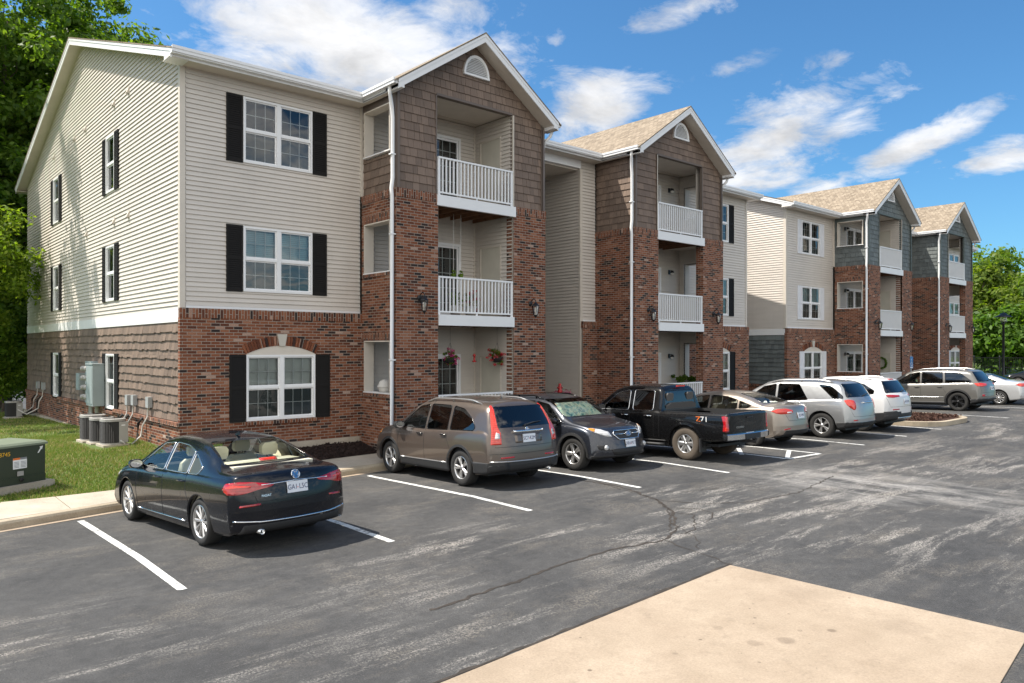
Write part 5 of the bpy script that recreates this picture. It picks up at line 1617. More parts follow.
    # exhausts
    for (x, y, z) in S.get('exhaust', []):
        t = MB(); t.lathe([(0.028, 0.16), (0.030, 0.0), (0.036, 0.0), (0.037, 0.16)], (x, y, z), 'x', 14); t.build('exhaust', CM['chrome'], root)
    # roof rails
    if 'rails' in S:
        x0, x1, yr_, mt = S['rails']; topf = pchip(S['top'])
        for sg in (1, -1):
            pts = []
            for k in range(15):
                q = k / 14; x = x0 + (x1 - x0) * q
                loc, n = proj((x, sg * yr_, 4), (0, 0, -1))
                lift = 0.055 * min(1, 6 * q, 6 * (1 - q))
                pts.append(loc + Vector((0, 0, 0.006 + lift)))
            t = MB(); t.tube(pts, 0.017, 8); 
            for q in (2, 7, 12): t.tube([pts[q], pts[q] - Vector((0, 0, 0.07))], 0.02, 6)
            t.build('roof_rail', CM[mt], root)
    for xx in S.get('bars', []):
        t = MB(); pts = []
        for k in range(9):
            y = -W * 0.62 + W * 1.24 * k / 8
            loc, n = proj((xx, y, 4), (0, 0, -1)); pts.append((xx, y, H + 0.075))
        t.tube(pts, 0.022, 8); t.build('roof_bar', CM['alloy'], root)
    if 'wiper' in S:
        y0, y1, z = S['wiper']; t = MB()
        t.tube([rearp(y0, z - 0.02, 0.02)[0], rearp((y0 + y1) / 2, z + 0.02, 0.03)[0], rearp(y1, z + 0.035, 0.02)[0]], [0.02, 0.012, 0.006], 6); t.build('wiper', CM['plastic'], root)
    if 'fin' in S:
        x = S['fin']; loc, n = proj((x, 0, 4), (0, 0, -1)); t = MB()
        a, b, c_ = loc + Vector((0.09, 0, 0)), loc + Vector((-0.09, 0, 0)), loc + Vector((-0.085, 0, 0.06))
        for sg in (1, -1): t.face([a, b + Vector((0, sg * 0.025, 0)), c_])
        t.face([b + Vector((0, .025, 0)), b + Vector((0, -.025, 0)), c_]); t.build('aerial', PM, root)
    if 'custom' in S: S['custom'](root, dict(sidep=sidep, rearp=rearp, frontp=frontp, proj=proj, base=base, PM=PM, S=S))
    base.free(); body.free()
    # place
    x, y, heading = S['at']
    dv = Vector((math.cos(heading), math.sin(heading)))
    pf, pr = Vector((x, y)) + dv * S['xf'], Vector((x, y)) + dv * S['xr']
    zf, zr = zlot(*pf), zlot(*pr)
    pitch = -math.atan2(zf - zr, S['wb'])
    root.location = (x, y, zr - (zf - zr) / S['wb'] * S['xr'])
    root.rotation_mode = 'XYZ'
    if 'sc' in S: root.scale = (S['sc'],) * 3
    root.rotation_euler = (0, pitch, heading)
    return root

def roundel(root, p, n, r, mat, mat2, strokes, name='badge'):
    """ring emblem with inner strokes, facing along -x local"""
    t = MB()
    t.tube([(0, r * math.cos(a), r * math.sin(a)) for a in [2 * math.pi * k / 20 for k in range(20)]], r * 0.11, 5, closed=True)
    for st in strokes: t.tube([(0, a * r, b * r) for a, b in st], r * 0.085, 5)
    o = t.build(name, mat, root, p)
    o.rotation_euler = (0, math.atan2(n.z, abs(n.x)) * (1 if n.x < 0 else -1), 0)
    d = MB(); d.face([(0.003 if n.x < 0 else -0.003, r * math.cos(a), r * math.sin(a)) for a in [2 * math.pi * k / 20 for k in range(20)]]); d.build('badge_field', mat2, o)
    return o
NOSE_IN = math.pi / 2
VWMARK = [[(-0.42, 0.86), (0.0, 0.12), (0.42, 0.86)], [(-0.82, 0.42), (-0.40, -0.86), (0.0, -0.05), (0.40, -0.86), (0.82, 0.42)]]
# --- black sedan
P_black = paint('paint_black', (0.0035, 0.0045, 0.008), 0.0, 0.25)
def c_sedan(root, k):
    p, n = k['rearp'](0.0, 0.99, 0.006); roundel(root, p, n, 0.062, CM['chrome'], M['blue'], VWMARK)
car(dict(name='parked_car', label='black saloon with beige seats, parked nearest, beside the grass', cat='car', L=4.87, W=1.83, H=1.47, wb=2.80, fo=0.93, r=0.33, ra=0.385, tw=0.225, rr=0.235,
    rim=(10, 0.016, 0.026, 0, 0.015), paint=P_black, Br=0.24, tum=0.50, sc=0.972, clear=1, at=(-1.08, -5.16, NOSE_IN + R(4)), custom=c_sedan,
    top=[(-2.435, .56), (-2.425, .70), (-2.40, .88), (-2.37, 1.0), (-2.31, 1.055), (-2.1, 1.075), (-1.78, 1.10), (-1.3, 1.285), (-.8, 1.415), (-.35, 1.463), (.05, 1.47), (.42, 1.435), (.75, 1.33), (1.25, 1.055), (1.5, .99), (1.95, .90), (2.25, .79), (2.38, .66), (2.42, .56), (2.435, .48)],
    belt=[(-2.435, .54), (-2.40, .80), (-2.34, .93), (-2.1, .965), (-1.3, .965), (0, .93), (1.2, .885), (1.8, .81), (2.2, .71), (2.38, .58), (2.435, .46)],
    bot=[(-2.435, .42), (-2.41, .30), (-2.3, .245), (-1.7, .22), (-1.2, .19), (1.5, .19), (2.1, .21), (2.36, .25), (2.435, .38)],
    win=[[(1.06, .955), (.45, 1.315), (.07, 1.35), (.04, .955)], [(-.03, .955), (-.0, 1.352), (-.45, 1.335), (-.80, 1.265), (-.82, .965)], [(-.87, .967), (-.86, 1.245), (-1.26, 1.075), (-1.18, .98)]],
    pillar=[[(.04, .955), (.07, 1.35), (.0, 1.352), (-.03, .955)], [(-.82, .965), (-.80, 1.265), (-.86, 1.245), (-.87, .967)]],
    wtrim='chrome', wtr=0.009, rearglass=[(.66, 1.115), (.52, 1.385), (-.52, 1.385), (-.66, 1.115)], windshield=[(.68, 1.08), (.54, 1.39), (-.54, 1.39), (-.68, 1.08)],
    panels=[('tail_lamp', 'BL', [(.80, .845), (.86, .93), (1.04, .955), (1.20, .945), (1.46, .90), (1.44, .868), (1.28, .838), (1.10, .79), (.90, .785)], 'redlens', .006, .02, True),
            ('tail_lamp_bar', 'BL', [(.86, .86), (1.00, .875), (1.20, .87), (1.20, .89), (.98, .915), (.88, .89)], 'redbright', .010, .01, True),
            ('reflector', 'BL', [(1.06, .615), (1.32, .635), (1.32, .66), (1.07, .645)], 'redlens', .005, .008, True),
            ('head_lamp', 'FL', [(-1.15, .66), (-.75, .72), (-.78, .79), (-1.1, .76)], 'clearlens', .005, .02, True),
            ('rear_diffuser', 'B', [(-.78, .24), (.78, .24), (.72, .38), (-.72, .38)], 'plastic', .004, .02, False),
            ('brake_light', 'B', [(-.13, 1.138), (.13, 1.138), (.13, 1.162), (-.13, 1.162)], 'redbright', .004, 0, False)],
    rearlines=[([(-.84, .44), (-.5, .415), (0, .41), (.5, .415), (.84, .44)], .011, 'chrome'), ([(-.50, .895), (0, .912), (.50, .895)], .008, 'chrome')],
    sidelines=[([(1.02, .275), (-.82, .285)], .011, 'chrome')],
    seams=[[(1.02, .95), (1.06, .60), (1.02, .27)], [(.0, .95), (-.02, .5), (.0, .27)], [(-.85, .95), (-.87, .75), (-.98, .58)], [(1.02, .26), (-.9, .26)]],
    rseams=[[(.66, 1.06), (.60, .80), (.56, .68), (-.56, .68), (-.60, .80), (-.66, 1.06)]], handles=[(.18, .84), (-.72, .86)], mirror=(.93, .955, 'body'),
    seatm='beige', trimm='beige', shelf=(-1.80, -1.10, 1.098), seatx=.22, seatz=.46, dashx=1.1, plates=[('B', 0.0, .825, 'GA1 L5C', .305)], rtext=[('PASSAT SE', 0.42, .755, .042, 'chrome')],
    exhaust=[(-2.42, .52, .285)], fin=-.62))
# --- brown crossover
P_brown = paint('paint_mocha', (0.125, 0.098, 0.082), 0.55, 0.32)
def c_suv(root, k):
    p, n = k['rearp'](0.0, 1.075, 0.008)
    roundel(root, p, n, 0.045, CM['chrome'], CM['chrome'], [[(-.5, .75), (-.38, -.8)], [(.5, .75), (.38, -.8)], [(-.45, -.05), (.45, -.05)]])
    t = MB(); b = k['rearp']
    for y0, y1, z0, z1 in ((-.36, .36, .995, 1.045),):
        q = [b(y0 + (y1 - y0) * i / 10, z1, .022)[0] for i in range(11)]; t.tube(q, 0.026, 8)
    t.build('tailgate_garnish', CM['chrome'], root)
car(dict(name='parked_car', label='brown crossover with tall red tail lamps and roof rails', cat='car', L=4.56, W=1.82, H=1.67, wb=2.62, fo=0.90, r=0.345, ra=0.405, tw=0.225, rr=0.222,
    rim=(5, 0.020, 0.020, 0.16, 0.012), paint=P_brown, Br=0.20, pr=4.0, tum=0.36, rc=0.16, at=(4.30, -4.29, NOSE_IN - R(2)), custom=c_suv, msize=1.1,
    top=[(-2.28, .55), (-2.27, .72), (-2.235, .95), (-2.17, 1.14), (-2.03, 1.40), (-1.93, 1.545), (-1.82, 1.60), (-1.5, 1.632), (-.7, 1.665), (-.1, 1.67), (.3, 1.63), (.65, 1.50), (1.15, 1.165), (1.35, 1.085), (1.8, 1.01), (2.1, .89), (2.23, .72), (2.265, .58), (2.28, .48)],
    belt=[(-2.28, .53), (-2.25, .80), (-2.18, 1.0), (-2.0, 1.05), (-1.2, 1.04), (0, 1.0), (1.1, .975), (1.7, .90), (2.1, .78), (2.25, .60), (2.28, .46)],
    bot=[(-2.28, .44), (-2.25, .34), (-2.1, .29), (-1.3, .24), (1.4, .24), (2.0, .26), (2.2, .30), (2.28, .42)],
    win=[[(1.0, 1.035), (.42, 1.465), (.06, 1.52), (.03, 1.03)], [(-.04, 1.03), (-.01, 1.525), (-.73, 1.515), (-.78, 1.045)], [(-.86, 1.05), (-.82, 1.51), (-1.18, 1.46), (-1.50, 1.29), (-1.66, 1.13), (-1.60, 1.07)]],
    wr=0.05, wtrim='gloss', wtr=0.008, privacy=1, rearglass=[(.70, 1.13), (.58, 1.515), (-.58, 1.515), (-.70, 1.13)], windshield=[(.70, 1.17), (.56, 1.55), (-.56, 1.55), (-.70, 1.17)],
    panels=[('tail_lamp', 'BL', [(.92, .83), (1.115, .83), (1.10, 1.03), (1.035, 1.15), (.955, 1.46), (.90, 1.535), (.865, 1.53), (.905, 1.30), (.93, 1.08)], 'redbright', .010, .015, True),
            ('reverse_lamp', 'BL', [(.99, .935), (1.085, .935), (1.075, 1.03), (1.01, 1.05)], 'clearlens', .014, .012, True),
            ('reflector', 'BL', [(1.10, .565), (1.34, .575), (1.34, .605), (1.10, .60)], 'redlens', .006, .008, True),
            ('sill_cladding', 'L', [(-.84, .22), (.92, .22), (.92, .40), (-.84, .40)], 'plastic', .008, .02, True),
            ('rear_bumper_cladding', 'B', [(-.95, .27), (.95, .27), (.95, .50), (-.95, .50)], 'plastic', .006, .01, False),
            ('corner_cladding', 'L', [(-2.28, .28), (-1.66, .28), (-1.66, .50), (-2.28, .50)], 'plastic', .007, .01, True),
            ('head_lamp', 'FL', [(-1.05, .80), (-.70, .84), (-.74, .93), (-1.0, .92)], 'amber', .006, .02, True),
            ('plate_recess', 'B', [(-.33, .84), (.33, .84), (.33, .995), (-.33, .995)], P_brown, .002, .02, False)],
    flare=(0.045, 'plastic'), seams=[[(.98, 1.03), (1.03, .7), (.98, .42)], [(-.005, 1.03), (-.01, .42)], [(-.82, 1.04), (-.83, .85), (-.92, .70)]],
    sidelines=[([(.9, .405), (-.8, .415)], .012, 'alloy')], rearlines=[([(-.84, .52), (0, .505), (.84, .52)], .012, 'alloy')],
    rseams=[[(.74, 1.1), (.74, .78), (-.74, .78), (-.74, 1.1)], [(-.9, .66), (0, .65), (.9, .66)]], handles=[(.16, .93), (-.70, .945)], hm='gloss', mirror=(.88, 1.045, 'plastic'),
    seatz=.62, seatx=.15, dashx=1.0, dashz=1.0, beltin=.98, plates=[('B', 0.0, .918, 'SC7 R2M', .305)], rails=(-1.6, .25, .60, 'alloy'), bars=[], wiper=(.05, -.40, 1.165), fin=-1.35, exhaust=[(-2.2, -.55, .30)]))
# --- dark grey hatchback, nose out
P_grey = paint('paint_slate', (0.032, 0.036, 0.047), 0.5, 0.28)
def c_hatch(root, k):
    f = k['frontp']
    t = MB()
    hexa = [(-.36, .83), (.36, .83), (.41, .76), (.30, .655), (-.30, .655), (-.41, .76)]
    pts = []
    for (a, b), (c, d_) in zip(hexa, hexa[1:] + hexa[:1]): pts += [f(a + (c - a) * i / 4, b + (d_ - b) * i / 4, .012)[0] for i in range(4)]
    t.tube(pts, .013, 6, closed=True)
    t.tube([f(y, .755, .016)[0] for y in (-.38, -.2, -.11)], .012, 6); t.tube([f(y, .755, .016)[0] for y in (.38, .2, .11)], .012, 6)
    t.build('grille_surround', CM['chrome'], root)
    p, n = f(0, .755, .02)
    e = MB(); e.tube([(0, .085 * math.cos(a), .05 * math.sin(a)) for a in [2 * math.pi * i / 18 for i in range(18)]], .008, 5, closed=True)
    for (a, b, r) in ((.035, .012, .013), (-.02, .02, .008), (-.045, -.004, .008), (.0, -.02, .008), (-.03, -.022, .008)): e.lathe([(0, .008), (r, .004), (r, -.004), (0, -.006)], (0, a, b), 'x', 8)
    eo = e.build('badge', CM['chrome'], root, p); d = MB(); d.face([(-.004, .085 * math.cos(a), .05 * math.sin(a)) for a in [2 * math.pi * i / 18 for i in range(18)]]); d.build('badge_field', M['blue'], eo)
    w = MB()
    for a, b in (((.10, .93), (.75, .99)),):
        pass
    for y in (-.60, .60):
        for dz in (0,):
            p, n = f(y, .50, .01); w = MB(); w.lathe([(0.0, .02), (.042, .018), (.05, 0.0), (.055, -.02)], (0, 0, 0), 'x', 14); w.build('fog_lamp', CM['clearlens'], root, p)
XF = 1.345
car(dict(name='parked_car', label='slate grey hatchback parked nose out, bright sunshade behind its windscreen', cat='car', L=4.45, W=1.78, H=1.57, wb=2.635, fo=0.88, r=0.345, ra=0.395, tw=0.225, rr=0.225,
    rim=(5, 0.030, 0.052, 0, 0.010), paint=P_grey, Bf=0.34, pf=2.6, tum=0.44, at=(6.97, -4.50, -NOSE_IN), custom=c_hatch, steer=0.0,
    top=[(-2.225, .6), (-2.21, .85), (-2.12, 1.1), (-1.9, 1.36), (-1.75, 1.45), (-1.3, 1.53), (-.6, 1.565), (-.1, 1.57), (.3, 1.52), (.62, 1.41), (1.18, 1.085), (1.35, 1.03), (1.75, .965), (2.0, .90), (2.12, .80), (2.19, .64), (2.21, .55), (2.225, .46)],
    belt=[(-2.225, .58), (-2.18, .9), (-1.9, 1.0), (-1.2, .99), (0, .96), (1.1, .93), (1.7, .86), (2.0, .77), (2.17, .58), (2.225, .44)],
    bot=[(-2.225, .46), (-2.18, .36), (-2.0, .29), (-1.3, .25), (1.4, .25), (2.0, .26), (2.18, .30), (2.225, .40)],
    win=[[(1.0, .985), (.45, 1.36), (.06, 1.425), (.03, .985)], [(-.04, .985), (-.01, 1.43), (-.70, 1.42), (-.76, 1.0)], [(-.83, 1.01), (-.78, 1.41), (-1.2, 1.34), (-1.55, 1.15), (-1.5, 1.05)]],
    wtrim='gloss', wtr=.008, privacy=1, rearglass=[(.62, 1.1), (.54, 1.42), (-.54, 1.42), (-.62, 1.1)], windshield=[(.72, 1.105), (.57, 1.475), (-.57, 1.475), (-.72, 1.105)],
    panels=[('head_lamp', 'FL', [(-1.17, .715), (-1.03, .735), (-.84, .80), (-.70, .865), (-.66, .895), (-.74, .90), (-.92, .875), (-1.10, .815)], 'clearlens', .006, .02, True),
            ('indicator', 'FL', [(-.80, .825), (-.70, .868), (-.665, .893), (-.74, .895), (-.82, .88)], 'amber', .009, .01, True),
            ('grille', 'F', [(-.36, .83), (.36, .83), (.41, .76), (.30, .655), (-.30, .655), (-.41, .76)], 'plastic', .004, .0, False),
            ('lower_grille', 'F', [(-.52, .47), (.52, .47), (.44, .34), (-.44, .34)], 'plastic', .004, .02, False),
            ('bumper_cladding', 'F', [(-.9, .24), (.9, .24), (.9, .335), (-.9, .335)], 'plastic', .008, .01, False),
            ('sill_cladding', 'L', [(-.92, .22), (.95, .22), (.95, .40), (-.92, .40)], 'plastic', .008, .02, True),
            ('tail_lamp', 'BL', [(.82, .85), (1.2, .85), (1.2, 1.0), (.85, 1.02)], 'redlens', .005, .02, True),
            ('fog_recess', 'FL', [(-1.12, .44), (-.88, .46), (-.84, .56), (-1.05, .55)], 'plastic', .004, .02, True)],
    flare=(0.055, 'plastic'), seams=[[(1.0, .98), (1.03, .7), (.98, .42)], [(-.0, .98), (-.01, .42)], [(-.8, .99), (-.82, .8), (-.93, .68)]], handles=[(.14, .89), (-.7, .9)],
    mirror=(.88, .99, 'gloss'), seatz=.52, seatx=.15, dashx=.95, dashz=.97, beltin=.93, plates=[('F', 0.0, .565, 'XR4 M1T', .305)], rails=(-1.45, .2, .57, 'gloss')))
# --- black pickup
P_pick = paint('paint_pickup', (0.006, 0.006, 0.0065), 0.0, 0.26)
def c_pick(root, k):
    S = k['S']; t = MB(); W = S['W'] / 2
    x0, x1, y = -2.53, -.78, .70
    a = [(x0, -y), (x1, -y), (x1, y), (x0, y)]
    for (p, q) in zip(a, a[1:] + a[:1]): t.face([(p[0], p[1], 1.10), (q[0], q[1], 1.10), (q[0], q[1], .62), (p[0], p[1], .62)])
    t.face([(p[0], p[1], .62) for p in a]); t.build('cargo_bed', CM['plastic'], root)
    b = MB()
    pr = [(-2.60, .50), (-2.70, .50), (-2.72, .52), (-2.72, .63), (-2.70, .645), (-2.60, .645)]
    n = 12
    for i in range(n):
        ya, yb = -.86 + 1.72 * i / n, -.86 + 1.72 * (i + 1) / n
        sh = lambda y: 0.10 * (abs(y) / .86) ** 4
        for (p, q) in zip(pr[:-1], pr[1:]): b.face([(p[0] + sh(ya), ya, p[1]), (p[0] + sh(yb), yb, p[1]), (q[0] + sh(yb), yb, q[1]), (q[0] + sh(ya), ya, q[1])])
    for y in (-.86, .86): b.face([(p[0] + .1, y, p[1]) for p in pr])
    b.build('rear_bumper', CM['chrome'], root)
    s = MB(); s.box(-2.735, -2.70, -.30, .30, .515, .63); s.build('bumper_step', CM['plastic'], root)
    h = MB(); h.tube([(-2.4, 0, .44), (-2.78, 0, .44), (-2.80, 0, .50)], .03, 8); h.lathe([(0, .06), (.03, .05), (.03, .02), (.015, 0)], (-2.80, 0, .49), 'z', 10); h.build('tow_hitch', CM['plastic'], root)
    for txt, x, mt, m in (('Z', -1.86, 'o', M['orange']), ('71', -2.02, 'w', M['paper'])):
        p = k['sidep'](x, .95, .004); text_obj('lettering', txt, .17, m, root, p, (math.pi / 2, 0, math.pi), .001, 1.25)
    f = MB(); f.box(-2.06, -1.0, .0, .0, 0, 0)
    for sg in (1, -1):
        q = MB(); q.box(S['xr'] - .47, S['xr'] - .44, sg * .80 - .12, sg * .80 + .12, .22, .52); q.build('mud_flap', CM['plastic'], root)
        st_ = MB(); st_.tube([(1.1, sg * .82, .33), (1.0, sg * .9, .33), (-.8, sg * .9, .33), (-.9, sg * .82, .33)], .035, 8); st_.build('side_step', CM['plastic'], root)
    lt = MB(); lt.box(-.80, -.775, -.16, .16, 1.655, 1.69); lt.build('brake_light', CM['redbright'], root)
    th_ = MB(); p, n_ = k['rearp'](0, .98, .006); th_.tube([p + Vector((0, -.11, 0)), p + Vector((-.01, 0, .0)), p + Vector((0, .11, 0))], .018, 6); th_.build('tailgate_handle', CM['plastic'], root)
car(dict(name='pickup_truck', label='black crew cab pickup with dusty tyres and chrome rear bumper', cat='pickup truck', L=5.26, W=1.74, H=1.72, wb=3.20, fo=0.91, r=0.375, ra=0.445, tw=0.245, rr=0.215,
    rim=(6, 0.042, 0.060, 0, 0.014), tyre='tyredust', paint=P_pick, Br=0.05, pr=6, Bf=.2, tum=0.34, rc=.11, tp=.02, at=(9.82, -5.17, NOSE_IN), custom=c_pick, pan=.34, xs=.5,
    top=[(-2.63, 1.05), (-2.62, 1.09), (-2.58, 1.105), (-1.5, 1.10), (-.80, 1.10), (-.79, 1.12), (-.755, 1.40), (-.72, 1.62), (-.64, 1.695), (-.3, 1.715), (.2, 1.72), (.55, 1.68), (.8, 1.58), (1.35, 1.20), (1.5, 1.16), (2.2, 1.12), (2.45, 1.06), (2.57, .92), (2.61, .75), (2.63, .6)],
    belt=[(-2.63, 1.02), (-2.6, 1.06), (-.8, 1.06), (-.6, 1.075), (.5, 1.05), (1.4, 1.03), (2.2, .98), (2.5, .86), (2.6, .68), (2.63, .56)],
    bot=[(-2.63, .56), (-2.55, .50), (-1.9, .45), (-1.0, .40), (1.2, .38), (2.3, .42), (2.55, .46), (2.63, .52)],
    win=[[(1.12, 1.10), (.62, 1.50), (.22, 1.585), (.19, 1.10)], [(.06, 1.10), (.09, 1.588), (-.52, 1.575), (-.56, 1.105)]],
    wr=.06, wtrim='chrome', wtr=.010, privacy=1, rearglass=[(.62, 1.17), (.56, 1.56), (-.56, 1.56), (-.62, 1.17)], windshield=[(.66, 1.22), (.56, 1.60), (-.56, 1.60), (-.66, 1.22)],
    bed=[(-2.53, -.70), (-.78, -.70), (-.78, .70), (-2.53, .70)],
    panels=[('tail_lamp', 'BL', [(1.16, .70), (1.29, .70), (1.285, .82), (1.27, 1.02), (1.22, 1.04), (1.15, 1.03), (1.18, .88)], 'redlens', .008, .02, True),
            ('tail_lamp_lens', 'BL', [(1.20, .72), (1.28, .72), (1.275, .80), (1.21, .80)], 'redbright', .013, .01, True),
            ('sill_cladding', 'L', [(-.95, .36), (1.2, .36), (1.2, .43), (-.95, .43)], 'plastic', .006, .0, True)],
    flare=(0.05, P_pick), seams=[[(1.15, 1.09), (1.2, .8), (1.15, .44)], [(.13, 1.09), (.12, .44)], [(-.60, 1.09), (-.61, .44)], [(-.76, 1.06), (-.76, .44)]],
    rseams=[[(.70, 1.05), (.70, .68), (-.70, .68), (-.70, 1.05)]], handles=[(.28, .98), (-.42, .98)], hm='chrome', mirror=(1.02, 1.12, 'gloss'), msize=1.25,
    seatz=.66, seatx=.35, dashx=1.15, dashz=1.08, beltin=1.03, plates=[('B', 0.0, .575, '7JE 480', .305)], rtext=[('COLORADO', 0.38, .78, .055, 'alloy')], ptilt=0.05))
# --- bronze sedan
P_tan = paint('paint_bronze', (0.30, 0.255, 0.215), 0.6, 0.3)
car(dict(name='parked_car', label='bronze tan compact saloon between the pickup and the silver crossover', cat='car', L=4.53, W=1.775, H=1.435, wb=2.70, fo=0.87, r=0.32, ra=0.37, tw=0.21, rr=0.215,
    rim=(5, 0.02, 0.028, .14, 0.01), paint=P_tan, Br=0.32, pr=2.6, tum=0.5, at=(13.22, -5.0, NOSE_IN),
    top=[(-2.265, .55), (-2.25, .72), (-2.21, .95), (-2.17, 1.045), (-2.08, 1.07), (-1.9, 1.075), (-1.72, 1.095), (-1.2, 1.29), (-.7, 1.405), (-.3, 1.432), (.05, 1.43), (.45, 1.375), (.8, 1.25), (1.3, 1.0), (1.6, .93), (2.0, .80), (2.18, .66), (2.24, .52), (2.265, .44)],
    belt=[(-2.265, .53), (-2.22, .82), (-2.12, .97), (-1.7, .99), (-1.0, .955), (0, .90), (1.2, .84), (1.8, .74), (2.18, .58), (2.265, .42)],
    bot=[(-2.265, .42), (-2.22, .32), (-2.0, .26), (-1.2, .2), (1.4, .2), (2.1, .22), (2.265, .36)],
    win=[[(1.05, .90), (.45, 1.27), (.07, 1.31), (.04, .925)], [(-.03, .93), (0, 1.312), (-.5, 1.285), (-.85, 1.20), (-.88, .975)], [(-.94, .98), (-.92, 1.175), (-1.30, 1.06), (-1.2, 1.0)]],
    wtrim='gloss', wtr=.008, rearglass=[(.62, 1.115), (.50, 1.365), (-.50, 1.365), (-.62, 1.115)], windshield=[(.64, 1.03), (.52, 1.34), (-.52, 1.34), (-.64, 1.03)],
    panels=[('tail_lamp', 'BL', [(.74, .93), (.90, .985), (1.12, .99), (1.34, .94), (1.34, .875), (1.22, .855), (1.00, .85), (.86, .87)], 'redbright', .006, .02, True),
            ('reverse_lamp', 'BL', [(1.16, .865), (1.31, .88), (1.30, .905), (1.17, .905)], 'clearlens', .009, .01, True),
            ('rear_diffuser', 'B', [(-.66, .26), (.66, .26), (.58, .43), (-.58, .43)], 'plastic', .005, .03, False), ('reflector', 'BL', [(1.05, .44), (1.26, .465), (1.24, .50), (1.06, .47)], 'redlens', .006, .01, True)],
    seams=[[(1.0, .89), (1.04, .6), (1.0, .27)], [(0, .92), (-.02, .27)], [(-.9, .96), (-.95, .7), (-1.0, .56)]], rseams=[[(.62, 1.06), (.55, .82), (.48, .68), (-.48, .68), (-.55, .82), (-.62, 1.06)]],
    handles=[(.15, .81), (-.75, .85)], mirror=(.88, .90, 'body'), seatm='tan', shelf=(-1.6, -1.1, 1.08), seatx=.2, seatz=.42, dashx=1.05, dashz=.86, beltin=.85, plates=[('B', 0.0, .80, 'PL3 V9K', .305)]))
# --- silver crossover
P_silver = paint('paint_silver', (0.34, 0.345, 0.35), 0.6, 0.3)
def c_eq(root, k):
    t = MB(); t.tube([k['rearp'](y, 1.0, .014)[0] for y in (-.30, -.15, 0, .15, .30)], .022, 8); t.build('tailgate_garnish', CM['chrome'], root)
car(dict(name='parked_car', label='silver crossover with rounded red tail lamps beside the tan saloon', cat='car', L=4.77, W=1.84, H=1.69, wb=2.857, fo=0.93, r=0.36, ra=0.42, tw=0.23, rr=0.228,
    rim=(5, 0.018, 0.022, .17, 0.01), paint=P_silver, Br=0.30, pr=3.0, tum=0.40, rc=.15, at=(16.38, -5.27, NOSE_IN), custom=c_eq,
    top=[(-2.385, .55), (-2.37, .75), (-2.33, 1.0), (-2.27, 1.12), (-2.10, 1.37), (-1.95, 1.54), (-1.85, 1.60), (-1.5, 1.65), (-.8, 1.685), (-.1, 1.69), (.35, 1.63), (.7, 1.49), (1.25, 1.16), (1.45, 1.08), (1.95, .99), (2.2, .88), (2.33, .72), (2.37, .58), (2.385, .48)],
    belt=[(-2.385, .53), (-2.34, .83), (-2.25, 1.02), (-2.0, 1.09), (-1.2, 1.06), (0, 1.0), (1.2, .96), (1.8, .88), (2.2, .76), (2.35, .6), (2.385, .46)],
    bot=[(-2.385, .46), (-2.34, .36), (-2.1, .29), (-1.4, .24), (1.5, .24), (2.1, .27), (2.32, .32), (2.385, .42)],
    win=[[(1.08, 1.03), (.48, 1.45), (.08, 1.53), (.04, 1.03)], [(-.03, 1.035), (.0, 1.535), (-.66, 1.525), (-.98, 1.10), (-.95, 1.075)], [(-1.25, 1.52), (-1.62, 1.485), (-2.0, 1.20), (-2.02, 1.13), (-1.75, 1.12)]],
    wtrim='gloss', wtr=.008, privacy=1, rearglass=[(.76, 1.16), (.60, 1.535), (-.60, 1.535), (-.76, 1.16)], windshield=[(.70, 1.19), (.56, 1.55), (-.56, 1.55), (-.70, 1.19)],
    panels=[('tail_lamp', 'BL', [(.86, 1.08), (.98, 1.10), (1.16, 1.07), (1.20, .98), (1.19, .84), (1.13, .80), (1.02, .87), (.92, .96)], 'redbright', .010, .03, True),
            ('rear_bumper_cladding', 'B', [(-.92, .28), (.92, .28), (.92, .46), (-.92, .46)], 'plastic', .008, .01, False), ('corner_cladding', 'L', [(-2.4, .28), (-1.84, .28), (-1.84, .46), (-2.4, .46)], 'plastic', .009, .01, True),
            ('reflector', 'BL', [(1.10, .50), (1.24, .51), (1.24, .54), (1.10, .53)], 'redlens', .006, .01, True), ('sill_cladding', 'L', [(-.95, .22), (.98, .22), (.98, .37), (-.95, .37)], 'plastic', .006, .02, True)],
    seams=[[(1.05, 1.02), (1.1, .7), (1.05, .4)], [(0, 1.03), (-.01, .4)], [(-1.0, 1.06), (-.92, .8), (-1.0, .7)]], rseams=[[(.80, 1.1), (.72, .76), (.66, .62), (-.66, .62), (-.72, .76), (-.80, 1.1)]],
    handles=[(.15, .93), (-.78, .97)], hm='chrome', mirror=(.92, 1.04, 'body'), seatz=.6, seatx=.2, dashx=1.1, dashz=1.0, beltin=.98, wiper=(.05, -.42, 1.2), rails=(-1.65, .25, .60, 'alloy')))
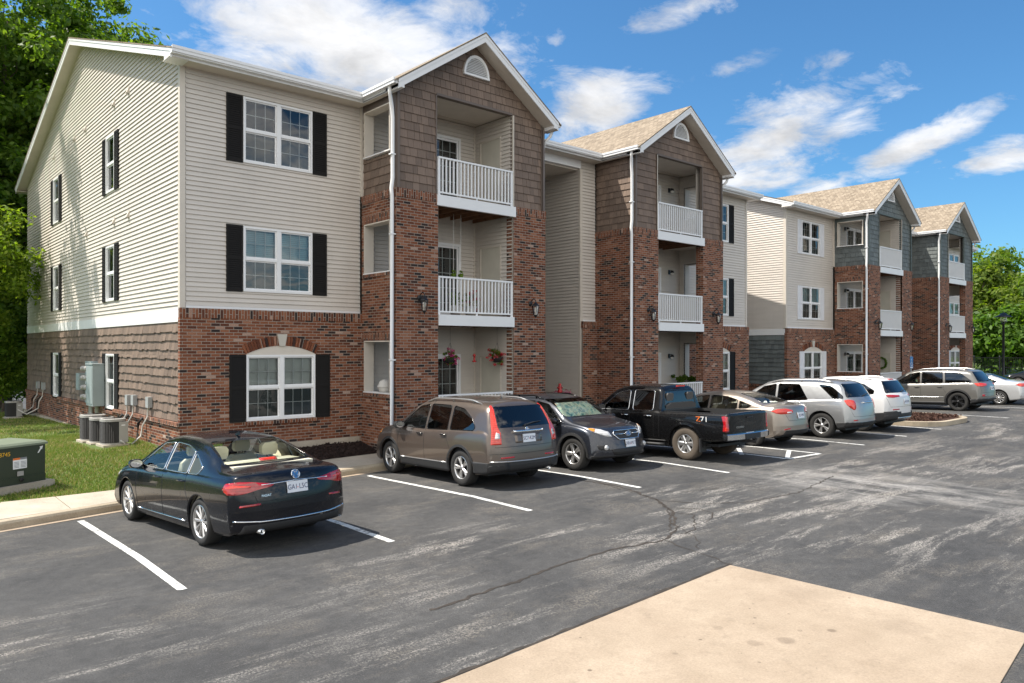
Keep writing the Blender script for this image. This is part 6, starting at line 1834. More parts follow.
# --- white crossover
P_white = paint('paint_white', (0.62, 0.62, 0.62), 0.0, 0.3, 0.03)
car(dict(name='parked_car', label='white crossover with narrow tail lamps, parked beside the mulched island', cat='car', L=4.62, W=1.86, H=1.68, wb=2.71, fo=0.88, r=0.365, ra=0.425, tw=0.23, rr=0.228,
    rim=(5, 0.025, 0.035, .12, 0.01), paint=P_white, Br=0.30, pr=3.2, tum=0.40, rc=.14, at=(18.98, -5.35, NOSE_IN),
    top=[(-2.31, .6), (-2.30, .85), (-2.27, 1.05), (-2.20, 1.15), (-2.0, 1.42), (-1.88, 1.57), (-1.95 + .15, 1.605), (-1.4, 1.655), (-.7, 1.68), (0, 1.675), (.4, 1.61), (.75, 1.47), (1.25, 1.18), (1.45, 1.10), (1.9, 1.02), (2.15, .90), (2.26, .72), (2.3, .58), (2.31, .5)],
    belt=[(-2.31, .58), (-2.28, .92), (-2.18, 1.08), (-1.9, 1.12), (-1.0, 1.08), (0, 1.03), (1.2, .99), (1.8, .9), (2.15, .76), (2.28, .6), (2.31, .48)],
    bot=[(-2.31, .50), (-2.28, .40), (-2.1, .33), (-1.3, .26), (1.4, .26), (2.1, .28), (2.28, .36), (2.31, .44)],
    win=[[(1.05, 1.06), (.5, 1.44), (.08, 1.52), (.04, 1.065)], [(-.03, 1.07), (.0, 1.525), (-.72, 1.51), (-.80, 1.11)], [(-.88, 1.115), (-.82, 1.505), (-1.35, 1.45), (-1.7, 1.25), (-1.68, 1.15)]],
    wtrim='gloss', wtr=.01, privacy=1, rearglass=[(.78, 1.18), (.62, 1.54), (-.62, 1.54), (-.78, 1.18)], windshield=[(.70, 1.21), (.57, 1.55), (-.57, 1.55), (-.70, 1.21)],
    panels=[('tail_lamp', 'BL', [(.86, 1.12), (1.0, 1.13), (1.36, 1.105), (1.36, 1.06), (1.10, 1.035), (.92, 1.05)], 'redlens', .008, .02, True),
            ('rear_bumper_cladding', 'B', [(-.95, .3), (.95, .3), (.95, .62), (.55, .64), (.45, .56), (-.45, .56), (-.55, .64), (-.95, .62)], 'plastic', .008, .01, False), ('corner_cladding', 'L', [(-2.4, .3), (-1.72, .3), (-1.72, .58), (-2.4, .62)], 'plastic', .009, .01, True),
            ('skid_plate', 'B', [(-.45, .33), (.45, .33), (.5, .44), (-.5, .44)], 'alloy', .014, .02, False), ('reflector', 'BL', [(1.06, .66), (1.30, .67), (1.30, .70), (1.06, .695)], 'redlens', .006, .01, True), ('sill_cladding', 'L', [(-.9, .24), (.98, .24), (.98, .40), (-.9, .40)], 'plastic', .006, .02, True),
            ('brake_light', 'B', [(-.16, 1.565), (.16, 1.565), (.16, 1.59), (-.16, 1.59)], 'redbright', .01, 0, False)],
    flare=(0.05, 'plastic'), seams=[[(1.05, 1.05), (1.1, .7), (1.05, .42)], [(0, 1.06), (-.01, .42)], [(-.84, 1.09), (-.9, .8)]], rseams=[[(.82, 1.05), (.74, .76), (-.74, .76), (-.82, 1.05)]],
    handles=[(.15, .95), (-.70, .99)], mirror=(.92, 1.07, 'gloss'), seatz=.62, seatx=.2, dashx=1.1, dashz=1.03, beltin=1.0, plates=[('B', -.02, .90, 'WF2 8TB', .305)], wiper=(.05, -.4, 1.21), rails=(-1.55, .2, .62, 'alloy')))
# --- taupe SUV with black wheels
P_taupe = paint('paint_taupe', (0.135, 0.130, 0.120), 0.2, 0.3)
car(dict(name='parked_car', label='taupe SUV with black wheels parked just past the island', cat='car', L=4.82, W=1.94, H=1.76, wb=2.915, fo=0.91, r=0.385, ra=0.45, tw=0.25, rr=0.262,
    rim=(5, 0.02, 0.03, .16, 0.01), rimm='alloydark', paint=P_taupe, Br=0.26, pr=3.4, tum=0.36, rc=.14, at=(29.75, -4.48, NOSE_IN),
    top=[(-2.41, .62), (-2.39, .9), (-2.35, 1.08), (-2.29, 1.17), (-2.05, 1.48), (-1.93, 1.63), (-2.0 + .12, 1.665), (-1.5, 1.72), (-.8, 1.755), (0, 1.755), (.35, 1.71), (.7, 1.58), (1.25, 1.24), (1.42, 1.17), (1.95, 1.10), (2.25, 1.0), (2.36, .82), (2.4, .62), (2.41, .52)],
    belt=[(-2.41, .6), (-2.37, .95), (-2.28, 1.08), (-2.0, 1.13), (-1.0, 1.11), (0, 1.09), (1.2, 1.06), (1.9, .99), (2.25, .86), (2.38, .66), (2.41, .5)],
    bot=[(-2.41, .52), (-2.37, .42), (-2.1, .34), (-1.4, .28), (1.5, .28), (2.1, .3), (2.37, .36), (2.41, .46)],
    win=[[(1.08, 1.125), (.48, 1.53), (.08, 1.605), (.04, 1.125)], [(-.03, 1.125), (.0, 1.608), (-.80, 1.60), (-.86, 1.14)], [(-.95, 1.145), (-.90, 1.60), (-1.50, 1.54), (-1.92, 1.22), (-1.88, 1.165)]],
    wtrim='gloss', wtr=.01, privacy=1, rearglass=[(.80, 1.2), (.66, 1.6), (-.66, 1.6), (-.80, 1.2)], windshield=[(.72, 1.27), (.6, 1.62), (-.6, 1.62), (-.72, 1.27)],
    panels=[('tail_lamp', 'BL', [(.80, 1.14), (1.0, 1.15), (1.36, 1.12), (1.36, 1.05), (1.1, 1.0), (.86, 1.03)], 'redbright', .008, .02, True),
            ('rear_bumper_cladding', 'B', [(-1.0, .3), (1.0, .3), (1.0, .52), (-1.0, .52)], 'plastic', .008, .01, False), ('corner_cladding', 'L', [(-2.42, .3), (-1.86, .3), (-1.86, .5), (-2.42, .52)], 'plastic', .009, .01, True),
            ('reflector', 'BL', [(1.06, .60), (1.20, .61), (1.20, .69), (1.06, .68)], 'redlens', .006, .01, True), ('sill_cladding', 'L', [(-.95, .26), (1.02, .26), (1.02, .38), (-.95, .38)], 'plastic', .006, .02, True)],
    flare=(0.06, 'plastic'), sidelines=[([(.98, .56), (-.9, .57)], .016, 'alloy')], seams=[[(1.08, 1.11), (1.14, .8), (1.08, .42)], [(0, 1.12), (-.01, .42)], [(-.9, 1.12), (-.88, .9), (-.98, .76)]], rseams=[[(.84, 1.08), (.78, .76), (-.78, .76), (-.84, 1.08)]],
    handles=[(.15, .99), (-.74, 1.0)], mirror=(.95, 1.14, 'gloss'), msize=1.15, seatz=.68, seatx=.22, dashx=1.1, dashz=1.08, beltin=1.05, plates=[('B', 0, .92, 'TK5 J3W', .305)], wiper=(.05, -.45, 1.24), rails=(-1.7, .25, .64, 'alloy')))
# --- pale sedan at the right edge
P_pale = paint('paint_pale', (0.50, 0.505, 0.51), 0.3, 0.3)
def pale_sedan(label, at, pm, nm='parked_car'):
    return car(dict(name=nm, label=label, cat='car', L=4.80, W=1.82, H=1.47, wb=2.775, fo=0.95, r=0.33, ra=0.385, tw=0.215, rr=0.225,
    rim=(10, 0.018, 0.026, 0, 0.004), paint=pm, Br=0.24, tum=0.48, at=at,
    top=[(-2.4, .56), (-2.39, .70), (-2.36, .9), (-2.32, 1.02), (-2.25, 1.06), (-2.0, 1.08), (-1.7, 1.12), (-1.2, 1.30), (-.75, 1.42), (-.3, 1.465), (.1, 1.47), (.45, 1.43), (.78, 1.32), (1.28, 1.05), (1.5, .98), (1.95, .88), (2.2, .78), (2.34, .65), (2.38, .55), (2.4, .47)],
    belt=[(-2.4, .54), (-2.36, .82), (-2.28, .95), (-2.0, .985), (-1.2, .97), (0, .93), (1.2, .88), (1.8, .8), (2.2, .68), (2.35, .57), (2.4, .45)],
    bot=[(-2.4, .42), (-2.37, .30), (-2.2, .25), (-1.3, .2), (1.5, .2), (2.1, .22), (2.33, .26), (2.4, .38)],
    win=[[(1.06, .955), (.46, 1.31), (.07, 1.345), (.04, .955)], [(-.03, .955), (-.0, 1.348), (-.45, 1.33), (-.84, 1.25), (-.86, .975)], [(-.91, .98), (-.90, 1.235), (-1.26, 1.08), (-1.16, .99)]],
    wtrim='chrome', wtr=.008, rearglass=[(.66, 1.135), (.52, 1.385), (-.52, 1.385), (-.66, 1.135)], windshield=[(.66, 1.08), (.54, 1.38), (-.54, 1.38), (-.66, 1.08)],
    panels=[('tail_lamp', 'BL', [(.78, .92), (.92, .985), (1.12, .98), (1.40, .95), (1.40, .90), (1.15, .83), (.95, .84)], 'redbright', .006, .02, True)],
    seams=[[(1.02, .94), (1.05, .6), (1.0, .27)], [(0, .94), (-.02, .27)], [(-.88, .96), (-.9, .75), (-1.0, .58)]], handles=[(.16, .83), (-.74, .85)], hm='chrome', mirror=(.92, .955, 'body'),
    seatz=.46, seatx=.22, dashx=1.08, dashz=.9, beltin=.88, plates=[('B', 0, .80, 'RN8 D4H', .305)]))
pale_sedan('pale silver saloon at the right edge, past the taupe SUV', (34.72, -4.62, NOSE_IN), P_pale)
pale_sedan('dark saloon in the distance by the fence, at the right edge', (56.5, -2.2, NOSE_IN + R(18)), P_black)
# sunshade propped behind the windscreen of the nose-out hatchback
ss = MB()
def ssz(q): return 1.07 + 0.33 * q
n = 10
for i in range(n):
    for j in range(4):
        c = [(u, v) for u, v in ((i / n, j / 4), ((i + 1) / n, j / 4), ((i + 1) / n, (j + 1) / 4), (i / n, (j + 1) / 4))]
        ss.face([((u - 0.5) * (1.28 - 0.24 * v), -(0.92 - 0.46 * v) + 0.012 * (-1) ** (round(u * n)), ssz(v)) for u, v in c])
tag(ss.build('sun_shade', CM['shade'], None, (6.97, -4.50, 0.07)), 'crinkled teal and cream sunshade behind the windscreen of the slate hatchback', 'sunshade')
# ------------------------------------------------------------------ trees
def leaves_mesh(name, C, R_, n_per, size, mat, parent, rs, flat=0.35, axis_up=0.5):
    """C: clump centres, R_: clump radii; leaf-shaped quads scattered through each clump"""
    n = len(C) * n_per
    idx = np.repeat(np.arange(len(C)), n_per)
    d = rs.randn(n, 3); d /= np.linalg.norm(d, axis=1, keepdims=True)
    rad = rs.rand(n) ** 0.5
    P = C[idx] + d * (rad * R_[idx])[:, None] * np.array([1, 1, 0.72])
    nrm = d * 0.6 + rs.randn(n, 3) * 0.5 + np.array([0, 0, axis_up]); nrm /= np.linalg.norm(nrm, axis=1, keepdims=True)
    t = rs.randn(n, 3); a = np.cross(nrm, t); a /= np.linalg.norm(a, axis=1, keepdims=True); b = np.cross(nrm, a)
    s = size * (0.6 + 0.8 * rs.rand(n))[:, None]
    V = np.zeros((n, 4, 3))
    V[:, 0] = P - a * s; V[:, 1] = P - b * s * 0.5 + a * s * 0.1 + nrm * s * 0.12; V[:, 2] = P + a * s; V[:, 3] = P + b * s * 0.5 + a * s * 0.1 + nrm * s * 0.12
    return trimesh(name, V.reshape(-1, 3), mat, 4, parent)

def tree(label, x, y, z0, h, r, base, nclump, n_per, size, mat, seed, group, clump=0.9, name='tree', trunk_r=0.2):
    rs = np.random.RandomState(seed); rnd = random.Random(seed)
    root = tag(empty(name, (x, y, z0)), label, 'tree' if name == 'tree' else 'shrub', group)
    lob = rs.randn(7, 3); lob /= np.linalg.norm(lob, axis=1, keepdims=True)
    cz = (h + base) / 2; hz = (h - base) / 2
    C = []
    while len(C) < nclump:
        d = rs.randn(3); d /= np.linalg.norm(d)
        q = 0.72 + 0.36 * max(0, np.max(lob @ d)) ** 3 + 0.12 * rs.randn()
        k = (rs.rand() ** 0.42) * q
        p = np.array([d[0] * r * k, d[1] * r * k, cz + d[2] * hz * k])
        w = 1.0 - 0.35 * max(0, (p[2] - cz) / hz)       # narrower towards the top
        p[0] *= w; p[1] *= w
        if p[2] > base * 0.8: C.append(p)
    C = np.array(C); Rr = clump * (0.6 + 0.8 * rs.rand(len(C)))
    tm = MB(); pts = []
    for i in range(8):
        q = i / 7; pts.append((rnd.uniform(-.15, .15) * q * 2, rnd.uniform(-.15, .15) * q * 2, h * 0.82 * q - 0.1))
    tm.tube(pts, [trunk_r * (1.25 if i == 0 else 1 - i / 8.2) for i in range(8)], 9)
    order = list(range(len(C))); rnd.shuffle(order)
    for i in order[:min(len(C), 26)]:
        c = C[i]; zz = max(base * 0.6, min(h * 0.75, c[2] - math.hypot(c[0], c[1]) * rnd.uniform(0.5, 0.9))); q = zz / (h * 0.82)
        st = Vector((0, 0, zz)); e = Vector(c); m = (st + e) / 2 + Vector((rnd.uniform(-.3, .3), rnd.uniform(-.3, .3), rnd.uniform(-.1, .4)))
        tr = trunk_r * max(0.2, (1 - q)) * 0.5
        tm.tube([st, m, e], [tr, tr * 0.6, tr * 0.2], 6)
    tm.build('trunk', M['bark'], root)
    leaves_mesh('crown', C, Rr, n_per, size, mat, root, rs)
    return root

G1 = 'trees behind the left end of the nearer block'
tree('tall dark tree rising directly behind the left gable roof slope', 0.0, 24.0, 0, 21.5, 5.8, 3.5, 330, 150, 0.15, M['leafmid'], 21, G1, 0.95, trunk_r=.32)
tree('tall tree whose branch tips reach right above the gable ridge', 3.6, 27.5, 0, 22.5, 5.2, 5, 300, 140, 0.16, M['leafmid'], 22, G1, 0.9, trunk_r=.3)
tree('tall dark tree filling the top left corner of the picture', -6.0, 24.5, 0, 21, 5.6, 3, 300, 140, 0.16, M['leafmid'], 23, G1, 1.0, trunk_r=.32)
tree('bright green small tree overlapping the far end of the gable wall, at the left edge', -2.9, 15.0, 0.1, 8.7, 2.5, 3.0, 170, 170, 0.085, M['leaflight'], 24, G1, 0.62, trunk_r=.13)
tree('mid green understorey tree low behind the far corner of the gable wall', 1.4, 22.2, 0, 8.5, 2.6, 0.6, 170, 130, 0.11, M['leafmid'], 25, G1, 0.75, trunk_r=.12)
tree('dark leafy understorey tree low at the left edge, behind the far air conditioners', -1.3, 23.5, 0, 8.5, 3.0, 0.4, 190, 120, 0.12, M['leafdark'], 26, G1, 0.8, trunk_r=.13)
tree('yellow green sapling at the left edge beside the far air conditioners', -0.55, 19.9, 0.05, 4.0, 1.1, 0.4, 80, 120, 0.07, M['leaflight'], 27, G1, 0.45, trunk_r=.06)
tree('broad tree deep in the shade behind the saplings at the left edge', 2.5, 33, 0, 13, 6.0, 0.4, 230, 110, 0.18, M['leafdark'], 28, G1, 1.2, trunk_r=.25)
tree('tall slender tree outside the left edge dappling the gable wall', -4.9, 13.0, 0, 18.5, 2.7, 8.5, 80, 62, 0.12, M['leafmid'], 29, G1, 0.5, trunk_r=.2)
tree('second slender tree outside the left edge dappling the far end of the gable wall', -3.3, 19.8, 0, 17.5, 2.2, 10, 80, 80, 0.12, M['leafmid'], 30, G1, 0.6, trunk_r=.2)

G2 = 'trees beyond the far end of the lot'
FT = [(77, 7.5, 11.5, 4.6, 'leafyellow', 'broad yellow green tree directly behind the lamp post'), (80, 13, 13.0, 4.8, 'leafmid', 'mid green tree touching the right wall of the last bay'),
      (84, 3, 14.2, 5.2, 'leafyellow', 'tall yellow green tree at the right edge of the picture'), (88, 9.5, 14.4, 5.4, 'leafmid', 'tall mid green tree at the back, between the lamp post and the last bay'),
      (75, 0.5, 9.5, 4.2, 'leafmid', 'lower mid green tree at the right edge, above the fence'), (92, 17, 14.5, 5.5, 'leafdark', 'dark tree mostly hidden behind the last bay'),
      (73, 9.6, 6.5, 3.2, 'leafdark', 'low dark tree just behind the fence, left of the lamp post'), (72, 4.4, 6.0, 3.2, 'leafdark', 'low dark tree just behind the fence, right of the lamp post'),
      (79, -6, 11, 5, 'leafmid', 'tree beyond the fence, outside the right edge')]
for k, (x, y, h, r, mt, lb) in enumerate(FT):
    tree(lb, x, y, 0, h, r, 0.6, 120, 95, 0.24, M[mt], 40 + k, G2, 1.25, trunk_r=.2)
# shrubs and flowers
tree('tiny yellow green shrub at the near brick corner', 0.55, -0.75, 0.3, 0.34, 0.28, 0.05, 14, 60, 0.03, M['leaflight'], 60, 'small shrubs by the walls', 0.09, 'shrub', .012)
tree('pink flowering shrub between the slate hatchback and the black pickup', 10.9, -0.75, 0.33, 1.05, 0.7, 0.1, 46, 90, 0.035, M['petalpink'], 61, 'small shrubs by the walls', 0.2, 'shrub', .02)
def foliage_pot(root, c, r, n, mats, seed, size=0.03):
    rs = np.random.RandomState(seed)
    for nm, mt, cnt in mats:
        C = rs.randn(cnt, 3) * r * 0.5 + np.array(c); leaves_mesh(nm, C, np.full(cnt, r * 0.35), n, size, M[mt], root, rs)
# hanging baskets, feeder
def basket(x, y, z, ztop, label, mats, seed):
    root = tag(empty('hanging_basket', (x, y, z)), label, 'flower basket', 'flower baskets on the ground floor patio')
    b = MB(); b.lathe([(0.0, -0.13), (0.09, -0.12), (0.15, -0.03), (0.16, 0.02), (0.15, 0.02), (0.08, -0.08)], (0, 0, 0), 'z', 16); b.build('pot', M['rubber'], root)
    c = MB(); h = ztop - z
    for k in range(3):
        a = 2.1 * k; c.tube([(0.15 * math.cos(a), 0.15 * math.sin(a), 0.02), (0, 0, 0.42)], 0.004, 4)
    c.tube([(0, 0, 0.42), (0, 0, h)], 0.004, 4); c.build('chain', M['blackmetal'], root)
    foliage_pot(root, (0, 0, 0.05), 0.185, 26, mats, seed, 0.026)
basket(6.32, -1.25, 2.42, 3.27, 'hanging basket of magenta flowers, left one under the first balcony', [('leaves', 'leafmid', 16), ('flowers', 'petalpink', 26)], 71)
basket(7.92, -1.25, 2.43, 3.27, 'hanging basket of red and white flowers, right one under the first balcony', [('leaves', 'leafmid', 16), ('flowers', 'petalred', 26)], 72)
r_ = tag(empty('bird_feeder', (7.12, -1.25, 2.42)), 'slim red feeder hanging between the two flower baskets', 'bird feeder')
b = MB(); b.lathe([(0, -.1), (.06, -.09), (.06, -.07), (.025, -.06), (.025, .06), (.05, .07), (.02, .12), (0, .13)], (0, 0, 0), 'z', 12); b.build('reservoir', M['red'], r_)
b = MB(); b.tube([(0, 0, .13), (0, 0, .85)], .004, 4); b.build('hanger', M['blackmetal'], r_)
for x, lb in ((6.62, 'left small pot hanging on a long white cord above the middle balcony rail'), (6.86, 'right small pot hanging on a long white cord above the middle balcony rail')):
    r_ = tag(empty('hanging_pot', (x, -1.0, 4.62)), lb, 'hanging pot', 'small pots hanging over the middle balcony')
    b = MB(); b.tube([(0, 0, .05), (0, 0, 1.62)], .008, 5); b.build('cord', M['hosewhite'], r_)
    b = MB(); b.lathe([(0, -.08), (.05, -.07), (.07, .03), (.06, .03)], (0, 0, 0), 'z', 12); b.build('pot', M['leaflight'], r_)
    foliage_pot(r_, (0, 0, .06), .09, 14, [('leaves', 'leaflight', 8)], 74)
for x, mt, lb in ((6.95, 'petalred', 'pot of red flowers behind the middle balcony railing, right one'), (6.45, 'paper', 'white garden pot behind the middle balcony railing, left one')):
    r_ = tag(empty('flower_pot', (x, -1.3, 3.54)), lb, 'flower pot')
    b = MB(); b.lathe([(0, 0), (.12, 0), (.17, .26), (.15, .26), (.12, .2)], (0, 0, 0), 'z', 14); b.build('pot', M['hosewhite'], r_)
    foliage_pot(r_, (0, 0, .42), .22, 24, [('leaves', 'leafmid', 12)] + ([('flowers', mt, 12)] if mt != 'paper' else []), 75)
# pale rounded ornament on the ground floor sill, plants on the far patio, wreath
r_ = MB(); r_.lathe([(0, 0), (.10, .0), (.15, .06), (.165, .16), (.13, .26), (.06, .31), (0, .32)], (0, 0, 0), 'z', 18)
r_.lathe([(.168, .12), (.19, .14), (.168, .17)], (0, 0, 0), 'z', 18)
tag(r_.build('garden_ornament', M['hosewhite'], None, (4.53, -0.95, 1.61)), 'pale round ornament on the sill of the ground floor side opening', 'ornament')
for x, y, lb in ((17.35, -0.45, 'left bushy pot plant on the patio above the pickup cab'), (17.62, -0.75, 'right bushy pot plant on the patio above the pickup cab')):
    r_ = tag(empty('pot_plant', (x, y, 0.46)), lb, 'pot plant', 'pot plants on the far patio')
    b = MB(); b.lathe([(0, 0), (.17, 0), (.24, .8), (.2, .8), (.17, .7)], (0, 0, 0), 'z', 14); b.build('pot', M['rubber'], r_)
    foliage_pot(r_, (0, 0, 0.98), .26, 40, [('leaves', 'leafmid', 24)], 77, .045)
r_ = tag(empty('door_wreath', (BBX + 5.35 + 2.73, BBY - 0.70, 1.95)), 'dark round wreath on the closet door of the first green bay patio', 'wreath')
rs_ = np.random.RandomState(9); C = np.array([(-.02, .27 * math.cos(a), .27 * math.sin(a)) for a in np.linspace(0, 6.283, 26)])
leaves_mesh('leaves', C, np.full(26, .06), 22, .04, M['leafdark'], r_, rs_)
# red valve post beside the breezeway
r_ = tag(empty('valve_post', (10.75, -0.85, 0.3)), 'red fire valve post, its top showing above the slate hatchback', 'valve post')
b = MB(); b.lathe([(.08, 0), (.08, .05), (.05, .07), (.05, 1.02), (.075, 1.04), (.075, 1.12), (.05, 1.14), (.05, 1.26), (.04, 1.32), (.0, 1.34)], (0, 0, 0), 'z', 14); b.build('post', M['red'], r_)
b = MB(); b.tube([(-.1, 0, 1.2), (.1, 0, 1.2)], .025, 8); b.tube([(.075, 0, 1.1), (.12, 0, .75), (.075, 0, .5)], .012, 5); b.build('handle', M['red'], r_)

# ------------------------------------------------------------------ plant on the gable lawn
def condenser(x, y, rz, label, s=1.0):
    root = tag(empty('air_conditioner', (x, y, zlawn(x, y) + 0.03), rz), label, 'air conditioner', 'condenser units on the gable lawn')
    root.scale = (s * .68, s * .68, s * .84)
    W2, Hh = 0.36, 0.66
    pd = MB(); pd.box(-.41, .41, -.41, .41, -0.10, 0.02); pd.build('pad', M['walk'], root)
    def ring(k, r=0.27, n=8):
        out = []
        for cx, cy, a0 in ((1, 1, 0), (-1, 1, 90), (-1, -1, 180), (1, -1, 270)):
            for i in range(n + 1):
                a = R(a0 + 90 * i / n); out.append((cx * (k - r) + r * math.cos(a), cy * (k - r) + r * math.sin(a)))
        return out
    b = MB(); o = ring(W2); inn = ring(W2 - 0.03)
    nlv = 17
    for i in range(len(inn)):
        a, c = inn[i], inn[(i + 1) % len(inn)]; b.face([(a[0], a[1], .04), (c[0], c[1], .04), (c[0], c[1], Hh), (a[0], a[1], Hh)])
    b.build('coil', M['acdark'], root)
    l = MB()
    for k in range(nlv):
        z = .07 + (Hh - .09) * k / nlv
        for i in range(len(o)):
            a, c = o[i], o[(i + 1) % len(o)]; e, f = inn[i], inn[(i + 1) % len(inn)]
            l.face([(a[0], a[1], z), (c[0], c[1], z), (f[0], f[1], z + .028), (e[0], e[1], z + .028)])
    for i in range(0, len(o)):
        a = o[i]; l.tube([(a[0], a[1], .04), (a[0], a[1], Hh)], .006, 4)
    l.build('louvre_grille', M['acdark'], root)
    for z0, z1, kk in ((0.0, .06, W2 + .008), (Hh - .02, Hh + .045, W2 + .012)):
        t = MB()
        q = ring(kk)
        for i in range(len(q)):
            a, c = q[i], q[(i + 1) % len(q)]; t.face([(a[0], a[1], z0), (c[0], c[1], z0), (c[0], c[1], z1), (a[0], a[1], z1)])
        if z0 > .1:
            for i in range(len(q)):
                a, c = q[i], q[(i + 1) % len(q)]; h = lambda p: (p[0] * .80, p[1] * .80)
                t.face([(a[0], a[1], z1), (c[0], c[1], z1), h(c) + (z1 + .015,), h(a) + (z1 + .015,)])
        t.build('top_cover' if z0 > .1 else 'base_rim', M['acgrey'], root)
    g = MB(); g.face([(p[0] * .8, p[1] * .8, Hh - .02) for p in ring(W2)], 0)
    for k in range(1, 8): g.tube([(.036 * k * math.cos(a), .036 * k * math.sin(a), Hh + .065 - .002 * k) for a in [6.283 * i / 22 for i in range(22)]], .005, 4, closed=True)
    for k in range(8): g.tube([(0, 0, Hh + .066), (.285 * math.cos(.785 * k), .285 * math.sin(.785 * k), Hh + .055)], .006, 4)
    g.build('fan_guard', M['acdark'], root)
    p = MB(); p.box(W2 - .27, W2 + .015, -W2 - .016, -W2 + .02, .06, Hh - .03); p.box(W2 - .02, W2 + .016, -W2 - .015, -W2 + .24, .061, Hh - .031); p.box(W2 - .2, W2 - .08, -W2 - .02, -W2 - .0165, Hh - .14, Hh - .11, 1)
    p.build('service_panel', [M['acgrey'], M['paper']], root)
    return root
condenser(-0.80, 2.20, 0.05, 'condenser with light side panel, nearest of the three by the gable wall')
condenser(-0.84, 3.02, -0.03, 'middle condenser of the three by the gable wall')
condenser(-0.86, 3.78, 0.02, 'farthest condenser of the three, in front of the meter cabinet', 1.06)
condenser(-0.86, 15.2, 0.0, 'condenser with grey panel at the far end of the gable wall, nearer one')
condenser(-1.75, 16.4, 0.1, 'dark condenser at the left edge, by the trees')
# meter bank
GW = Fr((0, 0, 0), (0, -1, 0), (-1, 0, 0))       # u = -y
r_ = tag(empty('meter_cabinet', (0, 0, 0)), 'tall grey green electricity meter cabinet on the gable wall', 'meter cabinet')
b = MB(); b.fbox(GW, -6.85, -6.10, 1.10, 2.24, 0.03, 0.34, back=True); b.fbox(GW, -6.87, -6.08, 2.24, 2.27, 0.03, 0.36); b.fbox(GW, -6.80, -6.15, 1.16, 2.18, 0.34, 0.352); b.build('cabinet', M['meter'], r_)
b = MB(); b.fbox(GW, -7.75, -6.87, 1.12, 2.32, 0.03, 0.17, back=True); b.build('meter_panel', M['meter'], r_)
for c in range(2):
    for k in range(4):
        b = MB(); b.lathe([(.085, .17), (.085, .20), (.075, .21), (.07, .30), (.05, .33), (0, .335)], (0, 0, 0), 'x', 16)
        o = b.build('meter', M['acgrey'], r_, (0, 7.56 - .42 * c, 1.30 + .27 * k)); o.scale = (-1, 1, 1)
b = MB()
for y in (7.5, 7.35): b.tube([(-.09, y, 1.14), (-.09, y, .75), (-.13, y, .3), (-.13, y, -.1)], .045, 8)
b.tube([(-.15, 6.45, 1.12), (-.15, 6.45, .55), (-.15, 6.45, -.1)], .06, 8); b.build('conduit', M['conduit'], r_)
r_ = MB(); r_.fbox(GW, -8.75, -8.32, 1.45, 1.95, 0.03, 0.20, back=True); r_.fbox(GW, -8.70, -8.37, 1.5, 1.9, 0.20, 0.212)
tag(r_.build('junction_box', M['meter']), 'grey green junction box on the gable wall behind the meter cabinet', 'junction box')
def disconnect(y, z, ac, label):
    root = tag(empty('disconnect_box', (0, y, z)), label, 'electrical box', 'isolator boxes on the gable wall')
    F_ = Fr((0, 0, 0), (0, -1, 0), (-1, 0, 0))
    b = MB(); b.fbox(F_, -.10, .10, -.13, .12, 0.03, 0.13, back=True); b.lathe([(.101, .03), (.101, .13), (0, .13)], (0, 0, 0), 'x', 16, a0=0, a1=math.pi); 
    o = b.build('box', M['conduit'], root)
    b = MB(); dx, dy = ac[0], ac[1] - y
    b.tube([(-.09, 0.02, -.12), (-.10, .03, -.35), (-.20, .06, -.55), (-.22, .12, -.8), (dx * .6, dy * .5, -1.02), (dx + .1, dy - .3, -.85)], .018, 7); b.build('whip', M['hosewhite'], root)
    b = MB(); b.tube([(-.0, .35, -.42), (-.12, .37, -.40), (-.20, .40, -.52), (-.22, .42, -.95), (dx * .7, dy * .7, -1.05), (dx + .2, dy - .1, -.95)], .032, 7); b.build('line_set', M['rubber'], root)
disconnect(3.70, 1.40, (-.86, 3.78), 'left isolator box with white whip, above the three condensers')
disconnect(3.18, 1.42, (-.84, 3.02), 'middle isolator box with white whip, above the three condensers')
disconnect(1.98, 1.43, (-.80, 2.20), 'right isolator box with white whip, nearest the brick corner')
disconnect(15.3, 1.35, (-.86, 15.2), 'isolator box near the far end of the gable wall, left one')
disconnect(14.3, 1.35, (-.86, 15.2), 'isolator box near the far end of the gable wall, right one')
# green pad transformer
r_ = tag(empty('pad_transformer', (-2.62, -0.50, zlawn(-2.6, -0.2) + 0.05), R(27)), 'dark green transformer box with pale lid and yellow number, at the left edge', 'transformer')
b = MB(); b.box(-1.32, .12, -.10, 1.15, -.25, .02); b.build('pad', M['walk'], r_)
TF = Fr((0, 0, 0), (1, 0, 0), (0, -1, 0))
b = MB(); b.box(-1.2, 0, 0, .95, .02, .70); b.fbox(TF, -1.2, 0, .02, .15, 0, .012); b.build('cabinet', M['transgreen'], r_)
b = MB(); b.box(-1.23, .03, -.035, .98, .70, .735)
P0 = [(-1.23, -.035, .735), (.03, -.035, .735), (.03, .98, .735), (-1.23, .98, .735)]; P1 = [(-1.19, 0.01, .77), (-.01, 0.01, .77), (-.01, .94, .77), (-1.19, .94, .77)]
for i in range(4): b.face([P0[i], P0[(i + 1) % 4], P1[(i + 1) % 4], P1[i]])
b.face(P1); b.build('lid', M['transtop'], r_)
b = MB(); b.fbox(TF, -.62, -.36, .30, .50, 0, .004); b.build('warning_label', M['paper'], r_); b = MB(); b.fbox(TF, -.62, -.49, .465, .50, .004, .006); b.build('label_band', M['orange'], r_)
b = MB(); b.fbox(TF, -.49, -.36, .465, .50, .004, .0055, 0)
for k in range(5): b.fbox(TF, -.60, -.51, .325 + .024 * k, .334 + .024 * k, .004, .006); b.fbox(TF, -.475, -.375, .325 + .024 * k, .334 + .024 * k, .004, .006)
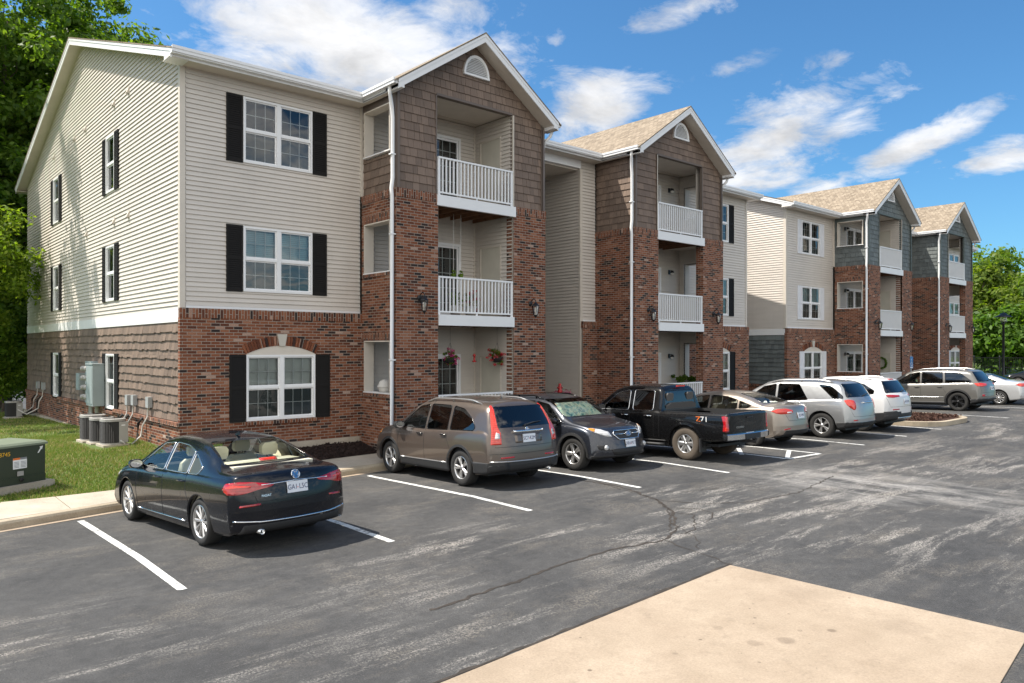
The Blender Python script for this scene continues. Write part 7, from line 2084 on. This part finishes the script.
b.build('label_print', M['greytext'], r_)
b = MB(); b.fbox(TF, -.55, -.43, .17, .255, 0.012, .018); b.build('data_plate', M['acgrey'], r_)
b = MB(); b.lathe([(0, -.05), (.035, -.045), (.035, -.02), (.02, 0)], (-.48, 0, .10), 'y', 12); b.build('padlock', M['rubber'], r_)
text_obj('number', '8745', .105, M['yellow'], r_, (-.77, -.004, .585), (math.pi / 2, 0, 0), .001, 1.0)
b = MB(); b.face([TF.P(u, z, .004) for u, z in ((-.155, .545), (-.13, .545), (-.055, .645), (-.085, .655))]); b.face([TF.P(u, z, .0045) for u, z in ((-.12, .655), (-.045, .668), (-.07, .60), (-.09, .63))]); b.build('flash_mark', M['paper'], r_)

# ------------------------------------------------------------------ far end of the lot
mb = MB(); mb.face([(61.5, -60, .14), (300, -60, .14), (300, 80, .14), (61.5, 80, .14)]); tag(mb.build('verge', M['lawn']), kind='structure')
mb = MB(); mb.box(61.3, 61.5, -40, 40, 0, .28); tag(mb.build('kerb', M['kerb']), kind='structure')
mb = MB(); mb.face([(-60, 17.95, -0.02), (60, 17.95, -.02), (60, 18.2, -.02), (-60, 18.2, -.02)])
r_ = tag(empty('fence', (63, 0, .14)), 'black railing fence with mesh in front of the distant trees', 'fence')
p = MB(); rl = MB(); m_ = MB()
for k in range(25):
    y = -14 + 1.8 * k
    q = MB(); q.box(-.04, .04, y - .04, y + .04, 0, 1.88); q.lathe([(.06, 1.88), (.05, 1.93), (0, 1.96)], (0, y, 0), 'z', 8); q.build('post', M['blackmetal'], r_)
for z in (.12, 1.02, 1.78): rl.box(-.02, .02, -14, 29.2, z, z + .04)
rl.build('rail', M['blackmetal'], r_)
y = -14
while y < 29.2: m_.box(-.008, .008, y, y + .016, .12, 1.8); y += .12
tag(m_.build('picket_panel', M['blackmetal'], r_))
r_ = tag(empty('street_lamp', (48.5, -2.07, .13)), 'black lamp post with a lantern head standing before the distant trees', 'street lamp')
b = MB(); b.lathe([(.20, 0), (.20, .05), (.12, .12), (.11, .5), (.075, .62), (.065, 4.05), (.09, 4.07), (.09, 4.12), (.04, 4.15)], (0, 0, 0), 'z', 14); b.build('post', M['blackmetal'], r_)
b = MB(); b.lathe([(.10, 4.15), (.20, 4.22), (.17, 4.5), (.155, 4.5)], (0, 0, 0), 'z', 8, sm=False); b.build('lamp_glass', M['lampglass'], r_)
b = MB(); b.lathe([(.47, 4.48), (.46, 4.52), (.24, 4.62), (.12, 4.74), (.03, 4.77), (.0, 4.86)], (0, 0, 0), 'z', 16)
for k in range(4): a = .785 + 1.571 * k; b.tube([(.20 * math.cos(a), .20 * math.sin(a), 4.2), (.19 * math.cos(a), .19 * math.sin(a), 4.5)], .012, 5)
b.build('cap', M['blackmetal'], r_)
r_ = tag(empty('parking_sign', (31.9, -2.9, .25)), 'small blue disabled parking sign on a post in front of the far brick pier', 'sign')
b = MB(); b.box(-.025, .025, -.02, .02, 0, 2.1); b.build('post', M['conduit'], r_)
SF_ = Fr((0, -.022, 0), (1, 0, 0), (0, -1, 0))
b = MB(); b.fbox(SF_, -.17, .17, 1.5, 2.05, 0, .006, back=True); so_ = b.build('panel', M['blue'], r_)
b = MB(); P = lambda u, z: SF_.P(u, z, .009)
b.tube([P(.09 * math.cos(a) - .0, 1.70 + .09 * math.sin(a)) for a in [math.pi * .75 + 4.0 * i / 14 for i in range(15)]], .012, 5)
b.tube([P(-.03, 1.88), P(-.02, 1.77), P(.06, 1.76), P(.10, 1.63)], .016, 5); b.lathe([(0, -.004), (.026, -.004), (.026, .004)], P(-.035, 1.92), 'y', 10); b.fbox(SF_, -.15, .15, 1.52, 1.57, .006, .008)
b.build('symbol', M['paper'], so_)
# ------------------------------------------------------------------ camera, world, light
cam = bpy.data.cameras.new('camera'); co = bpy.data.objects.new('camera', cam); COL.objects.link(co)
co.location = (-5.51, -17.0, 2.7)
th = math.atan(854 / 757.6)
fwd = Vector((math.cos(th), math.sin(th), 0))
co.rotation_euler = fwd.to_track_quat('-Z', 'Y').to_euler()
cam.sensor_width = 36; cam.lens = 757.6 / 1024 * 36; cam.shift_y = 6.5 / 1024
cam.clip_start = 0.1; cam.clip_end = 5000
scene.camera = co

SUN = Vector((0.476, -0.40, -1.0)).normalized()
sl = bpy.data.lights.new('sun', 'SUN'); sl.energy = 5.0; sl.angle = R(0.53); sl.color = (1.0, 0.93, 0.83)
so = bpy.data.objects.new('sun', sl); COL.objects.link(so)
so.rotation_euler = SUN.to_track_quat('-Z', 'Y').to_euler(); so.location = (-30, 20, 40)
el = math.asin(-SUN.z); az = math.atan2(-SUN.y, -SUN.x)

w = bpy.data.worlds.new('World'); scene.world = w; w.use_nodes = True
nt = w.node_tree; nt.nodes.clear()
class WN(NT):
    def __init__(s, tree):
        s.t = tree; s.n = tree.nodes; s.l = tree.links
t = WN(nt)
sky = t.new('ShaderNodeTexSky', sky_type='NISHITA', sun_disc=False, sun_elevation=el, sun_rotation=math.pi / 2 - az, altitude=150, air_density=1.0, dust_density=0.9, ozone_density=2.5)
d = t.new('ShaderNodeTexCoord').outputs['Generated']
sep = t.new('ShaderNodeSeparateXYZ', inp={0: d})
dz = t.math('MAXIMUM', sep.outputs[2], 0.0)
den = t.math('ADD', dz, 0.16)
px = t.math('DIVIDE', sep.outputs[0], den); py = t.math('DIVIDE', sep.outputs[1], den)
pl = t.new('ShaderNodeCombineXYZ', inp={0: px, 1: py, 2: 0.0}).outputs[0]
n_big = t.noise(pl, 1.5, 8, 0.58, 0.35)
n_fine = t.noise(pl, 5.0, 11, 0.66, 0.35)
fb = t.math('ADD', t.math('MULTIPLY', n_big, 0.45), t.math('MULTIPLY', n_fine, 0.55))
F_, H_, CX_ = 757.6, 348.0, 512.0
def dirpx(x, y):
    rt = Vector((fwd.y, -fwd.x, 0))
    return (fwd + rt * ((x - CX_) / F_) + Vector((0, 0, (H_ - y) / F_))).normalized()
# cloud banks: direction of the centre, half sizes (rad), tilt, weight
BANKS = []
def bank(x, y, rx, ry, tilt, wgt):
    BANKS.append((dirpx(x, y), rx / F_ * 0.92, ry / F_ * 0.92, tilt, wgt))
bank(345, 45, 170, 62, -8, 1.0); bank(250, 50, 90, 40, 10, 0.75); bank(440, 95, 120, 40, 15, 0.9); bank(445, 8, 70, 24, 0, 0.6)
bank(600, 112, 66, 34, 8, 0.92); bank(770, 140, 110, 42, 26, 0.95); bank(845, 118, 60, 24, 24, 0.7); bank(715, 175, 60, 24, 12, 0.8)
bank(905, 152, 76, 15, 24, 0.9); bank(835, 184, 50, 12, 15, 0.75); bank(1000, 157, 52, 15, 6, 0.9); bank(557, 42, 14, 11, 30, 0.45)
bank(690, 8, 90, 12, 10, 0.45); bank(180, 38, 30, 14, 0, 0.5); bank(730, 70, 40, 10, 20, 0.2)
acc = None
for (c, rx, ry, tilt, wgt) in BANKS:
    rt = Vector((c.y, -c.x, 0)).normalized(); up = rt.cross(c).normalized()
    ta = R(tilt); a1 = rt * math.cos(ta) + up * math.sin(ta); a2 = up * math.cos(ta) - rt * math.sin(ta)
    u = t.new('ShaderNodeVectorMath', operation='DOT_PRODUCT', inp={0: d, 1: tuple(a1 / rx)}).outputs['Value']
    v = t.new('ShaderNodeVectorMath', operation='DOT_PRODUCT', inp={0: d, 1: tuple(a2 / ry)}).outputs['Value']
    f = t.new('ShaderNodeVectorMath', operation='DOT_PRODUCT', inp={0: d, 1: tuple(c)}).outputs['Value']
    r2 = t.math('ADD', t.math('MULTIPLY', u, u), t.math('MULTIPLY', v, v))
    g = t.math('MULTIPLY', t.math('SUBTRACT', 1.0, t.math('MULTIPLY', t.math('SQRT', r2), 0.72), clamp=True), t.math('GREATER_THAN', f, 0.3))
    g = t.math('MULTIPLY', g, wgt)
    acc = g if acc is None else t.math('MAXIMUM', acc, g)
# unseen clouds added behind the camera to reflect and to fill the shaded facade
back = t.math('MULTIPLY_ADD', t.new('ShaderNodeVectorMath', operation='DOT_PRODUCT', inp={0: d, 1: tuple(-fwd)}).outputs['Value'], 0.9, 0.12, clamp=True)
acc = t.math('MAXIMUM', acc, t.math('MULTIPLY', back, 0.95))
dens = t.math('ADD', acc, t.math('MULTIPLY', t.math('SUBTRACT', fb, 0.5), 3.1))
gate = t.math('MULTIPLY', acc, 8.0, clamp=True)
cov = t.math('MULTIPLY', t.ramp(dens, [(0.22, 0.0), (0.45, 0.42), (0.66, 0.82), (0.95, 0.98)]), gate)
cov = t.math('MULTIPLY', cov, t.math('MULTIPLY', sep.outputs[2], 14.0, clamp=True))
shade = t.ramp(t.noise(pl, 3.2, 7, 0.6, 0.3), [(0.36, 0.66), (0.60, 1.0)])
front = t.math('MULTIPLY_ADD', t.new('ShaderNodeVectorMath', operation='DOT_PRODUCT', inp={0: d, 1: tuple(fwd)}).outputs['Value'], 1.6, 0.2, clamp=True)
col_ = t.mix(front, (11.0, 10.7, 10.1), (5.15, 5.15, 5.2))  # clouds behind the camera made brighter than those ahead, as facade fill
cc = t.mix(1.0, col_, shade, 'MULTIPLY')
skyc = t.mix(1.0, sky.outputs[0], (0.38, 0.67, 0.83), 'MULTIPLY')
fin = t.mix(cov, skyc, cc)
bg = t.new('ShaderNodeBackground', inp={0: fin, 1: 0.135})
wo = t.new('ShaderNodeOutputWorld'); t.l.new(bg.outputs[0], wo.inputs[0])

vs = scene.view_settings
scene.display_settings.display_device = 'sRGB'
vs.view_transform = 'Standard'; vs.look = 'None'; vs.gamma = 1.0; vs.exposure = 0.60; vs.use_curve_mapping = False
cy = scene.cycles
cy.use_denoising = True
cy.max_bounces = 8; cy.diffuse_bounces = 4; cy.glossy_bounces = 4; cy.transmission_bounces = 6; cy.transparent_max_bounces = 16
cy.caustics_reflective = False; cy.caustics_refractive = False
cy.sample_clamp_indirect = 6.0
